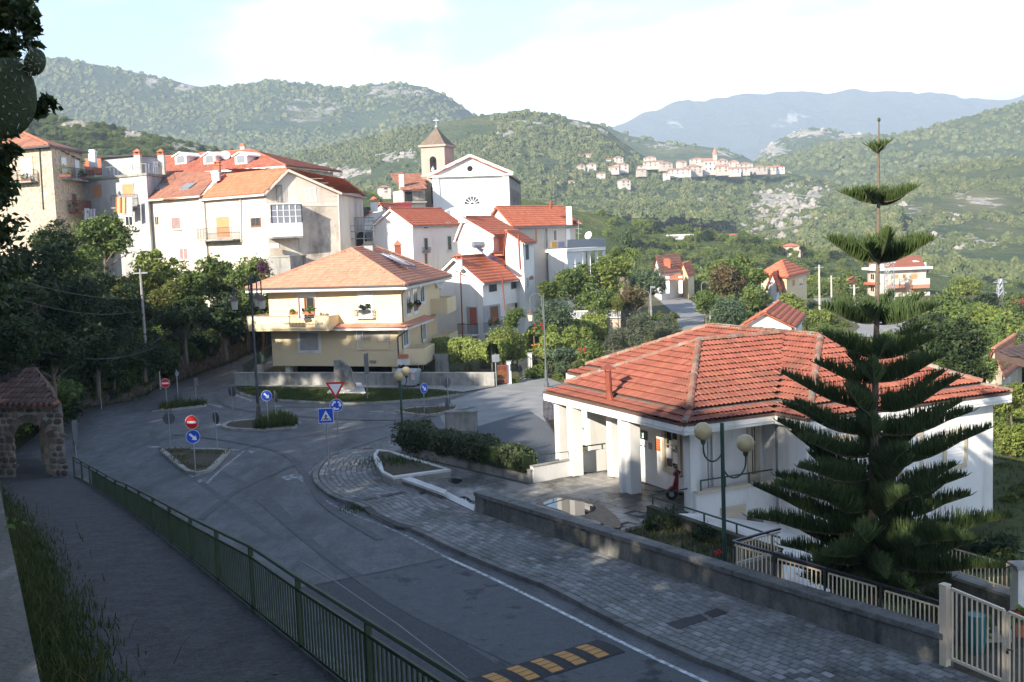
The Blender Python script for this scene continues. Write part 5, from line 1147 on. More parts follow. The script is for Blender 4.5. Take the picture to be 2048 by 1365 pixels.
rf=roof(t, [[e1, e0, rr0, rr1], [rr0, fr0, fr1, fr1+(rr1-rr0), rr1]], 'tile_orange', ridges=[(rr0, rr1)])
m=MB();m.beam(e1-Zu*.15, e0-Zu*.15, .14, .2);m.build('eaves', 'white_stone', t);m=MB();m.beam(e0-Zu*.12, rr0-Zu*.12, .2, .2);m.beam(rr0-Zu*.12, fr0-Zu*.12, .2, .22);m.build('verge_board', 'pale_plaster', t);m=MB();m.beam(fr0-Zu*.1, fr1-Zu*.1, .14, .14);m.build('gutter', 'gutter', t)
# weathered band on the gable, smooth block-work above
c, w, h, e, n=rect(Kb, Rb, (596, 412, 678, 520));m=MB();wbox(m, c+n*.03, e, n, w, .06, h);m.build('render_panel', 'old_plaster', t)
cL=WP(596, 411, Kb, Rb);cR=WP(679, 411, Kb, Rb);m=MB();m.beam(cL+n*.04, cR+n*.04, .12, .2);m.build('string_course', 'pale_plaster', t)
for k in range(9):
 z_=cL.z+.35+k*.42;m=MB();a_=WP(560,400,Kb,Rb);b_=cR.copy();a_.z=b_.z=z_
 if z_>zer-.2:b_=Ap*(.1+.1*(k-3))+Rb*(.9-.1*(k-3));b_=Vector((b_.x,b_.y,z_))
 if k<6:m.beam(a_+n*.012,b_+n*.012,.03,.03);m.build('block_course','brickwork',t)
win(t, Kb, Rb, (612, 377, 631, 403), 'glass4', 'shutter_white', .07);win(t, Kb, Rb, (553, 368, 559, 406), 'glass', 'brickwork', .05, mat='shutter_grey');ob=balcony(t, Kb, Rb, (553, 406, 564), .3, 'concrete', 'metal_dark', 1.6, .1)
win(t, Kb, Lb, (434, 434, 460, 475), 'door', 'pale_plaster', .15, mat='shutter_orange');balcony(t, Kb, Lb, (414, 479, 484), 1.1, 'concrete', 'metal_dark', 1.1)
win(t, Kb, Lb, (503, 436, 521, 453), 'wood', 'wood', .1);c, w, h, e, n=rect(Kb, Lb, (503, 432, 521, 436));m=MB();wbox(m, c+n*.05, e, n, w+.2, .1, h);m.build('blind_box', 'shutter_white', t)
pipe(t, [WP(482, 392, Kb, Lb)+V(-.05, -.12, 0), WP(484, 485, Kb, Lb)+V(-.05, -.12, 0)], .06, 'white_stone');pipe(t, [WP(676, 388, Kb, Rb)+V(0.05, -.12, 0), WP(680, 505, Kb, Rb)+V(.05, -.12, 0)], .06, 'white_stone');pipe(t, [WP(404, 392, Kb, Lb)+V(-.05, -.12, 0), WP(410, 510, Kb, Lb)+V(-.05, -.12, 0)], .07, 'white_stone')
# glazed balcony at the corner
nl=rect(Kb, Rb, (540, 420, 560, 430))[4];g0=xy(535, 440, 103)+nl*.1;g1=along(Kb, (Rb-Kb).normalized(), 595, 430);zb0, zb1, zb2=zat(g0, 475), zat(g0, 448), zat(g0, 411);dep=1.5
gb=body(t, [g0, g0+nl*dep, g1+nl*dep, g1], zb0-.15, zb0, 'concrete', 'enclosed_balcony');m=MB()
for a_, b_ in((g0, g0+nl*dep), (g0+nl*dep, g1+nl*dep), (g1+nl*dep, g1)):m.beam(a_+Zu*(zb0+zb1)/2, b_+Zu*(zb0+zb1)/2, .06, zb1-zb0)
m.build('parapet', 'shutter_white', gb);m=MB();m.prism([(p.x, p.y)for p in(g0-nl*0, g0+nl*(dep+.1), g1+nl*(dep+.1), g1)], zb2, zb2+.12);m.build('balcony_roof', 'shutter_white', gb)
for a_, b_, nn_ in((g0, g0+nl*dep, 2), (g0+nl*dep, g1+nl*dep, 5), (g1+nl*dep, g1, 2)):
 m=MB();m.beam(a_+Zu*(zb1+zb2)/2,b_+Zu*(zb1+zb2)/2,.02,zb2-zb1);m.build('pane','glass_soft',gb);m=MB()
 for k in range(nn_+1):p=a_+(b_-a_)*k/nn_;m.beam(p+Zu*zb1,p+Zu*zb2,.07,.07,(1,0,0))
 for f_ in(.35,.68):m.beam(a_+Zu*(zb1+(zb2-zb1)*f_),b_+Zu*(zb1+(zb2-zb1)*f_),.05,.05)
 m.build('glazing_frame','shutter_white',gb)
# terrace below the glazed balcony
tr=thing('terrace_block', 'weathered concrete terrace with white blocks and weeds under the glazed balcony', 'terrace', xy(560, 500, 101));q0, q1=xy(535, 515, 101), xy(580, 515, 100.5);q2=xy(612, 515, 103.5)
body(tr, [q0, q1, q2, q0+V(1, 4, 0)], 2, zat(q1, 514), 'concrete');m=MB();m.prism([(p.x, p.y)for p in(q0, q1+V(0, -.15, 0), q2+V(.1, 0, 0), q0+V(1, 4, 0))], zat(q1, 514)+.01, zat(q1, 511.5));m.build('coping', 'kerb_pale', tr)
for u in(545, 554):m=MB();m.box(A(u, 492, 102.3), (.4, .4, .4));m.build('block', 'white_stone', tr)
# long cream house (A)
t=thing('cream_house', 'long plain cream house with dull brown roof and two skylights between grey and gabled houses', 'house', xy(350, 430, 112))
KA, LA=xy(409, 430, 108.6), xy(296, 430, 114);zA=zat(KA, 392);dA=V(3.4, 9, 0);body(t, [KA, LA, LA+dA, KA+dA], 2, zA, 'pale_plaster')
q0=LA+V(-.3, -.5, zA+.05);q1=KA+V(-.2, -.5, zA+.05);q2=A(440, 343, 113.5);q3=A(336, 345, 118.5);roof(t, [[q0, q1, q2, q3]], 'tile_brown');m=MB();m.beam(q0-Zu*.12, q1-Zu*.12, .14, .16);m.build('eaves', 'pale_plaster', t)
ee, ss, nn=slope_frame([q0, q1, q2, q3])
for u, v in((322, 376), (377, 375)):
 d=ray(u,v);o_c=Vector((0,0,CAMZ));tt=(q0-o_c).dot(nn)/d.dot(nn);p=o_c+d*tt;m=MB();P=[p+ee*x*.75+ss*y*.6+nn*.18 for x,y in((-1,-1),(1,-1),(1,1),(-1,1))];m.slab(P,.25);s_=m.build('skylight','gutter',t);m=MB();m.add([x+nn*.01 for x in[p+ee*x*.65+ss*y*.5+nn*.18 for x,y in((-1,-1),(1,-1),(1,1),(-1,1))]],[(0,1,2,3)]);m.build('pane','glass_soft',s_)
win(t, KA, LA, (310, 433, 318, 451), 'glass', 'pale_plaster', .06, mat='shutter_dark');win(t, KA, LA, (344, 436, 361, 458), 'shutter', 'pale_plaster', .1, mat='shutter_mauve', sill=True);win(t, KA, LA, (359, 496, 376, 520), 'glass', 'shutter_white', .1, mat='shutter_mauve', sill=True)
chimney(t, A(436, 358, 111), .55, 1.3, 'tile_orange', 'tile_orange', top='hip');chimney(t, A(433, 362, 108.8), .7, .7, 'white_plaster', 'white_stone', top='flat')
# red-roofed house with three dormers
t=thing('dormer_house', 'house with red tiled roof carrying three white dormer windows behind the cream houses', 'house', xy(420, 330, 128))
d0, d1=A(300, 345, 126), A(572, 343, 119);d0.z=d1.z=A(440, 342, 123).z;d2, d3=A(503, 308, 128), A(318, 308, 133);zz=(d2.z+d3.z)/2;d2.z=d3.z=zz
d4=d1+V(4, 14, 0);roof(t, [[d0, d1, d2, d3], [d1, d4, d2]], 'tile_red', w=.42, l=.55, lift=.09, ridges=[(d3, d2), (d1, d2)], rmat='tile_orange')
body(t, [d0+V(0.3, .6, 0), d1+V(-.4, .6, 0), d1+V(3, 13, 0), d0+V(3, 13, 0)], 2, d0.z-.1, 'pale_plaster')
m=MB();m.beam(d0+V(0, -.05, -.1), d1+V(0, -.05, -.1), .2, .2);m.build('eaves', 'white_stone', t)
ee, ss, nn=slope_frame([d0, d1, d2, d3])
for u in(364, 421.5, 484.5):
 dd=ray(u,329);tt=(d0-Vector((0,0,CAMZ))).dot(nn)/dd.dot(nn);p=Vector((0,0,CAMZ))+dd*tt;m=MB();f=-Vector((ss.x,ss.y,0)).normalized();x=ee
 w_,h_=.8,1.0;b_=p+f*.2
 P=[b_-x*w_,b_+x*w_,b_+x*w_+Zu*h_,b_+Zu*(h_+.35),b_-x*w_+Zu*h_];Pb=[q-f*3 for q in P]
 m.add(P+Pb,[(0,1,2,3,4),(1,6,7,2),(5,0,4,9)]);dm=m.build('dormer','white_house',t)
 m=MB();o_=f*.2
 m.slab([b_-x*(w_+.3)+Zu*(h_-.05)+o_,b_+Zu*(h_+.42)+o_,b_+Zu*(h_+.42)-f*3,b_-x*(w_+.3)+Zu*(h_-.05)-f*3],.14);m.slab([b_+Zu*(h_+.42)+o_,b_+x*(w_+.3)+Zu*(h_-.05)+o_,b_+x*(w_+.3)+Zu*(h_-.05)-f*3,b_+Zu*(h_+.42)-f*3],.14);m.build('dormer_roof','white_house',dm)
 m=MB();wbox(m,b_+f*.02+Zu*.55,x,f,1.0,.05,.8);m.build('pane','glass_soft',dm)
dish(t, A(450, 312, 126), .55);chimney(t, A(486, 309, 129), .5, .9, 'pale_plaster', 'tile_orange', top='flat')
# grey house with roof terrace
t=thing('grey_house', 'grey flat-roofed house with terrace, orange shutters and washing hung below a balcony', 'house', xy(295, 400, 113))
Kg, Lg, Rg=xy(296, 400, 113), xy(166, 400, 118), xy(333, 400, 118);zg=zat(Kg, 351);body(t, [Kg, Rg, Lg+Rg-Kg, Lg], 2, zg, 'grey_plaster');m=MB();m.prism([(p.x, p.y)for p in(Kg+V(.1, -.2, 0), Rg+V(.2, 0, 0), Lg+Rg-Kg, Lg+V(-.2, -.2, 0))], zg, zg+.22);m.build('coping', 'concrete', t)
for px in((186, 370, 204, 395), (246, 369, 267, 392)):win(t, Kg, Lg, px, 'shutter', 'grey_plaster', .08, mat='shutter_orange')
win(t, Kg, Lg, (251, 432, 266, 452), 'glass', 'shutter_white', .06);balcony(t, Kg, Lg, (236, 414, 276), .9, 'concrete', 'metal_dark', 1.2)
g0, g1=xy(203, 330, 120), xy(276, 330, 118.5);body(t, [g0, g1, g1+V(1, 4, 0), g0+V(1, 4, 0)], zg, zat(g0, 317), 'grey_plaster', 'penthouse_wall');m=MB();m.prism([(p.x, p.y)for p in(g0+V(-.3, -.4, 0), g1+V(.3, -.4, 0), g1+V(1, 4, 0), g0+V(1, 4, 0))], zat(g0, 317), zat(g0, 314.5));m.build('penthouse_roof', 'metal_black', t)
for u, Y in((278, 115), (325, 117)):chimney(t, A(u, 350, Y), .62, A(u, 310, Y).z-A(u, 350, Y).z, 'taupe_plaster', 'tile_orange', top='hip')
railing(t, [Kg+V(-.1, .2, 0), Lg+V(.3, .2, 0)], zg+.2, 1.0, 'antenna', .6, .01);railing(t, [Kg+V(0, .2, 0), Rg], zg+.2, 1.0, 'antenna', .6, .01)
f=[A(172, 350, 121), A(204, 348, 121), A(203, 316, 128), A(172, 318, 128)];roof(t, [f], 'tile_orange', name='side_roof');chimney(t, A(187, 335, 122), .7, 1.6, 'white_house', 'shutter_white', top='flat')
def cloth(px, Y, mat, label, group='washing on the grey house'):
 m=MB();u0,v0,u1,v1=px;n=7
 P=[A(u0+(u1-u0)*k/n,v,Y+.12*math.sin(k*1.9))for v in(v0,v1)for k in range(n+1)];Pb=[p+V(0,.03,0)for p in P]
 F=[(k,k+1,n+2+k,n+1+k)for k in range(n)];m.add(P+Pb,F+[tuple(i+2*n+2 for i in f[::-1])for f in F]);tag(m.build('washing',mat),label,'laundry',group)
cloth((231, 395, 253, 427), 112.4, 'cloth_orange', 'long apricot sheet hanging from the balcony of the grey house');cloth((253, 395, 265, 434), 112.2, 'cloth_white', 'long white sheet hanging beside the apricot one on the grey house')
cloth((168, 417, 178, 440), 114, 'cloth_white', 'white towel on the washing line beside the stone house corner');cloth((178, 418, 190, 437), 114, 'cloth_lilac', 'lilac towel on the washing line left of the leafy tree top')
cloth((252, 329, 266, 340), 116, 'cloth_white', 'white cloth drying on the roof terrace between wall and chimney');cloth((296, 327, 305, 338), 116.5, 'cloth_blue', 'blue shirt drying on the roof terrace between the two chimneys');cloth((305, 323, 316, 334), 116.5, 'cloth_white', 'pale shirt drying on the roof terrace nearer the right-hand chimney')
# stone house at far left
t=thing('stone_house', 'tall rubble stone house with dark red hipped roof and two flowered balconies', 'house', xy(109, 400, 110))
Kh, Lh, Rh=xy(110, 400, 110), xy(-40, 400, 114), xy(171, 400, 118);zh=zat(Kh, 291);m_=MATS.get('rubble')
mk('rubble', (.5, .42, .31), (.3, .25, .2), 3.2, .95, .9, 6, lo=.42, hi=.6, stain=(.2, .17, .14), sscale=.4, sstretch=(1, 1, .5), slo=.55, shi=.75, detail=9)
body(t, [Kh, Rh, Lh+Rh-Kh, Lh], 2, zh, 'rubble');E0=Kh+V(.1, -.7, zh);E1=Rh+V(.6, .2, zh);E2=Lh+V(-.5, -.5, zh);ax=A(31, 258, 117)
roof(t, [[E2, E0, ax], [E0, E1, E1+V(-6, 6, 0), ax]], 'tile_brown', w=.35, l=.5, ridges=[(E0, ax)], rmat='tile_orange')
m=MB();m.beam(E0-Zu*.15, E1-Zu*.15, .12, .16);m.beam(E0-Zu*.15, E2-Zu*.15, .12, .16);m.build('gutter', 'metal_dark', t)
win(t, Kh, Lh, (42, 316, 65, 360), 'door', 'rubble', .12, mat='shutter_white');balcony(t, Kh, Lh, (34, 364, 76), .9, 'concrete', 'metal_dark', 1.1);pipe(t, [WP(79, 293, Kh, Lh)+V(0, -.1, 0), WP(87, 420, Kh, Lh)+V(0, -.1, 0)], .06, 'metal_dark')
for px in((123, 316, 133, 358), (150, 320, 159, 358)):win(t, Kh, Rh, px, 'door', 'grey_plaster', .14, mat='shutter_white')
balcony(t, Kh, Rh, (126, 361, 172), .9, 'concrete', 'metal_dark', 1.1);win(t, Kh, Rh, (144, 388, 153, 414), 'door', 'grey_plaster', .14, mat='wood');balcony(t, Kh, Rh, (138, 424, 166), .9, 'concrete', 'rust_red', 1.1)
pot_plant('flower_box', A(131, 354, 110.6), 'red flower box with yellow-green plant on the stone house upper balcony', 'flower box', 1.1, 'leaf_light', 'rust_red', h=.9);pot_plant('flower_box', A(52, 362, 110.6), 'low planter of green leaves on the sunlit balcony of the stone house', 'flower box', 1.0, 'leaf_mid', 'terracotta', h=.5)
pot_plant('flower_box', A(152, 428, 113), 'trailing plant in rusty box on the lower balcony of the stone house', 'flower box', 1.2, 'leaf_brown', 'rust_red', h=1.2);pot_plant('flower_box', A(165, 356, 115), 'dark red flower box at the far end of the stone house balcony', 'flower box', .9, 'leaf_dark', 'rust_red', h=.4)
# ---------------------------------------------------------------- houses along the plateau rim and beyond
def simple(name, label, pk, pl_, pr_, z0, ve, dz, wall, tile, gl=True, wins=(), tiles=True, group=None, **kw):
 t,K_,L_,R_,B_=house3(name,label,pk,pl_,pr_,z0,None);ze_=zat(K_,ve);r_=gable(t,K_,L_,R_,B_,z0,ze_,ze_+dz,wall,tile,gl,tiles=tiles,**kw)
 for side_,px,k,mt in wins:win(t,K_,R_ if side_=='R' else L_,px,k,wall,.1,mat=mt)
 if group:t['group']=group
 return t,K_,L_,R_
t, K1, L1, R1, B1=house3('house', 'orange roofed house with red eaves and cream porch above the lane bend', (1573, 552, 120), (1522, 556, 126), (1613, 548, 130), -1, None)
ze_=zat(K1, 553);body(t, [K1, R1, B1, L1], -1, ze_-.1, 'cream_plaster');e_, f_2=(K1-L1).normalized()*.5, (K1-R1).normalized()*.5
ev=[K1+e_+f_2, R1+e_-f_2, B1-e_-f_2, L1-e_+f_2];ev=[q+Zu*ze_ for q in ev];ra_, rb_=(K1*.5+L1*.5)*.6+(R1*.5+B1*.5)*.4+Zu*(ze_+1.45), (K1*.5+L1*.5)*.4+(R1*.5+B1*.5)*.6+Zu*(ze_+1.45)
roof(t, [[ev[3], ev[0], ra_], [ev[0], ev[1], rb_, ra_], [ev[1], ev[2], rb_], [ev[2], ev[3], ra_, rb_]], 'tile_orange', w=.35, l=.5, ridges=[(ev[0], ra_), (ev[3], ra_), (ra_, rb_)])
for q in range(2):m=MB();m.beam(ev[q]-Zu*.18, ev[q+1]-Zu*.18, .12, .22);m.build('fascia', 'scooter_red' if q==0 else 'white_house', t)
win(t, K1, R1, (1584, 560, 1589, 572), 'shutter', 'cream_plaster', .1, mat='shutter_orange');win(t, K1, R1, (1598, 558, 1607, 572), 'glass', 'white_house', .1)
simple('house', 'small white house with plain orange lean-to roof half hidden below the orange house', (1553, 572, 118), (1536, 575, 119), (1566, 566, 124), -1, 571, 1.2, 'white_house', 'tile_orange', True)
t, K1, L1, R1=simple('house', 'brown roofed house with white porch pillars and skylights where the road disappears', (1322, 548, 158), (1308, 548, 170), (1366, 542, 164), -1, 547, 2.2, 'white_house', 'tile_brown', True, [('R', (1328, 556, 1334, 580), 'glass', 'glass')], w=.4, l=.6)
m=MB();m.slab([A(1318, 559, 156), A(1368, 556, 156), A(1366, 549, 161), A(1318, 551, 161)], .15);m.build('porch_roof', 'tile_orange', t)
for u in(1335, 1361):m=MB();m.box(A(u, 570, 156.5), (.5, .5, 2.4));m.build('porch_pillar', 'white_house', t)
chimney(t, A(1334, 537, 162), .9, 1.1, 'tile_orange', 'tile_orange', top='flat')
simple('house', 'low house with faded orange roof just right of the brown roofed house', (1376, 553, 160), (1358, 553, 166), (1388, 550, 168), -1, 552, 1.6, 'cream_plaster', 'tile_orange', True, w=.4, l=.6)
t, K1, L1, R1=simple('shed', 'low shed with pale gable and weathered orange tile roof behind the red office roof', (1583, 653, 82), (1478, 649, 81), (1604, 640, 93), -1, 653, 1.05, 'white_house', 'tile_orange', True, w=.3, l=.42)
# apartment block behind the conifer
t=thing('apartment_block', 'three-storey cream apartment block with brown balconies and row of white chimneys', 'building', xy(1790, 560, 149.3));k0, k1, kl_=xy(1757, 560, 148.4), xy(1852, 560, 149.3), xy(1735, 560, 153.5);zt_=zat(k0, 542);kb=kl_+(k1-k0)
body(t, [k0, k1, kb, kl_], -3, zt_, 'pale_plaster');m=MB();m.prism([(p.x, p.y)for p in(k0+V(-.3, -.8, 0), k1+V(.7, -.6, 0), kb, kl_+V(-.8, 0, 0))], zt_, zt_+.3);m.build('roof_slab', 'white_house', t)
f=[Vector((q.x, q.y, zt_+zo))for q, zo in((A(1772, 541, 149.7), .35), (A(1850, 541, 149.7), .35), (A(1840, 531, 154.4), 1.7), (A(1790, 531, 154.4), 1.7))];m=MB();m.slab(f, .2);m.build('roof', 'tile_red', t);m=MB();m.slab([A(1738, 530, 151.8), A(1778, 530, 151.0), A(1770, 520, 157.0), A(1738, 520, 157.0)], .2);m.build('roof', 'tile_orange', t)
body(t, [xy(1739, 540, 151.8), xy(1768, 540, 151.0), xy(1768, 540, 157.0), xy(1739, 540, 157.0)], zt_, zat(xy(1739, 540, 151.8), 530), 'white_house', 'upper_wall')
for u, v in((1787, 540), (1798, 541), (1829, 537), (1834, 538), (1840, 539), (1848, 541)):m=MB();p=A(u, v, 151.8);m.box(p+Zu*.4, (.45, .45, 1.3));m.build('chimney', 'white_house', t)
for v, u0, u1 in((569, 1775, 1803), (569, 1818, 1852), (597, 1775, 1852)):
 o,a,b,n,z=balcony(t,k0,k1,(u0,v,u1),1.0,'tile_pink',None,th=.5);m=MB();m.beam(a+n+Zu*(z+.4),b+n+Zu*(z+.4),.08,.8);m.build('parapet','pale_plaster',o)
for px in((1790, 550, 1797, 566), (1805, 549, 1812, 561), (1822, 549, 1834, 566), (1805, 576, 1812, 592), (1822, 574, 1834, 590), (1780, 576, 1790, 592)):win(t, k0, k1, px, 'shutter', 'pale_plaster', .08, mat='shutter_orange')
for px in((1741, 548, 1749, 560), (1741, 572, 1749, 584)):win(t, kl_, k0, px, 'glass', 'pale_plaster', .1)
m=MB();m.beam(A(1733, 567, 152.7), A(1755, 568, 148.4), .8, .3);m.build('side_balcony', 'tile_orange', t)
# roofs at the right edge of the view
t=thing('roof_canopy', 'dark brown tiled roof corner with heavy gutter jutting in above the garden', 'roof', A(2030, 705, 55));q=[A(1994, 706, 52), A(2140, 745, 46), A(2150, 690, 60), A(2062, 684, 60)]
m=MB();m.slab([q[0], q[1], q[2], q[3]], .14);o=m.build('roof', 'tile_dark', t);tiles_joined(o, [q], 'tile_dark', .25, .42);m=MB();m.beam(q[0]-Zu*.15, q[1]-Zu*.15, .2, .3);m.beam(q[0]-Zu*.15, q[3]-Zu*.15, .2, .3);m.build('gutter', 'tile_dark', t)
c=q[0]*.1+q[1]*.9+V(4, 3, 0);m=MB();m.prism([(c.x, c.y), (c.x+6, c.y-1), (c.x+8, c.y+6), (c.x+1, c.y+6)], -3, c.z-.5);m.build('wall', 'tile_dark', t)
simple('house', 'low building with pale pink roof below the dark roof corner at the garden edge', (2004, 748, 74), (1972, 744, 76), (2044, 742, 82), -4, 742, 1.3, 'pale_plaster', 'tile_pink', True, w=.3, l=.42)
simple('house', 'house with orange roof peeping between shrubs below the electricity pylon', (2034, 642, 120), (2020, 642, 124), (2080, 640, 128), -4, 641, 1.6, 'pale_plaster', 'tile_orange', True, w=.4, l=.6)
simple('house', 'orange roof almost hidden behind the apartment block trees', (1712, 583, 150), (1678, 583, 153), (1722, 580, 158), -4, 581, 1.2, 'pale_plaster', 'tile_orange', True, w=.4, l=.6)
# far houses and the hilltop village
FAR={}
def far_house(px, D, wall, tile, label, kind='gable', storeys=2, group='houses of the hilltop village', hrf=.3):
 u0,v0,u1,v1=px;base=A((u0+u1)/2,v1,D);wL=abs(A(u1,v1,D).x-A(u0,v1,D).x);H=A(u0,v0,D).z-A(u0,v1,D).z
 t=thing('village_house' if group else 'far_house',label,'house',base,group);hr=min(H*hrf,wL*.25);he=H-hr;dp=max(7.,min(wL*.8,12));x=wL/2;b=base
 rz=rnd.uniform(-.3,.3);Rm=Matrix.Rotation(rz,3,'Z');T=lambda p:b+Rm@Vector(p)
 m=MB();m.add([T(p)for p in[(-x,0,-2.5),(x,0,-2.5),(x,dp,-2.5),(-x,dp,-2.5),(-x,0,he),(x,0,he),(x,dp,he),(-x,dp,he)]],[(0,1,5,4),(1,2,6,5),(2,3,7,6),(3,0,4,7),(4,5,6,7)]);m.build('wall',wall,t)
 o=.35;m=MB()
 if kind=='hip':i=min(x*.8,dp*.5);P=[T(p)for p in[(-x-o,-o,he),(x+o,-o,he),(x+o,dp+o,he),(-x-o,dp+o,he),(-x+i,dp/2,H),(x-i,dp/2,H)]];m.add(P,[(0,1,5,4),(1,2,5),(2,3,4,5),(3,0,4),(3,2,1,0)])
 elif kind=='flat':m.add([T(p)for p in[(-x-o,-o,he),(x+o,-o,he),(x+o,dp,he),(-x-o,dp,he),(-x-o,-o,he+.4),(x+o,-o,he+.4),(x+o,dp,he+.4),(-x-o,dp,he+.4)]],[(0,1,5,4),(4,5,6,7),(1,2,6,5),(3,0,4,7)])
 else:P=[T(p)for p in[(-x-o,-o,he),(x+o,-o,he),(x+o,dp+o,he),(-x-o,dp+o,he),(-x-o,dp/2,H),(x+o,dp/2,H)]];m.add(P,[(0,1,5,4),(2,3,4,5),(1,2,5),(3,0,4),(3,2,1,0)])
 m.build('roof',tile,t);n=max(1,int(wL/3.2));wm=MB()
 for s_ in range(storeys):
  for k in range(n):
   c=T((-x+wL*(k+.5)/n,-.05,he*(s_+.55)/storeys));w1=MB();w1.box(c,(min(1.1,wL/n*.4),.12,min(1.5,he/storeys*.5)),rz);w1.build('window','glass' if(k+s_)%3 else 'shutter_mauve',t)
 return t
hv=[((1035, 313, 1062, 324), 880, 'village_wall', 'village_tile', 'low cream house with orange roof at the west end of the hill road', 'hip', 1), ((1113, 313, 1147, 326), 880, 'cream_plaster', 'tile_orange', 'long cream house with bright orange roof alone left of the village', 'hip', 1), ((1157, 307, 1184, 320), 890, 'village_wall_pale', 'village_tile', 'white house with several windows on the hill above the other left-hand houses', 'gable', 2), ((1158, 328, 1171, 345), 850, 'village_wall', 'village_tile', 'narrow tall pink-roofed house, left one of a standing pair', 'hip', 2), ((1177, 325, 1193, 342), 850, 'village_wall_pale', 'village_tile', 'narrow tall white house, right one of a standing pair', 'hip', 2), ((1208, 317, 1224, 328), 880, 'white_house', 'tile_orange', 'small white house up the slope left of the village terraces', 'gable', 1), ((1229, 312, 1247, 325), 890, 'village_wall_pale', 'village_tile', 'white house with pink roof highest on the slope left of the village', 'hip', 2), ((1217, 332, 1238, 343), 850, 'village_wall', 'village_tile', 'low pale house at the foot of the large white block', 'gable', 1), ((1233, 325, 1258, 340), 860, 'village_wall_pale', 'village_tile', 'large white two-storey block left of the village centre', 'hip', 2), ((1277, 330, 1288, 341), 860, 'village_wall_pale', 'village_tile', 'small square white house on the slope below the village road', 'flat', 2), ((1277, 337, 1293, 347), 845, 'village_wall', 'village_tile', 'low house with orange roof below the small square white house', 'gable', 1), ((1196, 345, 1211, 355), 820, 'village_wall_pale', 'village_tile', 'single white house with pink roof lower among the trees', 'gable', 1), ((1242, 357, 1262, 373), 800, 'village_wall_pale', 'village_tile', 'lowest white house of the slope, two storeys above a clearing', 'hip', 2), ((1137, 361, 1151, 372), 800, 'village_wall', 'village_tile', 'small ochre house half sunk in trees left below the village', 'gable', 1), ((1287, 312, 1312, 325), 900, 'village_wall', 'village_tile', 'orange roofed house at the top left end of the village row', 'hip', 2), ((1286, 321, 1326, 333), 890, 'village_wall', 'village_tile', 'long cream terrace with orange roof at the left of the village row', 'gable', 2), ((1322, 323, 1346, 336), 885, 'village_wall', 'village_tile', 'pale pink house next to the long cream terrace in the village row', 'hip', 2), ((1326, 344, 1340, 355), 850, 'village_wall_pale', 'village_tile', 'small bright white house at the left foot of the village', 'flat', 1), ((1340, 336, 1382, 349), 860, 'village_wall_pale', 'village_tile', 'long white building with many windows at the foot of the village', 'gable', 2), ((1374, 328, 1406, 347), 870, 'village_wall', 'village_tile', 'big pale block left of the village church', 'hip', 3), ((1359, 321, 1374, 332), 900, 'village_wall_pale', 'village_tile', 'white house behind the long white building in the village', 'gable', 2), ((1379, 315, 1408, 328), 910, 'village_wall', 'village_tile', 'broad pink-roofed house behind the big pale block', 'hip', 2), ((1408, 316, 1434, 344), 880, 'village_wall_pale', 'village_tile', 'bright white church body under the village spire', 'gable', 2), ((1436, 317, 1456, 332), 905, 'village_wall', 'village_tile', 'house with pink roof directly right of the village spire', 'hip', 2), ((1434, 329, 1458, 345), 875, 'village_wall', 'village_tile', 'cream house with orange roof in front of the village spire', 'gable', 2), ((1456, 320, 1478, 336), 895, 'village_wall', 'village_tile', 'tall ochre house in the dense right half of the village', 'hip', 3), ((1460, 334, 1482, 347), 870, 'village_wall_pale', 'village_tile', 'white house on the lower edge in the right half of the village', 'gable', 2), ((1478, 324, 1506, 338), 890, 'village_wall', 'village_tile', 'house with wide orange roof near the right end of the village', 'hip', 2), ((1484, 334, 1500, 345), 872, 'village_wall', 'village_tile', 'small ochre house below the wide orange roof in the village', 'gable', 2), ((1512, 331, 1536, 343), 880, 'village_wall', 'village_tile', 'pale house with orange roof, first past the gap at the right of the village', 'hip', 2), ((1535, 332, 1552, 343), 885, 'village_wall', 'village_tile', 'pink-roofed house between two others in the last village row', 'gable', 2), ((1551, 331, 1570, 342), 890, 'white_house', 'tile_orange', 'last white house with orange roof at the right end of the village', 'hip', 2)]
for px, D, w_, t_, lb, kd, st in hv:far_house(px, D*1.0-20, w_, t_, lb, kd, st)
vt=thing('village_spire', 'pink church bell tower with pointed top rising over the hilltop village', 'bell tower', A(1430, 340, 862), 'houses of the hilltop village');b=A(1430, 330, 862);m=MB();m.box(b+Zu*2, (3.0, 3.0, 12));m.build('shaft', 'village_wall', vt);m=MB();m.lathe(b+Zu*8, [(2.2, 0), (1.3, 2.5), (.05, 5.5)], 8);m.build('spire', 'village_tile', vt)
far_house((1340, 469, 1386, 479), 322, 'white_house', 'white_house', 'long flat white building among trees beyond the road', 'flat', 1, None);far_house((1430, 468, 1490, 481), 330, 'white_house', 'tile_orange', 'long white house with orange roof on the wooded slope', 'gable', 1, None)
far_house((1574, 487, 1601, 498), 318, 'pale_plaster', 'tile_orange', 'pale house with orange roof on the wooded slope left of the conifer', 'hip', 1, None, .55);far_house((762, 370, 782, 387), 395, 'village_wall_pale', 'village_tile', 'small white house in the woods behind the loggia house', 'hip', 2, None)
far_house((1548, 488, 1566, 498), 330, 'pale_plaster', 'tile_brown', 'small ochre cottage next to the terrace house on the wooded slope', 'gable', 1, None)
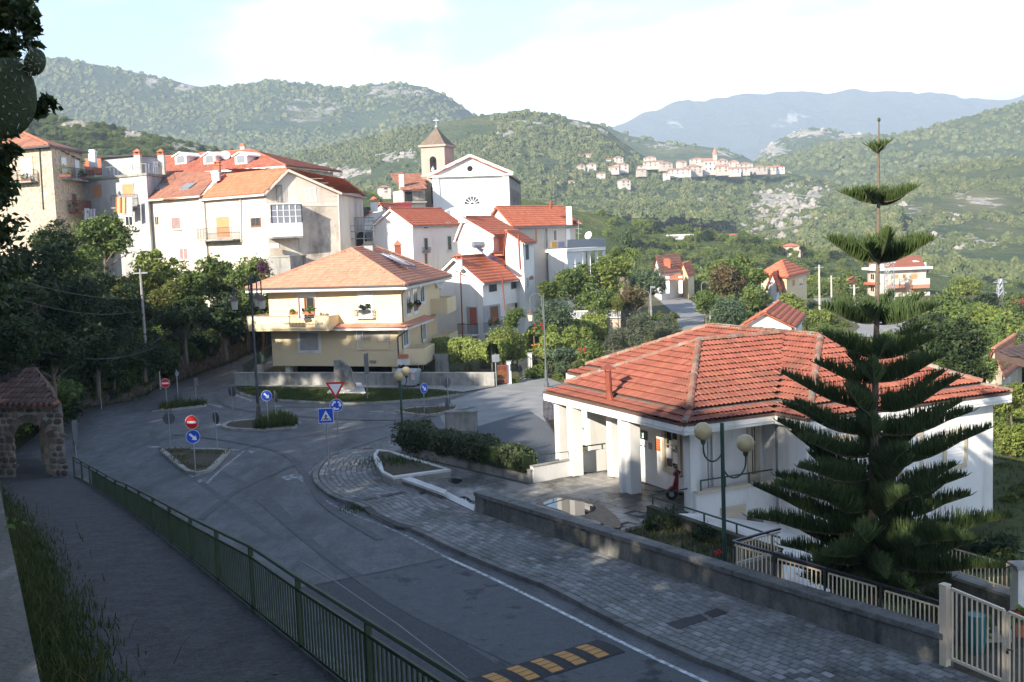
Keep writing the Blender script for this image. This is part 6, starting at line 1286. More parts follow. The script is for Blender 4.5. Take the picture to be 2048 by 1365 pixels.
# ================================================================ OFFICE WITH RED TILE ROOF
OW=V(9.99, 37.24, 0);orr=V(.9007, .4344, 0);on=V(-.4344, .9007, 0)
def O(a, b, z=0.):return OW+orr*a+on*b+Zu*z
oa=math.atan2(orr.y, orr.x)
of=thing('office_building', 'low white office with big red clay tile hipped roof, porch columns and puddled forecourt', 'building', O(-2, 6))
ZS, ZG, ZR, ZF=3.38, 3.64, 5.52, 3.04
main=[[(-3.1, 2.55), (-3.1, 11.5), (.55, 7.05)], [(-3.1, 2.55), (.75, 2.55), (4.93, 7.05), (.55, 7.05)], [(-3.1, 11.5), (.75, 11.5), (4.93, 7.05), (.55, 7.05)], [(.75, .75), (4.93, 4.95), (4.93, 7.05), (.75, 2.55)], [(.75, 11.5), (4.93, 7.05), (4.93, 12.3), (.75, 16.5)], [(.75, .75), (9.1, .75), (4.93, 4.95)], [(9.1, .75), (9.1, 16.5), (4.93, 12.3), (4.93, 4.95)], [(9.1, 16.5), (.75, 16.5), (4.93, 12.3)]]
zz_={(.55, 7.05):ZR, (4.93, 7.05):ZR, (4.93, 4.95):ZR, (4.93, 12.3):ZR}
mainP=[[O(a, b, zz_.get((a, b), ZG+.06))for a, b in f]for f in main]
out_=[(-3.84, 12.2), (-3.84, 1.81), (0, 1.81), (0, 0), (9.86, 0), (9.86, 17.2), (0, 17.2), (0, 12.2)]
inn_=[(-3.1, 11.5), (-3.1, 2.55), (.75, 2.55), (.75, .75), (9.1, .75), (9.1, 16.5), (.75, 16.5), (.75, 11.5)]
skirtP=[[O(*out_[i], ZS), O(*out_[(i+1)%8], ZS), O(*inn_[(i+1)%8], ZG-.04), O(*inn_[i], ZG-.04)]for i in range(8)]
m=MB()
for f in mainP:m.slab(f, .1)
for f in skirtP:m.slab(f, .08)
orf=m.build('roof', 'tile_dark', of)  # underlay coloured dark to deepen the shade in the open tile ends
Vt, Ft=tile_mesh(.198, .41, .066, 6, lip=False);Vt=[(x, y, z+(.022 if y<0 else 0))for x, y, z in Vt];tme=mesh_np('roof_tile', np.array(Vt), np.array(Ft), 'tile_red');tme.polygons.foreach_set('use_smooth', [True]*len(tme.polygons))
spots=[]
for f in mainP+skirtP:
 sp,e,s,nn=tile_spots(f,.19,.395)
 for c in sp:spots.append((c,e,s,nn))
def facing(q):return(V(0, 0, CAMZ)-q[0]).normalized().dot(q[3])>.02
vis=sorted([q for q in spots if facing(q)and PJ(q[0])[0]<2050], key=lambda q:(q[0]-V(0, 0, CAMZ)).length)
big_=set(id(q)for q in vis[:300]);VV=[];QQ=[];var=[];k=0;Vn=np.array(Vt)
for q in spots:
 c,e,s,nn=q;roll=rnd.gauss(0,.012);c2=c+nn*(.02+rnd.uniform(0,.014));e2=(e+nn*roll+s*rnd.gauss(0,.012)).normalized();s2=nn.cross(e2)
 if id(q)in big_:
  inst('roof_tile',tme,orf,Matrix(((e2.x,s2.x,nn.x,c2.x),(e2.y,s2.y,nn.y,c2.y),(e2.z,s2.z,nn.z,c2.z),(0,0,0,1))))
 else:VV.append(Vn@np.array([e2,s2,nn])+np.array(c2));QQ.append(np.array(Ft)+k);k+=len(Vn);var+=[rnd.random()]*len(Ft)
o=bpy.data.objects.new('roof_tiles', mesh_np('roof_tiles', np.concatenate(VV), np.concatenate(QQ), 'tile_red', var));C.objects.link(o);o['kind']='stuff';o.parent=orf;o.location=-of.location
o.data.polygons.foreach_set('use_smooth', [True]*len(o.data.polygons))
print('office tiles', len(spots))
def caps(a, b, r=.13):
 a=Vector(a);b=Vector(b);d=(b-a).normalized();n=max(1,int((b-a).length/.4));x=d.cross(Zu).normalized();y=x.cross(d)
 for i in range(n):
  p=a+d*((b-a).length*i/n);q=a+d*((b-a).length*(i+1.1)/n);m=MB();P=[]
  j_=rnd.gauss(0,.008)
  for pp,rr in((p,r*1.12),(q,r*.94)):
   for j in range(6):t=math.pi*j/5;P.append(pp+x*math.cos(t)*rr+y*(math.sin(t)*rr+.02)+Zu*j_)
  m.add(P,[(j,j+1,7+j,6+j)for j in range(5)]+[(0,1,2,3,4,5)]);m.build('ridge_tile','ridge_old',orf)
for a, b in(((-3.1, 2.55), (.55, 7.05)), ((-3.1, 11.5), (.55, 7.05)), ((.55, 7.05), (4.93, 7.05)), ((4.93, 4.95), (4.93, 12.3)), ((.75, .75), (4.93, 4.95)), ((9.1, .75), (4.93, 4.95)), ((.75, 16.5), (4.93, 12.3))):
 caps(O(*a,zz_.get(a,ZG+.06)+.04),O(*b,zz_.get(b,ZG+.06)+.04))
for i in(1, 3, 4):caps(O(*out_[i], ZS+.03), O(*inn_[i], ZG), .11)
for i in range(7):
 m=MB();a,b=O(*inn_[i],ZG-.02),O(*inn_[i+1],ZG-.02);d=(b-a).normalized();m.beam(a-d*.1,b+d*.1,.16,.13);m.build('gutter','gutter',of)
for i in range(7):
 m=MB();a,b=O(*out_[i],(ZS+ZF)/2-.04),O(*out_[i+1],(ZS+ZF)/2-.04);d=(b-a).normalized();nin=V(-d.y,d.x,0);m.beam(a+nin*.09,b+nin*.09,.14,ZS-ZF);m.build('fascia','white_plaster',of)
m=MB();m.prism([(O(*p).x, O(*p).y)for p in out_[:8]], ZF+.06, ZF+.1);m.build('soffit', 'white_plaster', of)
zf=.13
# walls: porch facade, right wall, wing
def wall(p, q, z0, z1, th=.22, mat='white_plaster', name='wall', par=of):
 m=MB();d=(q-p).normalized();nin=V(-d.y,d.x,0)*th/2;m.prism([(x.x,x.y)for x in(p-nin,q-nin,q+nin,p+nin)],z0,z1);return m.build(name,mat,par)
wall(O(-1.9, 3.0), O(-1.9, 9.3), zf, ZF+.06);wall(O(-1.9, 9.2), O(.5, 9.2), zf, ZF+.06);wall(O(.5, 9.2), O(.5, 16.7), -.3, ZF+.06)
wall(O(-1.9, 3.0), O(.5, 3.0), -1.6, ZF+.06);wall(O(.45, 3.0), O(.45, .5), -1.6, ZF+.06);wall(O(.45, .5), O(9.3, .5), -1.6, ZF+.06);wall(O(9.3, .5), O(9.3, 16.7), -1.6, ZF+.06);wall(O(-1.9, 11.8), O(.4, 11.8), -.3, ZF+.06)
wall(O(.45, 16.7), O(9.3, 16.7), -1.6, ZF+.06)
def column(a, b, w=.46, d=.42, z0=zf):m=MB();m.box(O(a, b, (z0+ZF+.05)/2), (w, d, ZF-z0+.05), oa);m.build('column', 'white_plaster', of)
column(-3.55, 10.05);column(-3.3, 6.05);column(-3.55, 6.3, .3, .2);column(-3.0, 2.62, .42, .42, -1.6);column(-2.3, 9.0, .5, .4);column(-3.3, 11.7, .4, .4, -.2);column(-2.35, 3.1, .5, .3)
wall(O(-3.3, 10.35), O(-1.9, 10.35), zf-.3, .98, .18, name='parapet');wall(O(-3.1, 2.35), O(.35, 2.35), -1.6, .78, .2, name='parapet');m=MB();m.beam(O(-3.1, 2.32, .82), O(.35, 2.32, .82), .34, .08);m.build('sill', 'stone_frame', of)
fa, fb=O(-2.01, 3.0), O(-2.01, 9.3)
dr_=win(of, fa, fb, (1262, 846, 1277, 962), 'glass', 'galvanised', .07, name='door');c, w, h, e, n=rect(fa, fb, (1262, 846, 1277, 962));m=MB();wbox(m, c+n*.05-Zu*.1, e, n, w, .05, .1);[wbox(m, c+n*.05+e*w*t, e, n, .04, .06, h)for t in(-.3, 0, .3)];m.build('grille', 'galvanised', dr_)
ww=win(of, fa, fb, (1333, 860, 1359, 938), 'glass4', 'stone_frame', .17, depth=.1);c, w, h, e, n=rect(fa, fb, (1333, 860, 1359, 938))
for(x, y, sw_, sh, mt)in((.0, .12, .4, .3, 'paper'), (.25, -.12, .32, .4, 'paper'), (-.22, -.2, .38, .42, 'paper'), (.1, -.33, .3, .3, 'ink'), (-.25, .2, .28, .2, 'paper')):
 m=MB();wbox(m,c+n*.03+e*x*w+Zu*y*h,e,n,sw_,.01,sh);m.build('notice',mt,ww)
c, w, h, e, n=rect(fa, fb, (1281, 862, 1295, 879));t=thing('sign', 'square dark green sign with white letter i beside the office door', 'sign', c);m=MB();wbox(m, c+n*.02, e, n, w, .03, h);m.build('plate', 'poster_green', t)
m=MB();s_=-1 if PJ(c+e)[0]<PJ(c)[0]else 1
for x0, y0, x1, y1 in((-.1, -.24, .06, .12), (-.14, .1, .04, .12), (-.16, -.26, .12, -.22)):m.beam(c+n*.042+e*s_*w*x0+Zu*h*y0, c+n*.042+e*s_*w*x1+Zu*h*y1, .045, .01, n)
m.ball(c+n*.042+e*s_*w*.1+Zu*h*.26, .035, 6);m.build('letter', 'paper', t)
c, w, h, e, n=rect(fa, fb, (1311, 877, 1321, 902));t=thing('poster', 'orange striped poster on the white office wall left of the window', 'poster', c);m=MB();wbox(m, c+n*.015, e, n, w, .012, h);m.build('sheet', 'poster_orange', t)
for q in range(5):m=MB();wbox(m, c+n*.026+Zu*h*(-.36+.18*q), e, n, w*.9, .006, .03);m.build('print_line', 'rust_red', t)
c, w, h, e, n=rect(fa, fb, (1280, 885, 1293, 899));t=thing('notice', 'white notice with small grey print under the green sign', 'notice', c);m=MB();wbox(m, c+n*.012, e, n, w, .01, h);m.build('sheet', 'paper', t);m=MB();wbox(m, c+n*.02-e*s_*w*.25, e, n, w*.3, .006, h*.2);wbox(m, c+n*.02+e*s_*w*.2, e, n, w*.4, .006, h*.12);m.build('print', 'ink', t)
c, w, h, e, n=rect(fa, fb, (1297, 886, 1304, 899));t=thing('notice', 'small pale blue notice between white notice and orange poster', 'notice', c);m=MB();wbox(m, c+n*.012, e, n, w, .01, h);m.build('sheet', 'glass_soft', t)
ra, rb=O(-1.9, 2.88), O(.5, 2.88);win(of, ra, rb, (1500, 840, 1512, 952), 'glass4', 'stone_frame', .14)
fa2, fb2=O(.45, .38), O(9.3, .38);win(of, fa2, fb2, (1892, 868, 1926, 930), 'shutter', 'stone_frame', .16, mat='shutter_white');win(of, fa2, fb2, (1660, 880, 1700, 955), 'shutter', 'stone_frame', .16, mat='shutter_white');win(of, fa2, fb2, (1800, 875, 1838, 940), 'shutter', 'stone_frame', .16, mat='shutter_white')
pa, pb=O(-3.1, 2.24), O(.35, 2.24);c, w, h, e, n=rect(pa, pb, (1441, 1008, 1490, 1022));m=MB();wbox(m, c+n*.03, e, n, w, .1, .1);wbox(m, c+n*.03-Zu*.2, e, n, w, .03, .3);m.build('vent_lintel', 'stone_frame', of)
c, w, h, e, n=rect(pa, pb, (1494, 1032, 1526, 1062));m=MB();wbox(m, c+n*.02, e, n, w, .03, h);m.build('stone_panel', 'dead_stone', of)
pipe(of, [O(.2, 1.75, ZF), O(.35, 2.1, ZF-.2), O(.35, 2.1, -1.5)], .06, 'gutter')
def rail_line(par, pts, h, every, mat='metal_green', r=.03, name='handrail', pr=.03, low=None):
 m=MB();m.tube([Vector(p)+Zu*h for p in pts],r,6);m.build(name,mat,par)
 if low:m=MB();m.tube([Vector(p)+Zu*low for p in pts],r*.7,6);m.build('lower_rail',mat,par)
 for p in resample(pts,every):m=MB();m.tube([p,p+Zu*h],pr,6);m.build('post',mat,par)
rl_=thing('railing', 'green tube handrail on the office parapet above the stone sill', 'railing', O(-1.5, 2.32, .86));rail_line(rl_, [O(-2.85, 2.32, .86), O(.3, 2.32, .86)], .36, 1.05)
rl_=thing('railing', 'short green handrail on the white low wall between porch columns', 'railing', O(-2.6, 10.35, .98));rail_line(rl_, [O(-3.3, 10.35, .98), O(-1.95, 10.35, .98)], .22, 1.2)
# flue on the skirt roof
fl_=thing('chimney_flue', 'rust red metal flue with little pitched cap rising from the office roof edge', 'flue', G(1222, 803, 3.5));b=G(1222, 803, 3.5);m=MB();m.tube([b, b+V(-.06, 0, .35), b+V(-.08, 0, 1.15)], [.17, .12, .12], 10);m.build('pipe', 'rust_red', fl_)
m=MB();q=b+V(-.08, 0, 1.3);P=[q+V(-.3, -.2, -.05), q+V(.3, -.2, -.05), q+V(.3, .2, -.05), q+V(-.3, .2, -.05), q+V(0, -.2, .16), q+V(0, .2, .16)];m.add(P, [(0, 1, 4), (1, 2, 5, 4), (2, 3, 5), (3, 0, 4, 5)]);m.box(q+V(-.1, 0, -.1), (.03, .03, .2));m.box(q+V(.1, 0, -.1), (.03, .03, .2));m.build('cap', 'rust_red', fl_)
# ---------------------------------------------------------------- forecourt
hw0, hw1, hw2=G(803, 905, .13), G(1062, 966, .13), O(-3.6, 10.3)
sw0, sw1=G(948, 1024, .13), G(1885, 1333, .13)
sd=(sw1-sw0).normalized();sn=V(-sd.y, sd.x, 0);sn=sn if sn.y>0 else-sn
bed0=G(1245, 1062, .13);mw0, mw1=G(1298, 1046, 0), G(1545, 1127, 0)
court=[sw0, bed0, G(1300, 1052, .13), O(-4.4, 3.1), O(-3.0, 2.5), O(-1.9, 2.9), O(-1.9, 10.3), O(-3.4, 10.4), hw1, hw0, G(760, 899, .13), G(764, 945, .13), G(786, 955, .13), G(891, 990, .13)]
m=MB();m.prism([(p.x, p.y)for p in court], -.05, .1);fc=m.build('forecourt', 'paver_bed', kind='structure')
hd=(hw1-hw0).normalized();hn=V(-hd.y, hd.x, 0);cp=[(p.x, p.y)for p in court]
nslab=0
for i in range(-4, 34):
 for j in range(-22,24):
  q=[hw0+hd*(i*.92+s_*.445+(.46 if j%2 else 0))+hn*(j*.62+t_*.296)for s_,t_ in((-1,-1),(1,-1),(1,1),(-1,1))]
  if all(inpoly(p,cp)for p in q):stone(*q,.06,.132+rnd.uniform(-.002,.002),.008).build('paving_slab','plaza',fc);nslab+=1
  elif inpoly((q[0]+q[2])/2,cp):
   c=(q[0]+q[2])/2;q2=[c+(p-c)*.55 for p in q]
   if all(inpoly(p,cp)for p in q2):stone(*q2,.06,.131,.008).build('paving_slab','plaza',fc);nslab+=1
print('slabs', nslab)
def blob(px, z, mat, name, jit=0, parent=None, kind='structure'):
 P=spline([G(u,v,z)for u,v in px]+[G(*px[0],z)],5)[:-1];m=MB();m.add(P,[tuple(range(len(P)))])
 a=sum(P[i].x*P[(i+1)%len(P)].y-P[(i+1)%len(P)].x*P[i].y for i in range(len(P)))
 if a<0:m.f=[f[::-1]for f in m.f]
 return m.build(name,mat,parent,kind=kind)
blob([(1070, 1008), (1110, 991), (1150, 996), (1200, 1010), (1235, 1035), (1240, 1055), (1215, 1052), (1180, 1036), (1120, 1022)], .139, 'mud', 'wet_silt')
blob([(1085, 1006), (1112, 996), (1140, 1000), (1175, 1006), (1192, 1016), (1180, 1026), (1152, 1032), (1120, 1020), (1095, 1013)], .143, 'puddle', 'puddle')
blob([(915, 996), (930, 993), (944, 1003), (934, 1006)], .143, 'puddle', 'puddle');blob([(895, 962), (905, 957), (925, 960), (912, 968)], .143, 'puddle', 'puddle')
flat('threshold', [G(878, 990, .13), G(893, 984, .13), G(949, 1012, .13), G(948, 1024, .13)], .15, 'white_stone')
# planter with white stone rim
pp=[(747, 908), (749, 924), (764, 945), (786, 955), (902, 939), (858, 925), (815, 912), (775, 900), (755, 899)]
pz_=.47;rim_=[G(u, v, pz_)for u, v in pp];c0_=sum(rim_, Vector())/len(rim_)
pt=thing('planter', 'boat-shaped planter with white stone rim and bare soil on the pavement', 'planter', V(c0_.x, c0_.y, .13))
rimi=[p+(c0_-p).normalized()*.3 for p in rim_];n=len(rim_)
m=MB();m.prism([(p.x, p.y)for p in rim_], .08, pz_-.09);m.build('base', 'concrete', pt);m=MB();m.prism([(p.x, p.y)for p in rimi], pz_-.1, pz_-.05);m.build('bed', 'soil', pt)
for i in range(n):stone(rim_[i], rim_[(i+1)%n], rimi[(i+1)%n], rimi[i], pz_-.1, pz_, .01).build('rim_stone', 'white_stone', pt)
grass_blades('planter_weeds', [c0_+V(rnd.gauss(0, .9), rnd.gauss(0, .6), -.05)for _ in range(700)], 'blade', (.05, .2), .015)
bt=thing('stone_bench', 'long low white stone bench slab leading from the planter to the entrance', 'bench', G(840, 972, .13));q=[G(786, 951, .38), G(800, 946, .38), G(894, 981, .38), G(889, 988, .38)]
stone(*q, .28, .38, .01).build('slab', 'white_stone', bt);m=MB();cc_=sum(q, Vector())/4;m.prism([((p*.85+cc_*.15).x, (p*.85+cc_*.15).y)for p in q], .08, .28);m.build('base', 'concrete_wall', bt)
# street wall
def low_wall(name, label, p, q, z0, z1, th, wm, cm, cth=.12, cov=.05, seg=None, cat='wall'):
 t=thing(name,label,cat,p);d=(q-p).normalized();nn=V(-d.y,d.x,0);L_=(q-p).length
 m=MB();m.prism([(x.x,x.y)for x in(p-nn*th/2,q-nn*th/2,q+nn*th/2,p+nn*th/2)],z0,z1-cth);m.build('wall',wm,t)
 n=max(1,int(L_/seg))if seg else 1
 for i in range(n):
  a=p+d*(L_*i/n+(.006 if n>1 else-cov));b=p+d*(L_*(i+1)/n-(.006 if n>1 else-cov));w_=th/2+cov
  stone(a-nn*w_,b-nn*w_,b+nn*w_,a+nn*w_,z1-cth,z1+rnd.uniform(-.004,.004),.025).build('coping_stone',cm,t)
 return t
low_wall('street_wall', 'long low grey stained wall with thick coping along the pavement', sw0+sn*.24, sw1+sn*.24, -.1, .86, .36, 'concrete_wall', 'coping', .14, .05, 1.9)
# hedge wall
low_wall('garden_wall', 'low plastered wall carrying the clipped hedge beside the forecourt', hw0+hn*.1, hw1+hn*.1, -.1, .66, .22, 'concrete', 'concrete', .05, .02)
low_wall('garden_wall', 'short stained white wall joining hedge corner to first porch column', hw1+V(.05, .12, 0), O(-3.75, 10.2), -.1, .8, .2, 'white_plaster', 'concrete', .05, .02)
rl_=thing('railing', 'thin green railing on the short white wall by the hedge', 'railing', hw1+Zu*.8);rail_line(rl_, [hw1+hd*-1.6+Zu*.8, hw1+Zu*.8, O(-3.75, 10.2, .8)], .3, .9, r=.018, pr=.018)
low_wall('wall_stub', 'short concrete wall end with sloping top between hedge and gravel yard', G(893, 862, 0), G(954, 862, 0), -.1, 1.05, .4, 'concrete', 'concrete', .1, .03)
# mossy bed wall with railing, ramp
m0, m1=G(1298, 1011, .5), G(1560, 1098, .5);m0.z=m1.z=0
mk('moss_wall', (.075, .075, .05), (.05, .06, .03), 1.6, 1, .8, 12, stain=(.11, .1, .085), sscale=1.2, detail=10)
low_wall('mossy_wall', 'dark mossy retaining wall of the flower bed below the green railing', m0, m1, -1.6, .5, .2, 'moss_wall', 'moss_wall', .06, .02)
rl_=thing('railing', 'green tube railing on the mossy wall beside the white ramp', 'railing', m0+Zu*.5);rail_line(rl_, [O(-2.95, 2.6, .6), m0+Zu*.5, m1+Zu*.5], .34, 1.6)
m=MB();m.add([O(-4.3, 3.0, .1), O(-3.1, 2.3, .1), O(.3, 2.0, -.75), O(1.0, -1.2, -1.4), O(-1.5, -3.0, -1.45), m1+Zu*-1.2, m1*.5+m0*.5+Zu*-.35], [(0, 1, 2, 6), (6, 2, 3, 4, 5)]);m.build('ramp', 'white_plaster', kind='structure')
flat('flower_bed', [bed0, G(1300, 1052, .1), m0, m1, sw0+sd*13.5+sn*.42, sw0+sd*6+sn*.42], .1, 'soil');m=MB();m.beam(bed0+Zu*.03, G(1300, 1050, .13)+Zu*.03, .12, .1);m.build('bed_edging', 'concrete', kind='structure')
bedpoly=[(p.x, p.y)for p in(bed0, G(1300, 1052, .1), m0, m1, sw0+sd*13.5+sn*.42, sw0+sd*6+sn*.42)]
grass_blades('bed_weeds', [p for p in(V(rnd.uniform(3, 9), rnd.uniform(27, 39), .1)for _ in range(9000))if inpoly(p, bedpoly)], 'blade', (.05, .22), .014)
for(u, v, s_, lb)in((1335, 1062, .32, 'small dark rose bush against the mossy wall nearest the puddle'), (1405, 1085, .26, 'low dark shrub against the mossy wall in the middle of the bed'), (1300, 1058, .2, 'little dark plant at the corner of the flower bed wall')):
 p=G(u,v,.1);t=thing('shrub',lb,'shrub',p);Vv,Q,var=leaf_cloud(rnd,(s_*1.2,s_,s_*1.3),26,22,.05);o=bpy.data.objects.new('foliage',mesh_np('foliage',Vv+np.array([0,0,s_]),Q,'leaf_dark',var));C.objects.link(o);o.parent=t;m=MB();m.tube([p,p+Zu*s_],.02,5);m.build('stem','bark',t)
t=thing('flower', 'bright red flower in the dark bed near the green lamp post', 'flower', G(1437, 1108, .1));m=MB()
for q in range(5):m.ball(G(1437, 1108, .25)+V(rnd.uniform(-.15, .15), rnd.uniform(-.1, .1), rnd.uniform(0, .1)), .055, 8)
m.build('blossom', 'flower_red', t);m=MB();m.tube([G(1437, 1108, .1), G(1437, 1108, .25)], .012, 5);m.build('stem', 'leaf_mid', t)
# scooter on the porch
st_=G(1350, 1000, .13);sc=thing('scooter', 'small dark red motor scooter parked on the porch behind the corner column', 'scooter', st_);ax_=(orr*.88-on*.47).normalized();lat=V(-ax_.y, ax_.x, 0)
S_=lambda x, z, y=0.:st_+ax_*x+Zu*z+lat*y
for x in(-.12, 1.05):
 m=MB();m.tube([S_(x,.22,-.05),S_(x,.22,.05)],.21,16);w_=m.build('wheel','tyre',sc);m=MB();m.tube([S_(x,.22,-.06),S_(x,.22,.06)],.1,12);m.build('hub','galvanised',w_)
m=MB();m.tube([S_(-.12, .25), S_(.02, .62), S_(.1, .98)], [.05, .07, .05], 8);m.beam(S_(.06, .3), S_(.1, .88), .34, .08, ax_);m.build('leg_shield', 'scooter_red', sc)
m=MB();m.tube([S_(-.02, .95), S_(.1, 1.05), S_(.22, 1.0)], [.07, .12, .06], 8);m.build('headset', 'scooter_red', sc);m=MB();m.tube([S_(.13, 1.02, -.34), S_(.08, 1.06, -.1), S_(.08, 1.06, .1), S_(.13, 1.02, .34)], .022, 6);m.build('handlebar', 'metal_black', sc)
m=MB();m.ball(S_(-.0, .95), .07, 8);m.build('headlight', 'glass_soft', sc);m=MB();m.tube([S_(-.3, .3), S_(-.12, .46), S_(.08, .34)], .07, 8);m.build('front_mudguard', 'scooter_red', sc)
m=MB();m.beam(S_(.1, .24), S_(.6, .24), .3, .08);m.build('footboard', 'metal_black', sc);m=MB();m.tube([S_(.5, .4), S_(.75, .55), S_(1.2, .6), S_(1.35, .55)], [.1, .18, .17, .06], 8);m.build('body', 'scooter_red', sc);m=MB();m.tube([S_(.5, .7), S_(.7, .76), S_(1.1, .78), S_(1.25, .74)], [.07, .12, .12, .05], 8);m.build('seat', 'metal_black', sc)
for s_ in(-1, 1):m=MB();m.tube([S_(.1, 1.05, .2*s_), S_(.02, 1.22, .26*s_)], .012, 5);m.ball(S_(.02, 1.26, .28*s_), .06, 8, (1, .5, .7));m.build('mirror', 'metal_black', sc)
# hedge: leafy volume on its wall
def hedge_mesh(name, pts, n, rad, zc, hz, leaf, mat, seed):
 g=np.random.default_rng(seed);P=[];N_=[]
 for p,q,z0,z1,w in pts:
  p=np.array(p);q=np.array(q);d=q-p;L_=np.linalg.norm(d[:2]);k=int(n*L_)
  t=g.random(k);nn=np.array([-d[1],d[0],0])/L_;a=g.random(k)*2*np.pi;rr=.75+.3*g.random(k)
  bump=.85+.3*np.sin(t*L_*2.1+seed)*np.sin(t*L_*.83)
  y=np.clip(np.cos(a)*1.25,-1,1)*rr*bump*w/2;zz=(z0+z1)/2+np.clip(np.sin(a)*1.25,-1,1)*rr*bump*(z1-z0)/2
  c=p+t[:,None]*d+y[:,None]*nn;c[:,2]=zz+p[2];P.append(c);N_.append(np.cos(a)[:,None]*nn+np.sin(a)[:,None]*np.array([0,0,1.]))
 P=np.concatenate(P);N_=np.concatenate(N_)*.8+g.normal(size=P.shape)*.6;N_/=np.linalg.norm(N_,axis=1)[:,None]
 a=np.cross(N_,g.normal(size=P.shape));a/=np.linalg.norm(a,axis=1)[:,None];b=np.cross(N_,a);s=leaf*(.6+.8*g.random(len(P)))[:,None]
 Vv=np.stack([P-a*s,P-b*s*.5,P+a*s,P+b*s*.5],1).reshape(-1,3)
 return mesh_np(name,Vv,np.arange(len(Vv)).reshape(-1,4),mat,g.random(len(P)))
hb=hw1+hd*-.2
he=thing('hedge', 'thick clipped evergreen hedge spilling over the forecourt wall', 'hedge', hw0)
me=hedge_mesh('foliage', [(hw0+hn*.2-hd*.3, hw0+hd*5+hn*.25, .25, 1.5, 1.3), (hw0+hd*4.5+hn*.25, hw0+hd*9+hn*.2, .45, 1.42, 1.2), (hw0+hd*8.5+hn*.2, hb+hn*.1, .45, 1.2, 1.0)], 720, 0, 0, 0, .085, 'leaf_hedge', 5)
o=bpy.data.objects.new('foliage', me);C.objects.link(o);o.parent=he;o.location=-he.location
m=MB();m.beam(hw0+hn*.2+Zu*.85, hb+hn*.15+Zu*.75, .7, .7);m.build('woody_core', 'leaf_dark', he)
# ---------------------------------------------------------------- boundary wall, monument, container
bw=low_wall('boundary_wall', 'long low stained concrete wall in front of the beige house', wall2[0], wall2[1], -.1, .95, .25, 'concrete', 'kerb_pale', .07, .03)
mo=thing('monument', 'weathered grey standing stone slab with jagged sloping top on white base', 'monument', G(692, 786, .1));mY=72.0
px=[(668, 721), (680, 720), (684, 722), (692, 729), (700, 735), (705, 746), (707, 766), (712, 770), (710, 778), (690, 779), (674, 770), (670, 745)]
P=[A(u, v, mY)for u, v in px];c=sum(P, Vector())/len(P);m=MB();n=len(P);fr=[p+V(rnd.gauss(0, .02), -.25+rnd.gauss(0, .05), 0)for p in P];bk=[p+V(0, .25, 0)for p in P];cf=c+V(0, -.42, 0)
m.add(fr+bk+[cf, c+V(0, .4, 0)], [(i, (i+1)%n, 2*n)for i in range(n)]+[(n+(i+1)%n, n+i, 2*n+1)for i in range(n)]+[((i+1)%n, i, n+i, n+(i+1)%n)for i in range(n)]);m.build('standing_stone', 'dead_stone', mo)
for px, th, mt in(([(654, 789), (731, 789), (728, 779), (664, 779)], .22, 'white_stone'), ([(686, 783), (726, 782), (722, 776), (680, 777)], .45, 'white_stone')):
 q=[G(u,v,.1)for u,v in px];m=MB();m.prism([(p.x,p.y)for p in q],.08,th);m.build('base_slab',mt,mo)
du=thing('waste_container', 'grey wheeled waste container with red and white stripes by the boundary wall', 'waste container', G(815, 774, .06));b=G(814, 775, .06);fx_=(wall2[1]-wall2[0]).normalized();fy_=V(-fx_.y, fx_.x, 0)
D_=lambda x, y, z:b+fx_*x+fy_*y+Zu*z
m=MB();P=[D_(x, y, z)for z, s_ in((.14, .8), (1.0, 1.))for x, y in((-.68*s_, -.1), (.68*s_, -.1), (.68*s_, .95), (-.68*s_, .95))];m.add(P, [(3, 2, 1, 0), (4, 5, 6, 7), (0, 1, 5, 4), (1, 2, 6, 5), (2, 3, 7, 6), (3, 0, 4, 7)]);m.build('body', 'bin_grey', du)
m=MB();pr=[(-.18, 1.0), (-.05, 1.14), (.35, 1.24), (.8, 1.2), (1.0, 1.02)];P=[D_(s_*.72, y, z)for s_ in(-1, 1)for y, z in pr];m.add(P, [(k, k+1, 6+k, 5+k)for k in range(4)]+[(0, 1, 2, 3, 4), (9, 8, 7, 6, 5)]);m.build('lid', 'bin_grey', du)
for k in range(5):m=MB();wbox(m, D_(-.55+.275*k, -.105+.0, .62), fx_, -fy_, .05, .05, .7);m.build('rib', 'galvanised', du)
for x in(-.5, .5):
 for y in(.05,.8):m=MB();m.tube([D_(x-.04,y,.09),D_(x+.04,y,.09)],.09,10);m.build('wheel','tyre',du)
for k in range(3):m=MB();m.beam(D_(.44, -.14, .62+.12*k), D_(.6, -.14, .7+.12*k), .05, .01, -fy_);m.build('stripe', 'sign_red', du)
m=MB();wbox(m, D_(.52, -.133, .76), fx_, -fy_, .2, .01, .42);m.build('reflector', 'sign_white', du)
# ---------------------------------------------------------------- road signs
def pole(t, b, top, r=.03, mat='galvanised'):
 m=MB();m.tube([b,top],r,7);m.build('pole',mat,t)
def plate_axes(yaw):return V(math.cos(yaw), math.sin(yaw), 0), V(math.sin(yaw), -math.cos(yaw), 0)
def disc(par, c, yaw, r, face, rim='sign_white', back='sign_back', name='disc'):
 e,n=plate_axes(yaw);ng=24
 def ring(rr,off):return[c+n*off+(e*math.cos(2*math.pi*k/ng)+Zu*math.sin(2*math.pi*k/ng))*rr for k in range(ng)]
 m=MB();a,b_=ring(r,.0),ring(r,.012);m.add(a+b_,[tuple(range(ng-1,-1,-1))]+[(k,(k+1)%ng,ng+(k+1)%ng,ng+k)for k in range(ng)]);m.mi=1;m.add(b_,[tuple(range(ng))])
 o=m.build(name,[back,rim],par)
 if face:m=MB();m.add(ring(r*.94,.016),[tuple(range(ng))]);m.build('face',face,o)
 return o,e,n
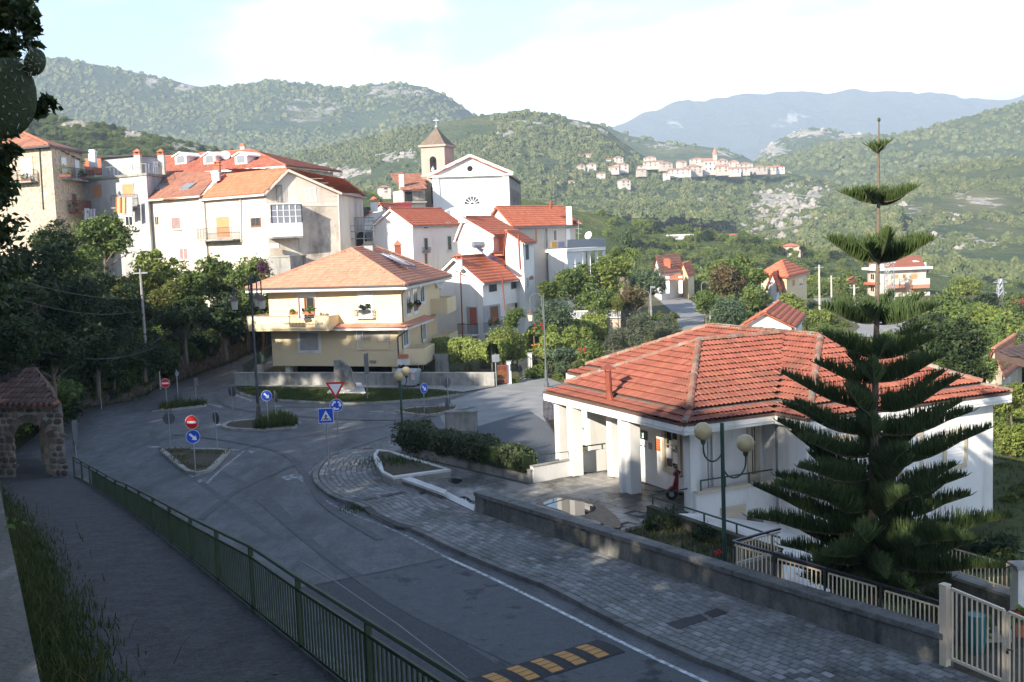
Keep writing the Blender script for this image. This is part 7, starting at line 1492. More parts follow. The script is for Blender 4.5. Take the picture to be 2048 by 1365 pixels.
def shape(par, c, e, n, pts, off, mat, name='symbol'):
 m=MB();P=[c+n*off+e*x+Zu*y for x,y in pts];q=MB();
 nn=(P[1]-P[0]).cross(P[2]-P[1])
 m.add(P,[tuple(range(len(P)))]);return m.build(name,mat,par)
ARROW=[(-.62, .28), (-.28, .62), (.18, .16), (.4, .38), (.5, -.5), (-.38, -.4), (-.16, -.18)]
ARROW=[(-.56, .34), (-.34, .56), (.2, .02), (.4, .22), (.5, -.5), (-.22, -.4), (-.02, -.2)]
def blue_arrow(par, c, yaw, r):o, e, n=disc(par, c, yaw, r, 'sign_blue');shape(o, c, e, n, [(x*r, y*r)for x, y in ARROW[::-1]], .02, 'sign_white', 'arrow');return o
def no_entry(par, c, yaw, r):o, e, n=disc(par, c, yaw, r, 'sign_red');shape(o, c, e, n, [(-.7*r, -.17*r), (.7*r, -.17*r), (.7*r, .17*r), (-.7*r, .17*r)], .02, 'sign_white', 'bar');return o
def sgn_(label, bpx, zb, top_v, items, group='road signs at the roundabout', mat='galvanised', r=.03, lean=0):
 b=G(bpx[0],bpx[1],zb);t=thing('road_sign',label,'road sign',b,group);Y=b.y
 tp=Vector((b.x,b.y,ZV(b.x,b.y,top_v)));pole(t,b,tp,r,mat)
 for kind,v,yaw,rr in items:
  z=ZV(b.x,b.y-.05,v);c=Vector((b.x,b.y,z))+V(math.sin(yaw),-math.cos(yaw),0)*.045
  if kind=='arrow':blue_arrow(t,c,yaw,rr)
  elif kind=='noentry':no_entry(t,c,yaw,rr)
  elif kind=='back':disc(t,Vector((b.x,b.y,z))-V(math.sin(yaw),-math.cos(yaw),0)*.04,yaw+math.pi,rr,'sign_red','sign_white')
  elif kind=='round':
   o,e,n=disc(t,c,yaw,rr,'sign_blue')
   for k in range(3):
    a0=math.radians(90+120*k+35);pts=[]
    for q in range(7):a=a0+math.radians(62)*q/6;pts.append((.72*rr*math.cos(a),.72*rr*math.sin(a)))
    for q in range(6,-1,-1):a=a0+math.radians(62)*q/6;pts.append((.46*rr*math.cos(a),.46*rr*math.sin(a)))
    shape(o,c,e,n,pts[::-1],.02,'sign_white','arrow');a=a0;f=a-math.radians(34);shape(o,c,e,n,[(.9*rr*math.cos(a),.9*rr*math.sin(a)),(.28*rr*math.cos(a),.28*rr*math.sin(a)),(.6*rr*math.cos(f),.6*rr*math.sin(f))][::-1],.021,'sign_white','arrow_head')
  elif kind=='yield':
   e,n=plate_axes(yaw);h=rr;T=lambda s:[(-.577*h*s,.333*h*s),(0,-.667*h*s),(.577*h*s,.333*h*s)]
   o=shape(t,c,e,n,T(1.0)[::1],.0,'sign_back','plate');shape(o,c,e,n,T(1.0),.006,'sign_red','border');shape(o,c,e,n,T(.66),.012,'sign_white','face')
  elif kind=='cross':
   e,n=plate_axes(yaw);m=MB();wbox(m,c,e,n,rr*2,.012,rr*2);o=m.build('plate','sign_white',t);S=lambda pts,off,mt,nm:shape(o,c,e,n,[(x*rr,y*rr)for x,y in pts],off,mt,nm)
   S([(-.95,-.95),(.95,-.95),(.95,.95),(-.95,.95)],.01,'sign_blue','face');S([(-.74,-.66),(.74,-.66),(0,.72)],.014,'sign_white','triangle')
   for k in range(5):x=-.52+.26*k;S([(x-.07,-.62),(x+.04,-.62),(x*.62+.04,-.3),(x*.62-.04,-.3)],.018,'sign_black','stripe')
   S([(-.1,.12),(.1,.12),(.13,-.12),(.06,-.14),(.22,-.52),(.12,-.54),(0,-.2),(-.14,-.52),(-.24,-.5),(-.08,-.1)][::-1],.02,'sign_black','walker');S([(.06*math.cos(q),.22+.07*math.sin(q))for q in np.linspace(0,6.28,9)[:-1]],.02,'sign_black','walker_head');S([(-.09,.1),(-.26,-.12),(-.22,-.16),(-.06,0)],.021,'sign_black','walker_arm');S([(.09,.1),(.26,-.08),(.22,-.12),(.06,0)][::-1],.021,'sign_black','walker_arm')
  elif kind=='plate':
   e,n=plate_axes(yaw);m=MB();wbox(m,c,e,n,rr[0],.02,rr[1]);m.build('plate',rr[2],t)
 return t
sgn_('no-entry disc above a blue arrow disc on the triangular kerbed island', (391, 945), .1, 829, [('noentry', 845, -.15, .31), ('arrow', 874, .15, .31)])
sgn_('grey-backed round sign on the left corner of the triangular island', (341, 892), .1, 826, [('back', 838, .15, .3)])
sgn_('grey-backed round sign turned sideways on the right corner of the triangular island', (434, 897), .1, 824, [('back', 837, -.75, .3)])
sgn_('no-entry disc on a pole at the left tip of the farthest small island', (334, 812), .1, 757, [('noentry', 767, .1, .3)])
sgn_('tall pole with low grey disc between no-entry sign and thin plate', (357, 806), .1, 740, [('back', 795, .2, .3), ('plate', 748, .9, (.25, .25, 'glass_soft'))])
sgn_('thin edge-on plate on a short pole at the right of the farthest small island', (393, 806), .1, 757, [('plate', 765, 1.35, (.5, .55, 'sign_back'))])
sgn_('grey-backed disc tilted on a pole at the left tip of the lens-shaped island', (467, 846), .1, 774, [('back', 784, -.5, .3), ('plate', 775, 1.5, (.7, .1, 'sign_back'))])
sgn_('blue disc with white arrow beside the tall double lantern post', (537, 853), .1, 781, [('arrow', 792, .05, .3)])
sgn_('dark disc seen edge-on just behind the blue arrow of the lens-shaped island', (552, 838), .1, 782, [('back', 795, -1.0, .3)])
sgn_('square blue pedestrian crossing sign at the pavement corner', (659, 959), .13, 815, [('cross', 832, .05, .31)])
sgn_('red and white yield triangle above a blue roundabout disc on the pavement', (678, 906), .13, 764, [('yield', 776, .0, .8), ('round', 811, .05, .31)])
sgn_('tall narrow plate seen edge-on beside the standing stone', (735, 800), .1, 710, [('plate', 728, 1.25, (.6, 1.3, 'sign_back'))])
sgn_('blue arrow disc turned sideways on the small island nearest the office', (849, 826), .1, 769, [('arrow', 777, .85, .3)])
sgn_('two grey-backed discs, one high and one low, on the pole near the island end', (897, 815), .1, 757, [('back', 766, .8, .31), ('back', 806, 1.0, .28)])
sgn_('dark round sign on a pole against the stone roadside wall', (203, 819), 0, 738, [('back', 748, .5, .31)])
sgn_('white paper notice on a short pole by the stone roadside wall', (302, 782), 0, 744, [('plate', 752, .3, (.4, .6, 'paper'))])
sgn_('dark disc with white dash under a tall dark plate beside the stone arch', (153, 925), .1, 850, [('plate', 866, 1.2, (.35, 1.2, 'sign_back')), ('noentry', 894, -1.15, .3)])
sgn_('pale square sign back on a pole at the end of the boundary wall', (993, 772), .1, 708, [('plate', 717, .2, (.5, .5, 'galvanised'))])
sgn_('wooden stake leaning against the stone wall behind the no-entry sign', (321, 779), 0, 742, [], r=.05, mat='pole_pale')
# ---------------------------------------------------------------- lamps
def globe_lamp(label, b, top, globes, rg):
 t=thing('globe_lamp',label,'street lamp',b,'green globe lamps');m=MB();m.tube([b,b+Zu*1.2,top],[.07,.06,.055],10);m.build('post','metal_green',t)
 for g in globes:
  g=Vector(g);d=Vector((g.x-top.x,g.y-top.y,0));j=Vector((top.x,top.y,g.z-rg*2.2));m=MB();pts=[]
  j0=Vector((top.x,top.y,g.z-rg*2.0))
  for q in range(13):a=math.pi*q/12;pts.append(j0+d*(1-math.cos(a))/2+Zu*(-math.sin(a)*d.length*.62))
  m.tube(pts+[g-Zu*rg*1.3],.025,6);m.build('arm','metal_green',t)
  m=MB();m.lathe(g-Zu*rg*1.45,[(.05,0),(.07,.05),(.09,.2),(.11,.28)],10);m.build('collar','metal_dark',t)
  m=MB();m.ball(g,rg,20);m.build('globe','globe',t,smooth=True)
b=G(1450, 1150, .2);globe_lamp('green lamp post with two cream globes standing near the white railing', b, Vector((b.x, b.y, ZV(b.x, b.y, 846))), [A(1406, 863, b.y-.2), A(1491, 887, b.y+.2)], .255)
b=G(806, 884, .1);globe_lamp('green lamp post with two cream globes rising behind the hedge', b, Vector((b.x, b.y, ZV(b.x, b.y, 748))), [A(797, 753, b.y-.2), A(812, 743, b.y+.2)], .235)
def lantern(par, p, s=1.):
 m=MB();m.lathe(p-Zu*.62*s,[(.13*s,0),(.2*s,.42*s)],6);o=m.build('lantern','lantern_glass',par);m=MB();m.lathe(p-Zu*.2*s,[(.25*s,0),(.16*s,.1*s),(.05*s,.2*s),(.02*s,.3*s)],8);m.build('lantern_hood','hood',o);m=MB();m.lathe(p-Zu*.66*s,[(.05*s,-.05),(.15*s,.04*s)],6);m.build('lantern_base','metal_dark',o)
def lantern_post(label, b, top, lanterns, r, mat='metal_dark', s=1., ornate=True):
 t=thing('lantern_post',label,'street lamp',b,'lantern posts');H=top.z-b.z;m=MB();m.lathe(b,[(r*3,0),(r*2.8,.25),(r*1.7,.4),(r*1.6,1.0),(r*1.2,1.1)],10);m.build('base',mat,t);m=MB();m.tube([b+Zu*1.0,b+Zu*H*.6,top],[r*1.1,r*.85,r*.6],8);m.build('post',mat,t)
 for g in lanterns:
  g=Vector(g);d=Vector((g.x-top.x,g.y-top.y,0));z0=max(g.z+.5,top.z-1.6*s);st=Vector((top.x,top.y,g.z-.5));m=MB();off=d*.12
  pts=[st+off*.5,st+off+Zu*.9]+[Vector((top.x,top.y,g.z+.75))+off+(d-off)*(1-math.cos(math.pi*q/10))/2+Zu*math.sin(math.pi*q/10)*d.length*.42 for q in range(11)]+[g]
  m.tube(pts,.035*s,6);m.build('arm',mat,t);lantern(t,g,s)
b=G(518, 848, .1);lantern_post('tall dark double-armed lantern post on the lens-shaped traffic island', b, Vector((b.x, b.y, ZV(b.x, b.y, 558))), [A(468, 594, b.y), A(523, 592, b.y-.4), A(514, 588, b.y+.8)], .085, s=1.15)
b=G(1093, 775, 0);lantern_post('slim grey lantern post by the garden gates behind the office', b, Vector((b.x, b.y, ZV(b.x, b.y, 590))), [A(1061, 622, b.y)], .06, 'sign_back', 1.1)
b=G(1303, 640, 0);lantern_post('lantern post with blue plate at the bend of the side road', b, Vector((b.x, b.y, ZV(b.x, b.y, 572))), [A(1281, 605, b.y)], .07, 'galvanised', 1.1)
b=G(1421, 648, 0);lantern_post('lantern post between the two trees across the side road', b, Vector((b.x, b.y, ZV(b.x, b.y, 565))), [A(1403, 586, b.y)], .07, 'galvanised', 1.1)
b=G(1303, 640, 0);m=MB();m.box(A(1306, 575, b.y-.1), (.5, .05, .22));tag(m.build('street_sign', 'glass_soft'), 'small pale blue street name plate on the bend lamp post', 'sign')
# ---------------------------------------------------------------- utility poles, pylons, wires
def upole(label, b, top, r=.13, mat='pole_pale', group='utility poles'):
 t=thing('utility_pole',label,'utility pole',b,group);m=MB();m.tube([b,top],[r,r*.65],7);m.build('pole',mat,t);m=MB();m.beam(top-Zu*.3-V(.5,0,0),top-Zu*.3+V(.5,0,0),.08,.08);m.build('crossarm','galvanised',t);return t
for lb, bp, tv, Y in(('pale concrete pole beside the lane near the orange house', (1639, 598), 530, 125), ('slim pale pole where the side road disappears between trees', (1341, 592), 528, 162), ('slender pole among bushes left of the conifer trunk', (1663, 596), 552, 140), ('white pole at the lane edge close to the conifer trunk', (1709, 640), 570, 112)):
 b=A(bp[0],bp[1],Y);top=Vector((b.x,b.y,ZV(b.x,b.y,tv)));upole(lb,Vector((b.x,b.y,-1)),top)
b=A(286, 622, 78);tpole=Vector((b.x, b.y, ZV(b.x, b.y, 538)));upole('pale pole standing among the shaded trees of the left slope', b-Zu*3, tpole, .12, 'concrete')
def wire(label, a, b, sag, group='overhead cables'):
 a,b=Vector(a),Vector(b);m=MB();m.tube([a+(b-a)*t-Zu*sag*4*t*(1-t)for t in np.linspace(0,1,14)],.016,4);tag(m.build('cable','wire'),label,'cable',group)
wire('upper cable sagging from frame edge to the pale pole over the shaded trees', A(-60, 530, 50), tpole-Zu*2.1, .5);wire('lower cable sagging under the first one over the shaded trees', A(-60, 562, 50), tpole-Zu*2.9, .8);wire('cable running from the pale pole into the trees by the beige house', tpole-Zu*2.2, A(420, 556, 88), .4)
wire('long loose cable looping low across the dark shrubs above the stone wall', A(-60, 652, 48), A(320, 690, 74), 1.2);wire('cable between the lane pole and the orange house', Vector((A(1639, 531, 125))), A(1575, 535, 123), .3);wire('cable from the lane pole towards the conifer', A(1639, 533, 125), A(1760, 545, 128), .5);wire('cable from road-end pole to the trees on the right', A(1341, 531, 162), A(1420, 545, 150), .5)
def lattice(label, b, top, w0, w1, arms, name='pylon', r=.05):
 t=thing(name,label,'pylon',b);m=MB();H=top.z-b.z
 def lvl(f):w=w0+(w1-w0)*f;c=b+(top-b)*f;return[c+V(sx_*w/2,sy_*w/2,0)for sx_,sy_ in((-1,-1),(1,-1),(1,1),(-1,1))]
 for k in range(4):m.tube([lvl(0)[k],lvl(1)[k]],r,4)
 n=9
 for i in range(n):
  a,c=lvl(i/n),lvl((i+1)/n)
  for k in range(4):m.tube([a[k],c[(k+1)%4]],r*.6,3);m.tube([a[(k+1)%4],c[k]],r*.6,3)
 m.build('lattice','galvanised',t)
 for f,w in arms:m=MB();c=b+(top-b)*f;m.beam(c-V(w/2,0,0),c+V(w/2,0,0),.15,.15);m.beam(c-V(w/2,0,0),c+Zu*.8,.08,.08);m.beam(c+V(w/2,0,0),c+Zu*.8,.08,.08);m.build('crossarm','antenna',t)
b=A(2000, 640, 222);lattice('steel electricity pylon with two crossarms on the wooded slope at the right', b-Zu*2, Vector((b.x, b.y, ZV(b.x, b.y, 558))), 2.2, .5, [(.72, 2.6), (.93, 2.8)], r=.13)
b=A(1779, 592, 143);lattice('pale lattice radio mast in front of the cream apartment block', b-Zu*2, Vector((b.x, b.y, ZV(b.x, b.y, 508))), 1.1, .8, [], 'radio_mast', .05)
# ================================================================ FENCES, GATES, ARCH
gf=thing('path_fence', 'long dark green metal bar fence along the shaded path above the road', 'fence', Vector((FP[6].x, FP[6].y, path_z(FP[6].y))))
bar_me=None;bars=0
pb=lambda p:Vector((p.x, p.y, path_z(p.y)))
for i in range(1, len(FP)):
 a,b=FP[i-1],FP[i];pa_,pb_=pb(a),pb(b);ha,hb_=a.z-pa_.z,b.z-pb_.z
 m=MB();m.tube([a,b],.028,6);m.build('top_rail','fence_green',gf);m=MB();m.beam(a-Zu*ha*.16,b-Zu*hb_*.16,.03,.035);m.build('rail','fence_green',gf);m=MB();m.beam(pa_+Zu*.07,pb_+Zu*.07,.03,.035);m.build('rail','fence_green',gf)
 m=MB();m.beam(pb_-Zu*.1,b,.06,.05,(b-a).normalized());m.build('post','fence_green',gf)
 n=20
 for k in range(1,n):
  t=k/n;p=pa_+(pb_-pa_)*t;q=a+(b-a)*t
  if bars<300:m=MB();m.beam(p+Zu*.07,q-Zu*(ha+(hb_-ha)*t)*.16,.034,.014,(b-a).cross(Zu));m.build('bar','fence_green',gf);bars+=1
  else:pass
m=MB()
for i in range(1, len(FP)):m.beam(pb(FP[i-1])+V(.06, .03, 0), pb(FP[i])+V(.06, .03, 0), .2, .1)
m.build('path_kerb', 'kerb', kind='structure')
# retaining wall whose top shows at the left edge
rw=thing('retaining_wall', 'grey stone parapet of the retaining wall running along the left frame edge', 'wall', V(-1.72, 4, 5))
mk('parapet', (.17, .155, .132), (.115, .105, .092), 2.2, .95, .5, 30, stretch=(1, .35, 1), stain=(.24, .225, .2), sscale=2.5, sstretch=(1.6, .35, 1), slo=.52, shi=.64, detail=10)
yy=[-10, -4, 0, 4, 7.2, 9.6, 12, 16, 20, 25, 30, 36, 44];topz=lambda y:interp([(-10, 8.46), (13, 8.46), (30, 6.7), (44, 4.3)], y)
for y0, y1 in zip(yy, yy[1:]):
 P=[V(wx(y)+dx,y,0)for y,dx in((y0,0),(y1,0),(y1,-.42),(y0,-.42))];zt_=[topz(y0),topz(y1),topz(y1),topz(y0)];m=MB();m.prism([(p.x,p.y)for p in P],[path_z(y0)-.3,path_z(y1)-.3]*1+[path_z(y1)-.3,path_z(y0)-.3],zt_);m.build('wall_section','parapet',rw)
m=MB();vp=[V(wx(5.2)-.16, 5.2, 8.475), V(wx(5.8)-.3, 5.8, 8.48), V(wx(6.3)-.22, 6.3, 8.48), V(wx(7)-.36, 7, 8.48)];m.tube(vp, .008, 5)
iv=thing('ivy_strand', 'thin bare climbing stem lying over the grey parapet', 'plant', vp[0]);m.build('stem', 'bark', iv);Vv, Q, var=leaf_cloud(rnd, (.12, .6, .03), 8, 5, .03);o=bpy.data.objects.new('foliage', mesh_np('foliage', Vv+np.array([-.3, .9, .03]), Q, 'leaf_mid', var));C.objects.link(o);o.parent=iv
# arch pavilion over the path
pv_=thing('stone_arch', 'small rubble stone gatehouse with round arch and dark conical tile roof over the path', 'gatehouse', G(70, 968, .6))
aY=45.0;za0=path_z(aY);L0, R0=A(-40, 970, aY+1), A(136, 968, aY);L0.z=R0.z=0;ed=(R0-L0).normalized();en=V(ed.y, -ed.x, 0)
def AP(u, v):return WP(u, v, L0, R0)
ztop=AP(60, 808).z;uL, uR=AP(28, 900), AP(101, 900);cA=(uL+uR)/2;rA=(uR-uL).length/2;zS=AP(64, 845).z-rA
sdist=lambda p:(p-L0).dot(ed);sC=sdist(Vector((cA.x, cA.y, 0)));W_all=(R0-L0).length
m=MB();th_=.55
arcp=[(sC-rA, za0-.2)]+[(sC-rA*math.cos(t), zS+rA*math.sin(t))for t in np.linspace(0, math.pi, 13)]+[(sC+rA, za0-.2)]
outl=[(0, za0-.2)]+[(0, ztop)]+[(W_all, ztop)]+[(W_all, za0-.2)]
bk=V(-2.5, 5.2, 0)
PT=lambda s_, z, off:L0+ed*s_+(en*off if off>=0 else bk.normalized()*-off)+Zu*z
# front and back faces as strips between arch and outline
top_s=[(0, ztop)]+[(W_all*k/12, ztop)for k in range(1, 12)]+[(W_all, ztop)]
lefts=[(0, za0-.2), (0, ztop)]
ring_out=[(0, za0-.2)]+[(0 if t<math.pi/4 else(W_all if t>3*math.pi/4 else W_all*(t-math.pi/4)/(math.pi/2)), ztop if math.pi/4<=t<=3*math.pi/4 else(zS+(ztop-zS)*(t/(math.pi/4)if t<math.pi/4 else(math.pi-t)/(math.pi/4))))for t in np.linspace(0, math.pi, 13)]+[(W_all, za0-.2)]
n=len(arcp)
for off, fl_p in((0, 1), (-th_, -1)):
 P=[PT(*a,off)for a in arcp]+[PT(*b,off)for b in ring_out];F=[(k,k+1,n+k+1,n+k)for k in range(n-1)];m.add(P,[f[::fl_p]for f in F])
m.build('front_wall', 'concrete', pv_);m=MB();P=[PT(*a, 0)for a in arcp]+[PT(*a, -th_)for a in arcp];m.add(P, [(k+1, k, n+k, n+k+1)for k in range(n-1)])
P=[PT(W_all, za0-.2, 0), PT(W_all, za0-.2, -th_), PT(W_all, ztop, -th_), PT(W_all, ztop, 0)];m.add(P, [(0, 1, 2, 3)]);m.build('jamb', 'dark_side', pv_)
mk('arch_stone', (.23, .18, .12), (.12, .11, .1), 3, .95, .8, 14, rvar=.4, vvar=.02, detail=9)
mk('mortar', (.4, .38, .35), (.3, .285, .26), 3, .95, .4, 30)
[c for c in pv_.children if c.name.startswith('front_wall')][0].data.materials[0]=MATS['mortar']
def rough_stone(c, e, nrm_, w, h, d):
 m=MB();k=rnd.randint(6,8);P=[];a0=rnd.uniform(0,1)
 for lay,sc_,dd in((0,1.,-.03),(1,1.,d*.6),(2,.72,d)):
  for i in range(k):a=2*math.pi*(i+a0)/k;q=abs(math.cos(a))**5+abs(math.sin(a))**5;r_=.5/q**.2;P.append(c+e*math.cos(a)*w*r_*sc_+Zu*math.sin(a)*h*r_*sc_+nrm_*dd)
 m.add(P,[(l*k+i,l*k+(i+1)%k,(l+1)*k+(i+1)%k,(l+1)*k+i)for l in range(2)for i in range(k)]+[tuple(range(2*k,3*k))]);return m
z=za0
while z<ztop-.1:
 h=rnd.uniform(.2,.32);s_=rnd.uniform(-.2,0)
 while s_<W_all:
  w=rnd.uniform(.2,.46);sc_=s_+w/2;zc_=z+h/2;inside=(abs(sc_-sC)<rA+.3 and zc_<zS)or(math.hypot(sc_-sC,zc_-zS)<rA+.34 and zc_>=zS)
  near_jamb=(abs(sc_-sC)<rA+.3 and abs(sc_-sC)>rA-.02 and zc_<zS)
  if not inside or near_jamb:
   if sc_<W_all-.05:rough_stone(PT(sc_,zc_,0),ed,en,w*.84,h*.82,rnd.uniform(.03,.06)).build('stone','arch_stone',pv_)
  s_+=w
 z+=h
for k in range(13):
 t=math.pi*(k+.5)/13;c=PT(sC-(rA+.16)*math.cos(t),zS+(rA+.16)*math.sin(t),0);m=MB();e2=(-ed*math.cos(t)+Zu*math.sin(t));e3=(ed*math.sin(t)+Zu*math.cos(t));P=[c+e2*i*.16+e3*j*.115+en*k2 for k2 in(-.02,.07)for i,j in((-1,-.85),(1,-1),(1,1),(-1,.85))]
 m.add(P,[(3,2,1,0),(4,5,6,7),(0,1,5,4),(1,2,6,5),(2,3,7,6),(3,0,4,7)]);m.build('voussoir','arch_stone',pv_)
bk=V(-2.5, 5.2, 0)
for s_ in(sC-rA-.35, sC+rA+.25):
 for q in(.35,.7,1.0):m=MB();p=L0+ed*s_+bk*q;m.box(p+Zu*((ztop+za0)/2-.15),(.5,.5,ztop-za0),math.atan2(ed.y,ed.x));m.build('pier','rubble',pv_)
apx_=AP(70, 733)+bk*.45;apx_.z=ZV(apx_.x, apx_.y, 733);e0_, e1_=AP(-45, 790), AP(118, 806);e0_+=en*.35;e1_+=en*.35;e1_.z=e0_.z=ztop+.03;e2_=e1_+bk*1.08+ed*.35;e3_=e0_+bk*1.08;e1_=e1_+ed*.15
faces=[[e0_, e1_, apx_], [e1_, e2_, apx_], [e2_, e3_, apx_], [e3_, e0_, apx_]]
m=MB();[m.slab(f, .1)for f in faces];o=m.build('roof', 'tile_dark', pv_);tiles_joined(o, faces, 'tile_dark', .24, .36, .06, 5)
for k in range(14):m=MB();p=e0_+(e1_-e0_)*(k+.5)/14;m.tube([p+en*.1-Zu*.02, p-en*.3+Zu*.06], .085, 7);m.build('eave_tile', 'tile_brown', pv_)
# roadside rubble retaining wall on the left
lwall=thing('stone_wall', 'rubble stone retaining wall beneath the dark shrubs along the left road', 'wall', LW[3]);body_=MB();stn=MB()
LWs=resample(LW, .5)
def lwh(p):u=PJ(p)[0];return interp([(120, 1.3), (250, 1.25), (300, 1.1), (317, 1.6), (396, 1.9), (460, 2.0), (505, 2.1)], u)
for a, b in zip(LWs, LWs[1:]):
 ha,hb_=lwh(a),lwh(b);d=(b-a).normalized();nn=V(-d.y,d.x,0);nn=nn if nn.x<0 else-nn
 body_.prism([(p.x,p.y)for p in(a,b,b+nn*.5,a+nn*.5)],-.1,[ha,hb_,hb_,ha]if True else ha)
 zc_=.12
 while zc_<ha:
  w=rnd.uniform(.3,.6);h=rnd.uniform(.2,.34);stn.cur=rnd.random();q=rough_stone(a+(b-a)*rnd.random()+Zu*zc_,d,-nn,w*.85,h*.85,rnd.uniform(.03,.09));stn.add(q.v,q.f);zc_+=h
body_.build('core', 'mortar_dark', lwall);stn.build('stones', 'rubble_dark', lwall, kind='stuff')
for u, v, hgt, mt, lb in((122, 838, 2.4, 'black_fill', 'dark gate post left of the stone wall end'), (152, 812, 2.2, 'galvanised', 'grey metal gate post at the start of the stone wall')):
 b=G(u,v);m=MB();m.box(b+Zu*hgt/2,(.16,.16,hgt));t=thing('gate_post',lb,'post',b);m.build('post',mt,t);m=MB();m.box(b+Zu*(hgt+.04),(.2,.2,.08));m.build('cap',mt,t)
b=G(136, 828);t=thing('gate', 'dark closed gate in the shade beside the stone arch', 'gate', b);q0, q1=G(124, 838), G(150, 814)
m=MB();m.beam(q0+Zu*1.15, q1+Zu*1.15, .05, 2.0);m.build('leaf', 'metal_dark', t)
b=G(165, 815);m=MB();m.box(A(168, 770, b.y-.2), (.55, .08, .75));tag(m.build('wall_plate', 'concrete'), 'pale square plate on the end of the stone roadside wall', 'plate')
# cream garden fence on the street wall, side leg, second fence and gate
sp0=sw0+sn*.50;sp1=sw1+sn*.50
cf=thing('garden_fence', 'cream metal bar fence with dark top rail standing behind the street wall', 'fence', WP(1548, 1165, sp0, sp1))
def panel(par, p0, p1, tl, tr, hz=None, nb=10, bl=None, br=None):
 a,b=WP(*tl,p0,p1),WP(*tr,p0,p1);c,d=WP(*bl,p0,p1),WP(*br,p0,p1)
 for s,e_ in((a,b),(c,d)):m=MB();m.beam(s,e_,.035,.035);m.build('panel_rail','cream_paint',par)
 for k in range(nb+1):m=MB();s,e_=a+(b-a)*k/nb,c+(d-c)*k/nb;m.beam(s,e_,.026,.026,(1,0,0));m.build('bar','cream_paint',par)
 return a,b,c,d
panel(cf, sp0, sp1, (1467, 1090), (1541, 1112), nb=9, bl=(1467, 1131), br=(1541, 1153));panel(cf, sp0, sp1, (1556, 1118), (1641, 1142), nb=10, bl=(1556, 1161), br=(1641, 1185));panel(cf, sp0, sp1, (1657, 1147), (1752, 1174), nb=11, bl=(1657, 1191), br=(1752, 1221));panel(cf, sp0, sp1, (1770, 1182), (1877, 1214), nb=12, bl=(1770, 1225), br=(1877, 1265))
a, b=WP(1466, 1083, sp0, sp1), WP(1881, 1205, sp0, sp1);m=MB();m.beam(a, b, .09, .05);m.build('top_rail', 'metal_black', cf)
for u in(1468, 1548, 1649, 1761):p=WP(u, 1100, sp0, sp1);t_=(p-a).dot((b-a).normalized());q=a+(b-a).normalized()*t_;m=MB();m.beam(q, q-Zu*(q.z-.3), .05, .05, (1, 0, 0));m.build('post', 'metal_black', cf)
for u in(1549, 1649, 1761, 1879):
 for dv in(8,48):
  pass
a2=a+(orr*.87-on*-.5).normalized()*0;sideq=G(1560, 1058, a.z);d2=(sideq-a);
sf=thing('garden_fence', 'short cream bar fence running back from the street fence corner towards the office ramp', 'fence', Vector((a.x, a.y, .4)))
m=MB();m.beam(a, sideq, .08, .05);m.build('top_rail', 'metal_black', sf)
for zo in(.09, .62):m=MB();m.beam(a-Zu*zo+d2*.03, sideq-Zu*zo, .03, .03);m.build('panel_rail', 'cream_paint', sf)
for k in range(1, 15):p=a+d2*k/15;m=MB();m.beam(p-Zu*.09, p-Zu*.62, .026, .026, (1, 0, 0));m.build('bar', 'cream_paint', sf)
low_wall('garden_wall', 'low concrete base wall under the short side fence of the garden', Vector((a.x, a.y, 0)), Vector((sideq.x, sideq.y, 0)), -1.6, a.z-.68, .2, 'concrete', 'concrete', .05, .02)
g0, g1=A(1858, 1138, 30.5), A(2040, 1192, 27.8);g0.z=g1.z=0;f2=thing('garden_fence', 'second cream bar fence on a concrete wall right of the conifer', 'fence', Vector((g0.x, g0.y, 0)))
w0, w1=A(1830, 1122, 31), A(2060, 1200, 27.5);zw=(w0.z+w1.z)/2;w0.z=w1.z=0
low_wall('garden_wall', 'low concrete wall right of the conifer carrying the second cream fence', w0, w1, -1.7, zw, .3, 'concrete_wall', 'concrete', .08, .04)
a_, b_=Vector((g0.x, g0.y, zw+.72)), Vector((g1.x, g1.y, zw+.72))
for zo in(0, .62):m=MB();m.beam(a_-Zu*zo, b_-Zu*zo, .035, .035);m.build('panel_rail', 'cream_paint', f2)
for k in range(23):p=a_+(b_-a_)*k/22;m=MB();m.beam(p, p-Zu*(.72 if k%11==5 else .62), .026, .026, (1, 0, 0));m.build('bar', 'cream_paint', f2)
m=MB();p=A(2046, 1170, 27.4);m.box(Vector((p.x, p.y, zw+.1)), (.45, .45, 1.6));t=thing('gate_pillar', 'squat white plaster pillar at the end of the second cream fence', 'pillar', Vector((p.x, p.y, zw-.7)));m.build('shaft', 'white_plaster', t);m=MB();m.box(Vector((p.x, p.y, zw+.93)), (.55, .55, .08));m.build('cap', 'concrete', t)
gt=thing('garden_gate', 'cream painted bar gate with square post and dark lock at the pavement', 'gate', G(1890, 1331, .12));pb0=G(1890, 1331, .12);pY=pb0.y;gd=(sd*.93+sn*-.05).normalized();gp1=pb0+gd*4
zt_=ZV(pb0.x, pb0.y, 1171);m=MB();m.beam(pb0, Vector((pb0.x, pb0.y, zt_)), .17, .17, (gd.x, gd.y, 0));m.build('post', 'cream_paint', gt);m=MB();m.beam(Vector((pb0.x, pb0.y, zt_)), Vector((pb0.x, pb0.y, zt_+.03)), .19, .19, (gd.x, gd.y, 0));m.build('post_cap', 'cream_paint', gt)
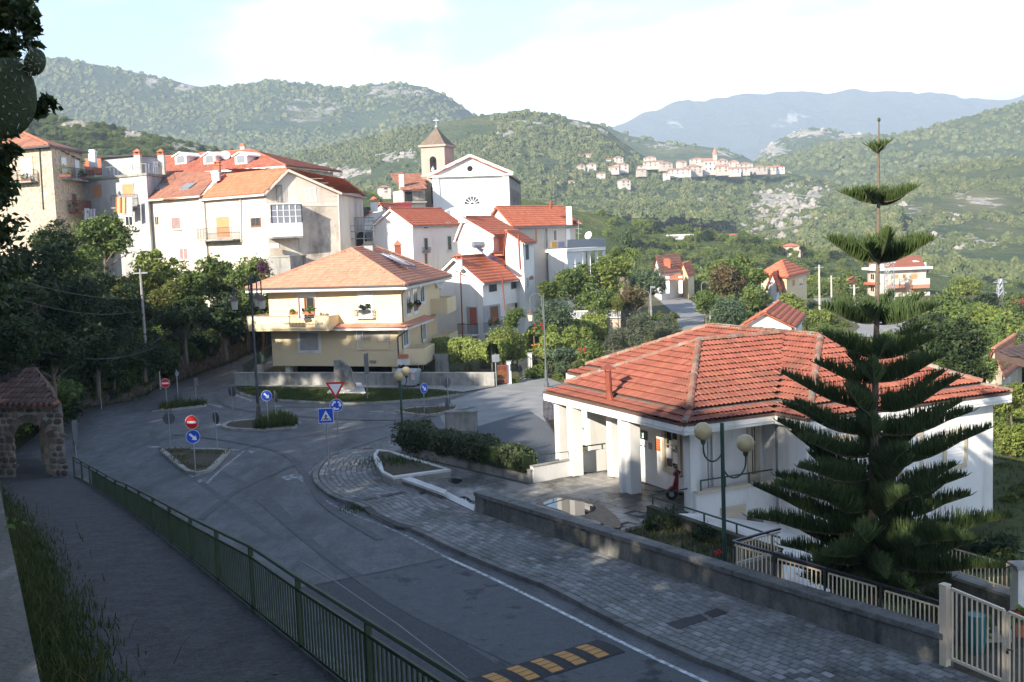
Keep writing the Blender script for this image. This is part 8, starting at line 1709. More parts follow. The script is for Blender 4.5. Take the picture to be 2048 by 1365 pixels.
def gframe(tl, tr, bl, br, nb):
 a,b,c,d=WP(*tl,pb0,gp1),WP(*tr,pb0,gp1),WP(*bl,pb0,gp1),WP(*br,pb0,gp1)
 for s,e_ in((a,b),(c,d),(a,c),(b,d)):m=MB();m.beam(s,e_,.06,.06,(gd.x,gd.y,0.01)if abs((e_-s).normalized().z)>.8 else(0,0,1));m.build('gate_frame','cream_paint',gt)
 for k in range(1,nb):m=MB();m.beam(a+(b-a)*k/nb,c+(d-c)*k/nb,.032,.032,(1,0,0));m.build('bar','cream_paint',gt)
 return b,d
gframe((1903, 1178), (2008, 1221), (1903, 1318), (2008, 1363), 10);gframe((2017, 1225), (2140, 1276), (2017, 1367), (2140, 1420), 11)
p=WP(2018, 1297, pb0, gp1)-sn*.07;m=MB();m.tube([p, p+gd*.14], .016, 6);m.build('handle', 'metal_black', gt);m=MB();m.box(p-Zu*.07, (.04, .03, .06));m.build('lock', 'metal_black', gt)
bb=G(1921, 1322, -.1)+sn*.6;bq=thing('water_barrel', 'tall teal plastic barrel standing behind the cream gate', 'barrel', bb);m=MB();m.lathe(bb, [(.17, 0), (.22, .3), (.23, .6), (.21, .95)], 16);m.build('body', 'teal_plastic', bq);m=MB();m.tube([bb+Zu*.95+V(.21*math.cos(t), .21*math.sin(t), 0)for t in np.linspace(0, 6.28, 17)], .015, 5);m.build('rim', 'teal_plastic', bq)
yard=[pb0+sn*.2, pb0+sd*5+sn*.2, pb0+sd*5+sn*9, pb0+sn*3.0, w1, w0]
flat('garden_yard', [pb0+sn*.15-sd*.1, pb0+sd*6, pb0+sd*6+sn*7, pb0+sn*3.2+sd*1.0, pb0+sn*2.0], .0, 'soil')
pot_plant('potted_plant', G(1966, 1290, .05)+sn*.4, 'pale stone trough with leafy plant seen through the cream gate', 'potted plant', .8, 'leaf_mid', 'kerb_pale', None, .35, .3);pot_plant('potted_plant', G(1995, 1290, .05)+sn*.9, 'pot with red flower seen through the cream gate bars', 'potted plant', .45, 'leaf_light', 'terracotta', 'flower_red', .4, .3)
# dark railings at right
rr0=A(1885, 1072, 36);rr1=A(2060, 1108, 33);t=thing('railing', 'dark green tube railing behind the conifer at the right garden edge', 'railing', rr0-Zu*1);rail_line(t, [rr0-Zu*.9, rr1-Zu*.9], .9, 1.7, 'metal_black', .035, low=.45)
rr0=A(1988, 998, 52);rr1=A(2090, 1020, 49);t=thing('railing', 'dark railing in front of light shrubs beside the office corner', 'railing', rr0-Zu*1);rail_line(t, [rr0-Zu*1, rr1-Zu*1], 1.0, 1.7, 'metal_black', .035, low=.5)
# garden gates and walls behind the office
def bar_gate(name, label, p, q, h, mat, nb, cat='gate'):
 t=thing(name,label,cat,p)
 for z_ in(.12,h-.05):m=MB();m.beam(p+Zu*z_,q+Zu*z_,.05,.05);m.build('rail',mat,t)
 for k in range(nb+1):x=p+(q-p)*k/nb;m=MB();m.beam(x+Zu*.1,x+Zu*h,.04,.04,(1,0,0));m.build('bar',mat,t)
 return t
bar_gate('garden_gate', 'rusty bar gate at the end of the boundary wall under the vines', G(997, 770), G(1016, 769), 1.35, 'rust_red', 8)
bar_gate('garden_gate', 'dark metal garden gate standing open beside the vine-covered path', G(1038, 766), G(1060, 752), 1.45, 'metal_dark', 12)
for px, h, lb in(((1019, 768), 1.5, 'slim pale gate pillar between rusty gate and vines'), ((1061, 752), 1.6, 'slim pale gate pillar right of the dark garden gate'), ((1166, 716), 1.7, 'white post among shrubs close to the red office roof')):
 b=G(*px);t=thing('gate_pillar',lb,'pillar',b);m=MB();m.box(b+Zu*h/2,(.28,.28,h));m.build('shaft','white_plaster',t);m=MB();m.box(b+Zu*(h+.03),(.36,.36,.06));m.build('cap','concrete',t)
s0, s1=G(1140, 672), G(1240, 668);s0=A(1140, 668, 98);s1=A(1242, 666, 97);s0.z=s1.z=0
low_wall('terrace_wall', 'pinkish stone terrace wall with white railing in the garden slope', s0, s1, -.1, ZV(s0.x, s0.y, 640), .4, 'rubble', 'concrete', .1)
zt_=ZV(s0.x, s0.y, 640);bar_gate('terrace_railing', 'white bar railing on top of the pinkish terrace wall', s0+Zu*zt_, s1+Zu*zt_, .8, 'shutter_white', 36, 'railing')
cb_=G(885, 748);m=MB();t=thing('meter_cabinet', 'small grey concrete cabinet behind the boundary wall beside the garage', 'cabinet', cb_);m.box(cb_+Zu*.7, (1.0, .6, 1.4));m.build('body', 'concrete', t);m=MB();m.box(cb_+Zu*1.44, (1.1, .7, .08));m.build('lid', 'concrete', t)
gs0, gs1=G(488, 757), G(545, 712);bar_gate('green_fence', 'dark green mesh fence up the lane beside the beige house', gs0, gs1, 1.1, 'metal_green', 40, 'fence')
d0, d1=G(1088, 838), G(1128, 900);t=bar_gate('yard_fence', 'dark wire fence between gravel yard and office porch', d0, d1, 1.5, 'metal_black', 14, 'fence')
# ================================================================ CONIFER
nb_=A(1742, 1165, 29.5);nb_.z=-.9
np_=thing('norfolk_pine', 'tall dark star-shaped conifer with tiered upturned branches before the office', 'tree', nb_)
axis=[(1745, 1185), (1746, 1000), (1749, 850), (1752, 700), (1755, 560), (1757, 430), (1757, 300), (1758, 238)];ax_pts=[A(u, v, 29.5)for u, v in axis];ax_pts[0].z=min(ax_pts[0].z, -.9)
m=MB();m.tube(ax_pts, [.16, .13, .1, .08, .06, .045, .03, .012], 9);m.build('trunk', 'pine_bark', np_)
def axp(v):
 vv=[a[1]for a in axis]
 for k in range(len(axis)-1):
  if axis[k+1][1]<=v<=axis[k][1]:f=(v-axis[k][1])/(axis[k+1][1]-axis[k][1]);return ax_pts[k]+(ax_pts[k+1]-ax_pts[k])*f
 return ax_pts[0]
pg=np.random.default_rng(11)
def spikes(P, D, L_, r, prog=None):
 n=len(P);D=D/np.linalg.norm(D,axis=1)[:,None];a=np.cross(D,np.array([.31,.9,.12]));a/=np.linalg.norm(a,axis=1)[:,None];b=np.cross(D,a);out=[]
 bend=np.array([0,0,1.])*(L_*.25)[:,None]
 for f,rr in((0,1.),(.55,1.0),(1.,.25)):
  c=P+D*(L_*f)[:,None]+bend*f*f
  for k in range(3):t=2*np.pi*k/3;out.append(c+(a*np.cos(t)+b*np.sin(t))*r*rr)
 Vv=np.stack(out,1).reshape(-1,3);base=np.arange(n)[:,None]*9;Q=[]
 for l in range(2):
  for k in range(3):Q.append(base+np.array([[l*3+k,l*3+(k+1)%3,l*3+3+(k+1)%3,l*3+3+k]]))
 return Vv,np.stack(Q,1).reshape(-1,4)
def pine_branch(v0, az, L_, rise, sag=0., dens=1., blen=.34, mat='needle'):
 p0=axp(v0);d=np.array([math.cos(az),math.sin(az),0]);side_=np.array([-d[1],d[0],0]);p0=np.array(p0)
 def pt(f):return p0+d*L_*f+np.array([0,0,1.])*(-sag*math.sin(math.pi*min(1,f*1.3))*.5+rise*f**1.7)
 fs=np.linspace(0,1,9);m=MB();m.tube([Vector(pt(f))for f in fs],[.035*(1-f*.8)*(.5+L_/5)for f in fs],5);o=m.build('branch','pine_bark',np_)
 n=int(66*L_/1.6*dens);P=[];D=[];LL=[]
 for k in range(n):
  f=.1+.9*(k+pg.random())/n if L_>1.4 else .05+.95*k/n;c=pt(f);tp=(1-max(0,f-.55)*1.5);s=1 if k%2 else-1
  for q in range(4):
   w=pg.normal(.5,.42)*s*(1 if q<3 else-.2);P.append(c+side_*s*.01);D.append(side_*w+np.array([0,0,1.0+pg.random()*.3])+d*(.12+pg.normal(0,.16)));LL.append(blen*1.3*tp*(.55+.6*pg.random()))
 P.append(pt(1));D.append(d+np.array([0,0,.5]));LL.append(.2)
 Vv,Q=spikes(np.array(P),np.array(D),np.array(LL),.0165);var=np.repeat(pg.random(len(P)),6)
 of_=np.array(o.parent.location);me=mesh_np('foliage',Vv-of_,Q,mat,var);f=bpy.data.objects.new('foliage',me);C.objects.link(f);f.parent=o
whorls=[(302, .27, .16, 6, .16), (408, 1.0, .38, 6, .24), (522, 1.36, .58, 7, .36), (645, 1.5, .62, 6, .36), (712, 1.75, .7, 5, .32), (765, 2.05, .75, 5, .33), (815, 2.35, .85, 5, .34), (866, 2.5, .85, 6, .34), (914, 2.8, .8, 6, .36), (955, 2.5, .85, 5, .38), (990, 3.15, .75, 7, .38), (1015, 2.5, .85, 6, .38), (1042, 3.4, .6, 7, .38), (1068, 2.7, .6, 6, .36), (1092, 3.3, .4, 7, .36), (1118, 2.6, .3, 6, .34), (1140, 2.2, .3, 6, .34)]
for wi, (v, L_, rise, n, bl)in enumerate(whorls):
 a0=wi*1.1
 for k in range(n):pine_branch(v+rnd.uniform(-6,6),a0+2*math.pi*k/n+rnd.gauss(0,.13),L_*(rnd.uniform(.74,1.08)if v>650 else rnd.uniform(.93,1.06)),rise*rnd.uniform(.7,1.25),rnd.uniform(.1,.4)if v>800 else .1,1.0,bl,'needle_tip' if v<600 else 'needle')
m=MB();m.ball(axp(240), .045, 8, (1, 1, 1.4));m.build('tip', 'needle_tip', np_)
# ================================================================ TREES AND SHRUBS
CROWN={}
def crown_mesh(kind, mat, var_):
 key=(kind,mat,var_)
 if key in CROWN:return CROWN[key]
 r=random.Random(hash(str(key))%9999 if False else sum(map(ord,kind+mat))*7+var_);parts=[];k=0
 nl,lf,lob={'big':(13,.2,9),'tree':(13,.15,8),'shrub':(13,.085,5),'fine':(16,.06,7),'round':(15,.07,4),'vine':(12,.1,7)}[kind]
 VV,QQ,va=[],[],[]
 for i in range(lob):
  if kind=='round':c=(r.uniform(-.2,.2),r.uniform(-.2,.2),r.uniform(-.25,.3));s_=.8
  else:
   a=r.uniform(0,6.28);rr_=r.uniform(.2,.62);c=(math.cos(a)*rr_,math.sin(a)*rr_,r.uniform(-.55,.5));s_=r.uniform(.36,.56)
  R_={'big':3.2,'tree':2.0,'shrub':1.0,'fine':1.4,'round':1.0,'vine':1.2}[kind]
  ncl={'big':44,'tree':42,'shrub':46,'fine':60,'round':90,'vine':34}[kind]
  Vv,Q,v_=leaf_cloud(r,(s_*R_,s_*R_,s_*R_*.85),ncl,nl,lf);VV.append(Vv+np.array(c)*R_);QQ.append(Q+k);k+=len(Vv);va.append(v_)
 CROWN[key]=(mesh_np('crown',np.concatenate(VV),np.concatenate(QQ),mat,np.concatenate(va)),{'big':3.2,'tree':2.0,'shrub':1.0,'fine':1.4,'round':1.0,'vine':1.2}[kind]);return CROWN[key]
TRUNK={}
def tree(name, label, u, v, Y, rpx, kind, mat, gz=None, asp=(1, 1, .9), group=None, bark='bark', cat=None, pos=None, rad=None, var_=None):
 c=pos or A(u,v,Y);r=rad or rpx*Y/FPX;g=gz if gz is not None else min(hillz(c.x,c.y),c.z-r*.5)
 t=thing(name,label,cat or('tree' if 'tree' in name else 'shrub'),Vector((c.x,c.y,g)),group)
 me,R_=crown_mesh(kind,mat,rnd.randrange(3)if var_ is None else var_);o=bpy.data.objects.new('crown',me);C.objects.link(o);o.parent=t;o.location=(0,0,c.z-g);s_=r/R_;o.scale=(s_*asp[0],s_*asp[1],s_*asp[2]);o.rotation_euler=(0,0,rnd.uniform(0,6.28)if abs(asp[0]-asp[1])<.05 else 0)
 H=c.z-g;m=MB();b=Vector((c.x,c.y,g));rt=max(.03,r*.06)
 if H>r*.3:
  m.tube([b-Zu*.2,b+Zu*H*.4+V(rnd.gauss(0,.1),rnd.gauss(0,.1),0),b+Zu*H],[rt*1.3,rt,rt*.5],7);tr=m.build('trunk',bark,t)
  for k in range(4):m=MB();a=rnd.uniform(0,6.28);s0=b+Zu*H*rnd.uniform(.45,.8);m.tube([s0,s0+V(math.cos(a)*r*.35,math.sin(a)*r*.35,r*.3),s0+V(math.cos(a)*r*.7,math.sin(a)*r*.7,r*.5)],[rt*.6,rt*.4,rt*.15],5);m.build('limb',bark,t)
 else:m.tube([b-Zu*.1,b+Zu*max(H,.1)],[rt,rt*.6],6);m.build('stem',bark,t)
 return t
LT=[('leafy_tree', 'sunlit round-topped tree hiding the foot of the grey house', 207, 478, 97, 64, 'tree', 'leaf_mid'), ('leafy_tree', 'sunlit tree sprawling left of the round-topped one below the stone house', 150, 520, 92, 52, 'tree', 'leaf_mid'), ('leafy_tree', 'light green sunlit tree under the lowest window of the cream house', 318, 545, 94, 62, 'tree', 'leaf_light'), ('shrub', 'yellowish sunlit bush between the two brightest slope trees', 262, 568, 90, 40, 'tree', 'leaf_yellow'), ('leafy_tree', 'broad sunlit tree with pale shoots below the cream balcony', 430, 548, 92, 62, 'tree', 'leaf_mid'), ('leafy_tree', 'sunlit tree in front of the glazed balcony terrace', 488, 545, 88, 52, 'tree', 'leaf_mid'), ('bougainvillea', 'purple flowering climber at the right tip of the slope trees', 524, 536, 86.5, 15, 'shrub', 'leaf_purple'), ('leafy_tree', 'half-lit tree between light green tree and cream balcony tree', 375, 580, 88, 52, 'tree', 'leaf_mid'), ('leafy_tree', 'half-shaded tree reaching the left balcony of the beige house', 520, 600, 86, 46, 'tree', 'leaf_mid'), ('leafy_tree', 'dark tree directly left of the lantern post arms', 448, 628, 84, 58, 'tree', 'leaf_dark'), ('leafy_tree', 'dark tree right of the pale utility pole', 368, 640, 82, 56, 'tree', 'leaf_dark'), ('shrub', 'yellowish leaves around the pale utility pole', 322, 592, 84, 34, 'tree', 'leaf_yellow'), ('leafy_tree', 'dark tree just left of the pale utility pole', 240, 618, 78, 66, 'tree', 'leaf_dark'), ('leafy_tree', 'large dark tree in mid slope under the cables', 150, 612, 74, 80, 'big', 'leaf_dark'), ('leafy_tree', 'tall dark tree at the left of the slope under the stone house', 62, 560, 70, 95, 'big', 'leaf_dark'), ('leafy_tree', 'dark tree leaning right over the arch roof at the left frame edge', -10, 690, 47.5, 78, 'big', 'leaf_dark'), ('leafy_tree', 'dark tree touching the left frame edge above the arch roof', -15, 630, 58, 100, 'big', 'leaf_dark'), ('leafy_tree', 'dark crown below the sunlit stone wall of the old house', 100, 478, 84, 52, 'tree', 'leaf_dark'), ('feathery_tree', 'feathery dark tree arching above the stone roadside wall', 285, 688, 74, 62, 'fine', 'leaf_dark'), ('leafy_tree', 'dark tree mass left of the feathery tree', 190, 700, 68, 66, 'tree', 'leaf_dark'), ('leafy_tree', 'dark yellow-tipped bush right above the conical arch roof', 100, 690, 58, 72, 'tree', 'leaf_dark'), ('leafy_tree', 'dark low tree over the start of the stone wall', 225, 738, 71, 36, 'tree', 'leaf_dark'), ('shrub', 'grey flowering bush in the shade above the bend of the stone wall', 362, 668, 82, 20, 'shrub', 'leaf_grey'), ('shrub', 'dark shrub on the bank above the second stone wall', 420, 680, 88, 26, 'shrub', 'leaf_dark'), ('shrub', 'dark shrub at the end of the stone wall by the beige house', 486, 662, 96, 30, 'shrub', 'leaf_dark'), ('leafy_tree', 'dark tree behind the beige house balcony', 505, 650, 98, 44, 'tree', 'leaf_dark'), ('shrub', 'dark shrub over the wall behind the white paper notice', 330, 725, 80, 30, 'shrub', 'leaf_dark'), ('leafy_tree', 'shaded tree on the slope below the washing line', 190, 560, 84, 46, 'tree', 'leaf_dark'), ('shrub', 'dark bush pressed against the left frame edge beside the arch', -30, 760, 50, 70, 'tree', 'leaf_dark')]
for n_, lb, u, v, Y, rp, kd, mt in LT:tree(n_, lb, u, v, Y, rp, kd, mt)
GZ=0
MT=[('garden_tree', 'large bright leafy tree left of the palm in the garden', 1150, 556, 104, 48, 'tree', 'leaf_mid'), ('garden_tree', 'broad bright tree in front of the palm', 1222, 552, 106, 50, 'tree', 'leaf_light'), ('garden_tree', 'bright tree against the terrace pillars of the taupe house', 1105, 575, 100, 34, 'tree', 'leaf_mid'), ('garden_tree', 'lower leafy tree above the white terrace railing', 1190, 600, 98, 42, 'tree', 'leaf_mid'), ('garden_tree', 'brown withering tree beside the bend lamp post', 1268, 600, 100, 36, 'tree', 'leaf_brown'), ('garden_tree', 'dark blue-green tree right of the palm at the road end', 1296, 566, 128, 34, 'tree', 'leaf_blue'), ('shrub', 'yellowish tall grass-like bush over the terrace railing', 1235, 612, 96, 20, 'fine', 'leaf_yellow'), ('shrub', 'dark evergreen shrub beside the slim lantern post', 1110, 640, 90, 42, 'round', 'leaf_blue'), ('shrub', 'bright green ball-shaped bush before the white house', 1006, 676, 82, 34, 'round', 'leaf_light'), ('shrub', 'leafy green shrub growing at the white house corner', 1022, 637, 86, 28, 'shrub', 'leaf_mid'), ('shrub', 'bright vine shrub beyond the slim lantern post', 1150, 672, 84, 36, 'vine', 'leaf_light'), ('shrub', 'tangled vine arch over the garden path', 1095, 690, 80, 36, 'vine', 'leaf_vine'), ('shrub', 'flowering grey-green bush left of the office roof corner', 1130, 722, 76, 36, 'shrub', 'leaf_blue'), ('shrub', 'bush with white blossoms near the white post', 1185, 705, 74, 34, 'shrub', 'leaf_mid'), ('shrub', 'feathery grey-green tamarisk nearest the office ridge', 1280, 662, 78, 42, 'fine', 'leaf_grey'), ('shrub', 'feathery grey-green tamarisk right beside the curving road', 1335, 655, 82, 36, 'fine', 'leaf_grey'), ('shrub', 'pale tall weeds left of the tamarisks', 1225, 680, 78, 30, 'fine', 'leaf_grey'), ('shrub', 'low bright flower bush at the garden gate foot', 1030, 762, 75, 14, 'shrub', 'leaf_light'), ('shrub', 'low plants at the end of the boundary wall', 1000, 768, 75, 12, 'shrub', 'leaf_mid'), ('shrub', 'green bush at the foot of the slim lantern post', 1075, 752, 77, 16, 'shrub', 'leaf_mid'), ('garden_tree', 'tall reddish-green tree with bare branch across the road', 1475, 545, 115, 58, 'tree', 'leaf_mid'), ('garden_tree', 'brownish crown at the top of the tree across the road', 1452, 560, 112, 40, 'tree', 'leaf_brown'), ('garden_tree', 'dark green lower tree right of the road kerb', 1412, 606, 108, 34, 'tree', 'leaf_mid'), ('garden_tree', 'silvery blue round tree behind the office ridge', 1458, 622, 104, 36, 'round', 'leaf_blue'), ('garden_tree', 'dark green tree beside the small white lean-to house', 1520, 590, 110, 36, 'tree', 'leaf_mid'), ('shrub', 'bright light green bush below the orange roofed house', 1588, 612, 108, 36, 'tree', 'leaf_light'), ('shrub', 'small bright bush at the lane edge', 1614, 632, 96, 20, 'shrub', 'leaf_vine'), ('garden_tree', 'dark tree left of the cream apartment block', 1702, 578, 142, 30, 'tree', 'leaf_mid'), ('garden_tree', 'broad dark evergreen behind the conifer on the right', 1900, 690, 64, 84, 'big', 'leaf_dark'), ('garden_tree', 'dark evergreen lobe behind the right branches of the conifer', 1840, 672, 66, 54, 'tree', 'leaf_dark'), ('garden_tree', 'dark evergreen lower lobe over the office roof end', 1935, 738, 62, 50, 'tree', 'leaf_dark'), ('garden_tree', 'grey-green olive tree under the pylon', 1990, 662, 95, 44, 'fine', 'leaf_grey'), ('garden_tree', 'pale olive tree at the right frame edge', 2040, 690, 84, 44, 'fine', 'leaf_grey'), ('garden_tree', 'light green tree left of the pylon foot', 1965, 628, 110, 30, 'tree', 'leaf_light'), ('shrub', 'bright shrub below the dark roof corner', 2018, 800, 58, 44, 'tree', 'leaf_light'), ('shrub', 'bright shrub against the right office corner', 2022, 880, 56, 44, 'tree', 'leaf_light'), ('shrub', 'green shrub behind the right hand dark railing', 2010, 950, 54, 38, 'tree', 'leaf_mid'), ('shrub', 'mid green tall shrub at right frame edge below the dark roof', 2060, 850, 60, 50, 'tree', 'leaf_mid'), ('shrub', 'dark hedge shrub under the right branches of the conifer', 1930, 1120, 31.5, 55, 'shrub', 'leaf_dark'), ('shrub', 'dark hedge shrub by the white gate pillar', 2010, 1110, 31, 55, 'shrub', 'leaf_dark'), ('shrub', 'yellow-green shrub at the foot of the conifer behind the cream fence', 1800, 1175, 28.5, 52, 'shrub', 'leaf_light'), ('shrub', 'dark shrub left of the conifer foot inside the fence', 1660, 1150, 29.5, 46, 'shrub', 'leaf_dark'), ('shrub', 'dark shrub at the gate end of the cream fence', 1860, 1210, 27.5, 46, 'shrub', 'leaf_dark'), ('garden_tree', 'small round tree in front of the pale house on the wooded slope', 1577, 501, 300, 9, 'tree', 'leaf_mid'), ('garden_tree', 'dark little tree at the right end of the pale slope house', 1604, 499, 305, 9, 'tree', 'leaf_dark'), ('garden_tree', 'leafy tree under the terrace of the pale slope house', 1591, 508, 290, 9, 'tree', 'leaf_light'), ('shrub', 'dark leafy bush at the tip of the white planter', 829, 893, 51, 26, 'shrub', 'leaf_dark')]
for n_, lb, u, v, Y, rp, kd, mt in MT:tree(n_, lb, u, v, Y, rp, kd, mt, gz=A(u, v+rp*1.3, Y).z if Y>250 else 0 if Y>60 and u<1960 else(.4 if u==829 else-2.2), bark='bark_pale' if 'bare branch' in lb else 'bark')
# vine hedge over the boundary wall: long leafy mass
t=thing('vine_hedge', 'long bright vine hedge trailing over the boundary wall end', 'hedge', G(940, 752));q=[G(880, 742), G(935, 748), G(985, 750), G(1035, 738)]
me=hedge_mesh('foliage', [(Vector((a.x, a.y, 0)), Vector((b.x, b.y, 0)), .9, 2.6, 1.7)for a, b in zip(q, q[1:])], 1300, 0, 0, 0, .13, 'leaf_vine', 8);o=bpy.data.objects.new('foliage', me);C.objects.link(o);o.parent=t;o.location=-t.location;m=MB();[m.tube([p, p+Zu*2.2], .05, 5)for p in q];m.build('stem', 'bark', t)
t=thing('vine_hedge', 'second vine hedge covering the pergola beyond the garden gates', 'hedge', G(1100, 735));q=[G(1070, 728), G(1110, 712), G(1160, 700), G(1210, 690)]
me=hedge_mesh('foliage', [(Vector((a.x, a.y, 0)), Vector((b.x, b.y, 0)), .6, 2.7, 2.2)for a, b in zip(q, q[1:])], 1300, 0, 0, 0, .14, 'leaf_vine', 9);o=bpy.data.objects.new('foliage', me);C.objects.link(o);o.parent=t;o.location=-t.location;m=MB();[m.tube([p, p+Zu*2.2], .05, 5)for p in q];m.build('stem', 'bark', t)
for u, v, Y, mt, lb in((1078, 660, 84, 'flower_red', 'red geranium in a pot by the slim lantern post'), (1074, 702, 80, 'flower_orange', 'orange flowers on the vine left of the slim lantern post'), (988, 646, 92, 'flower_orange', 'orange potted flowers on the white house balcony'), (1170, 712, 73, 'flower_red', 'red roses near the white post at the office roof')):
 b=A(u,v,Y);t=thing('flowering_plant',lb,'flower',b);m=MB()
 for _ in range(10):m.ball(b+V(rnd.uniform(-.4,.4),rnd.uniform(-.2,.1),rnd.uniform(0,.5)),.06,6)
 m.build('blossom',mt,t);Vv,Q,var=leaf_cloud(rnd,(.5,.4,.4),16,12,.09);o=bpy.data.objects.new('foliage',mesh_np('foliage',Vv,Q,'leaf_mid',var));C.objects.link(o);o.parent=t
# palm and cypress
pb_=A(1243, 560, 112);pt_=A(1245, 505, 112);pt=thing('palm_tree', 'palm tree with drooping fronds rising above the garden trees', 'tree', Vector((pb_.x, pb_.y, 0)));m=MB();m.tube([Vector((pb_.x, pb_.y, 0)), pt_], [.3, .25], 8);m.build('trunk', 'bark_pale', pt)
for k in range(20):
 a=k*2.4;el_=rnd.uniform(.15,1.2);m=MB();n=8;P=[]
 for q in range(n+1):f=q/n;P.append(pt_+V(math.cos(a)*math.cos(el_)*2.6*f,math.sin(a)*math.cos(el_)*2.6*f,2.4*math.sin(el_)*f-1.9*f*f))
 sd_=V(-math.sin(a),math.cos(a),0)
 for q in range(n):w=.55*(1-abs(q/n-.4));d_=(P[q+1]-P[q])*1.2;[m.quad(P[q],P[q]+d_*.5,P[q]+d_*1.1+sd_*s*w-Zu*.25,P[q]+d_*.7+sd_*s*w-Zu*.3)for s in(-1,1)];
 m.tube(P,.03,4);m.build('frond','leaf_mid',pt)
t=tree('conical_tree', 'dark pointed evergreen standing just behind the palm', 1252, 492, 118, 17, 'shrub', 'leaf_blue', gz=0, asp=(1, 1, 1.9))
# big dark tree whose branches hang into the left edge, cactus on the parapet
nt_=thing('overhanging_tree', 'dark leafy branches hanging into the picture at the upper left edge', 'tree', V(-6.8, 9, 8.3));tm=MB();tm.tube([V(-6.8, 9, 8.2), V(-6.5, 9, 10.5), V(-5.8, 9, 13.5), V(-5.2, 9, 15)], [.28, .22, .16, .08], 8);tm.build('trunk', 'bark', nt_)
VV, QQ, va, k=[], [], [], 0
for u, v, r_, Y in((-30, 30, 70, 9), (20, 20, 52, 8.8), (55, 30, 26, 8.6), (-10, 90, 50, 9), (30, 95, 30, 8.8), (62, 72, 22, 8.7), (0, 140, 26, 9), (-40, 150, 60, 9.2), (96, 208, 17, 8.6), (78, 222, 15, 8.6), (50, 232, 18, 8.7), (20, 250, 30, 8.8), (0, 310, 36, 9), (16, 350, 24, 9), (-10, 390, 44, 9.2), (25, 300, 18, 8.8), (-20, 460, 60, 9.4), (-50, 560, 90, 9.6), (-40, 250, 70, 9.6), (-60, 340, 80, 9.6)):
 c=A(u,v,Y);R_=r_*Y/FPX;Vv,Q,v_=leaf_cloud(rnd,(R_,R_,R_*.9),max(8,int(26*(r_/50)**2)),14,.042,shell=.2);VV.append(Vv+np.array(c));QQ.append(Q+k);k+=len(Vv);va.append(v_)
o=bpy.data.objects.new('crown', mesh_np('crown', np.concatenate(VV), np.concatenate(QQ), 'leaf_dark', np.concatenate(va)));C.objects.link(o);o.parent=nt_;o.location=-nt_.location
for u, v, Y in((30, 40, 8.9), (90, 212, 8.6), (10, 330, 9), (0, 120, 9)):m=MB();q=A(u, v, Y);m.tube([V(-5.6, 9, 13)if v<150 else V(-6.4, 9, 11), (V(-5.6, 9, 13)+q)/2+V(0, 0, -.2)if v<150 else(V(-6.4, 9, 11)+q)/2, q], [.06, .035, .012], 5);m.build('limb', 'bark', nt_)
def pad(par, c, rx, rz, th, yaw, lean, name='pad'):
 m=MB();nu,nv=22,12;P=[];Mx=Matrix.Rotation(yaw,3,'Z')@Matrix.Rotation(lean,3,'Y')
 for i in range(nv+1):
  t_=math.pi*i/nv
  for k in range(nu):a=2*math.pi*k/nu;f=1-.16*math.cos(t_)*(-1);P.append(Vector(c)+Mx@Vector((rx*math.sin(t_)*math.cos(a),th*math.sin(t_)*math.sin(a),rz*math.cos(t_))))
 m.add(P,[((i+1)*nu+k,(i+1)*nu+(k+1)%nu,i*nu+(k+1)%nu,i*nu+k)for i in range(nv)for k in range(nu)]);return m.build(name,'cactus',par,smooth=True)
ca=thing('prickly_pear', 'big dark prickly pear pad with one round fruit at the left frame edge', 'cactus', V(-2.1, 4.2, 8.4));Yc=4.0
pad(ca, A(14, 196, Yc), 57*Yc/FPX, 78*Yc/FPX, .035, .12, .1);fr=pad(ca, A(70, 125, Yc), 20*Yc/FPX, 27*Yc/FPX, .036, .1, .35, 'fruit');pad(ca, A(-110, 520, Yc+.15), .16, .24, .05, .2, .2);pad(ca, A(-95, 700, Yc+.15), .16, .24, .05, .2, .2);m=MB();b_=A(-95, 800, Yc+.15);m.tube([Vector((b_.x, b_.y, 8.2)), b_], .06, 8);m.build('stem', 'cactus', ca)
sp_=MB()
for cc_, rx, rz, nn_ in((A(14, 196, Yc), 57*Yc/FPX, 78*Yc/FPX, 46), (A(70, 125, Yc), 20*Yc/FPX, 27*Yc/FPX, 26)):
 for q in range(nn_):
  a=q*2.39996;f=math.sqrt((q+.5)/nn_);p=Vector(cc_)+V(math.cos(a)*f*rx*.97,-.035*math.sqrt(max(0,1-f*f))-.001,math.sin(a)*f*rz*.97)
  for _ in range(2):sp_.tube([p,p+V(math.cos(a)*f*.012+rnd.gauss(0,.006),-.01,math.sin(a)*f*.012+rnd.gauss(0,.006))],[.0016,.0004],3)
sp_.build('spines', 'pole_pale', ca, kind='stuff')
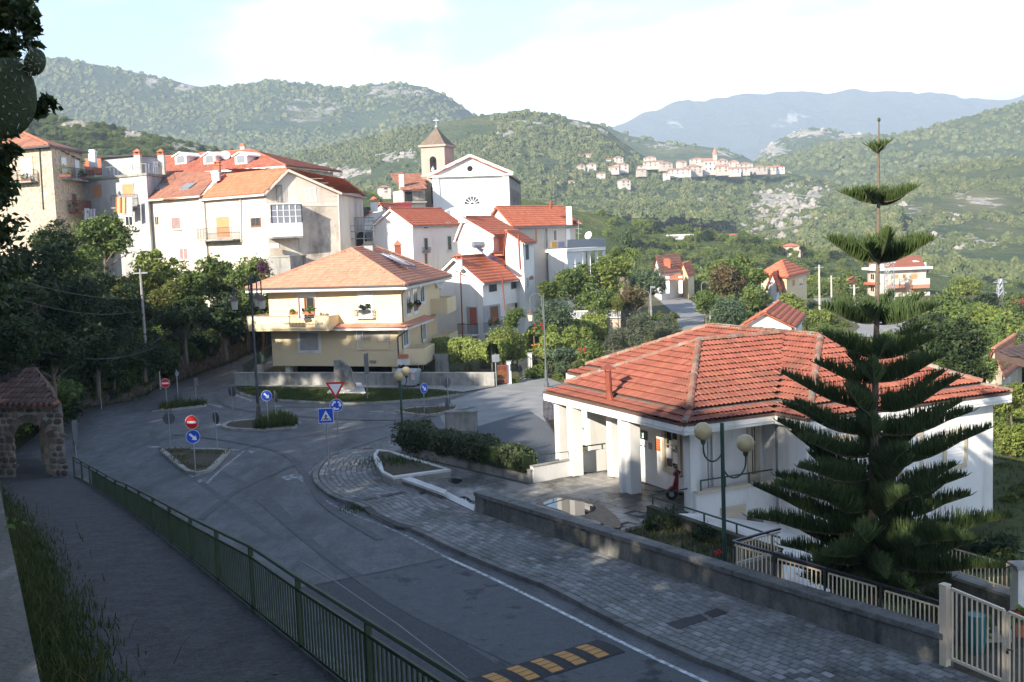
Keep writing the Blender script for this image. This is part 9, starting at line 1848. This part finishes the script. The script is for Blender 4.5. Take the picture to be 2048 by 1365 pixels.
# trees on the slope behind and beside the viewer: they throw the shade over road and pavement
def shade_woods():
 HP=[(-92,24),(-68,26.5),(-60,28),(-54,28.3),(-50,27),(-46.5,24),(-42,22.5),(-36,20),(-32,18.5),(-29,16.5),(-26,14.5),(-23.5,15),(-21.5,17.5),(-19,18.6),(-16,19),(-13,19.6),(-10,20.5),(-4,21),(8,21)]
 TP=[(-92,18),(-80,14),(-66,8),(-50,3),(-36,0),(-24,-4),(-23,-7),(8,-8)]
 VV,QQ,va,k=[],[],[],0;tm=MB();w=-86.;i=0;r=random.Random(5)
 while w<8:
  for row in(0,1):
   t=interp(TP,w)-5*row+r.uniform(-.8,.8);rr=r.uniform(2.3,2.9);top=interp(HP,w)-.445*t+.35-.7*row;x=.78*w+.62*t;y=-.62*w+.78*t;g=min(hillz(x,y),top-3);c=np.array([x,y,top-rr*.9])
   for q in range(5):
    a=r.uniform(0,6.28);d=r.uniform(.1,.5)*rr;Vv,Q,v_=leaf_cloud(r,(rr*.62,rr*.62,rr*.55),26,11,.3);VV.append(Vv+c+np.array([math.cos(a)*d,math.sin(a)*d,r.uniform(-.3,.3)*rr]));QQ.append(Q+k);k+=len(Vv);va.append(v_)
   for zc in(.35,.6):
    if(top-rr*1.6)-g>1:Vv,Q,v_=leaf_cloud(r,(rr*.8,rr*.8,rr*.9),24,11,.34);VV.append(Vv+np.array([x,y,g+(top-rr-g)*zc]));QQ.append(Q+k);k+=len(Vv);va.append(v_)
   tm.tube([V(x,y,g-.3),V(x,y,c[2])],[.22,.12],6)
  w+=1.75
 o=bpy.data.objects.new('hillside_woods',mesh_np('hillside_woods',np.concatenate(VV),np.concatenate(QQ),'leaf_dark',np.concatenate(va)));C.objects.link(o);o['kind']='stuff'
 t_=tm.build('hillside_trunks','bark',o);t_['kind']='stuff'
shade_woods()
# ---- woods on the plateau rim: one mass too dense to count
crn=[]
for nm in('garden_tree', 'garden_tree.001', 'garden_tree.003', 'leafy_tree', 'leafy_tree.002', 'leafy_tree.008'):
 co=[c for c in bpy.data.objects[nm].children if c.name.startswith('crown')][0];co['unit']=2.0;crn.append(co)
forest('forest', h_mid, .085, (2.6, 6), 'forest_near', seed=5, crowns=crn);forest('forest', h_lnear, .07, (2.2, 5.5), 'forest_near', seed=1, crowns=crn, cb=.95)
gx=np.linspace(-125, 78, 70);gy=np.linspace(84, 222, 56);XX, YY=np.meshgrid(gx, gy);zz=np.zeros_like(XX)-.1
rim_me=mesh_np('rim_woods', np.stack([XX, YY, zz], -1).reshape(-1, 3), (lambda i:np.stack([i[:-1, :-1], i[:-1, 1:], i[1:, 1:], i[1:, :-1]], -1).reshape(-1, 4))(np.arange(56*70).reshape(56, 70)), 'ground')
rim_o=bpy.data.objects.new('rim_woods', rim_me)
def keepfn(p):
 x,y=p[0],p[1];u,v=PJ((x,y,0))
 if x<-4 and y<175:return 0.
 for poly in(gz,er):
  if inpoly((x,y),poly):return 0.
  for dx,dy in((3,0),(-3,0),(0,3),(0,-3)):
   if inpoly((x+dx,y+dy),poly):return 0.
 if not inpoly((x,y),PLAT):return 0.
 if u>1715 and y<168 and u<1880:return 0.
 if y<150 and 1260<u<1420:return 0.
 if y<176 and 1300<u<1400:return 0.
 if y<135 and u<1260:return .0
 if y<135 and 1510<u<1740:return .15 if y>105 else 0
 if y<180 and 1715<u<1870:return .2 if y<168 else 0
 return 1.
PXr=np.array([[PJ((p[0], p[1], 0))[0], 500]for p in np.stack([XX, YY, zz], -1).reshape(-1, 3)]).reshape(56, 70, 2)
forest('woods', (rim_o, np.stack([XX, YY, zz], -1), np.zeros_like(XX), np.zeros_like(XX), PXr), .12, (2.6, 6.0), 'forest_near', seed=15, keep=keepfn, crowns=crn);bpy.data.objects.remove(rim_o)
def cover(name, poly, dens, size, seed, zf_=lambda x, y:0., crowns=None, step=1.2, extra=None):
 xs=np.arange(min(p[0]for p in poly),max(p[0]for p in poly)+step,step);yv=np.arange(min(p[1]for p in poly),max(p[1]for p in poly)+step,step);X_,Y_=np.meshgrid(xs,yv);Z_=np.vectorize(zf_)(X_,Y_);pp=np.stack([X_,Y_,Z_],-1)
 me=mesh_np('tmp',pp.reshape(-1,3),(lambda i:np.stack([i[:-1,:-1],i[:-1,1:],i[1:,1:],i[1:,:-1]],-1).reshape(-1,4))(np.arange(X_.size).reshape(X_.shape)),'ground');o=bpy.data.objects.new('tmp',me)
 f=forest(name,(o,pp,np.zeros_like(X_),np.zeros_like(X_),np.full(X_.shape+(2,),500.)),dens,size,'forest_near',seed=seed,keep=lambda p:1.6 if inpoly(p,poly)and(extra is None or extra(p))else 0,crowns=crowns);bpy.data.objects.remove(o);return f
crs=[]
for nm in('shrub.020', 'shrub.021', 'shrub.026', 'shrub.027', 'shrub.030'):
 o_=bpy.data.objects.get(nm)
 if o_ is None:continue
 co=[c for c in o_.children if c.name.startswith('crown')][0];co['unit']=1.1;crs.append(co)
gl=[c for c in bpy.data.objects if c.name.startswith('crown')and c.data.materials[0].name in('leaf_light', 'leaf_vine', 'leaf_mid', 'leaf_yellow')][:9]
gl_u=[]
for c in gl:
 c['unit']=float(max(abs(v.co.x)for v in c.data.vertices));gl_u.append(c)
gd_=[c for c in bpy.data.objects if c.name.startswith('crown')and c.data.materials[0].name in('leaf_dark', )][:5]
for c in gd_:c['unit']=float(max(abs(v.co.x)for v in c.data.vertices))
cover('undergrowth', [(2.4, 76.5), (4.5, 75), (8.6, 80.5), (12.3, 92), (15, 104), (18.6, 128), (6, 128), (1, 106), (4, 103), (-1.2, 92), (-2.5, 84), (1.5, 84.5)], .35, (1.1, 2.4), 71, crowns=gl_u)
cover('undergrowth', [(-4.5, 79), (.8, 77.6), (1.2, 83), (-3, 88), (-5, 86)], .35, (.9, 1.7), 72, crowns=gl_u)
cover('undergrowth', [(20, 62), (26, 58), (75, 60), (75, 100), (44, 100), (34, 92), (22, 78)], .16, (1.6, 3.6), 73, zf_=lambda x, y:-2.2 if y<80 else-.1, crowns=gl_u)
cover('undergrowth', [(21, 46), (40, 44), (60, 60), (22, 60)], .14, (1.2, 2.6), 75, zf_=lambda x, y:-2.2, crowns=gl_u)
noway=lambda p:not any(inpoly((p[0]+dx, p[1]+dy), q)for q in(er, gz)for dx, dy in((0, 0), (1.6, 0), (-1.6, 0), (0, 1.6), (0, -1.6)))
cover('undergrowth', [(18, 78), (24, 70), (46, 84), (52, 110), (55, 146), (38, 150), (26, 140), (22, 120), (19, 98)], .2, (1.2, 2.8), 74, crowns=gl_u, extra=noway)
hg_=HGRID;keep_h=lambda p:1.6 if 47<p[1]<106 and-62<p[0]else 0
me=mesh_np('tmp', hg_.reshape(-1, 3), (lambda i:np.stack([i[:-1, :-1], i[1:, :-1], i[1:, 1:], i[:-1, 1:]], -1).reshape(-1, 4))(np.arange(hg_.shape[0]*hg_.shape[1]).reshape(hg_.shape[:2])), 'ground');o=bpy.data.objects.new('tmp', me)
zz0=np.zeros(hg_.shape[:2]);pxh=np.full(hg_.shape[:2]+(2, ), 500.);forest('undergrowth', (o, hg_, zz0, zz0, pxh), .5, (1.6, 4.0), 'forest_near', seed=77, keep=keep_h, crowns=gd_+gl_u[:2]);bpy.data.objects.remove(o)
grass_blades('garden_grass', [V(rnd.uniform(8, 36), rnd.uniform(22, 56), -2.24)for _ in range(9000)], 'blade', (.06, .25), .025)
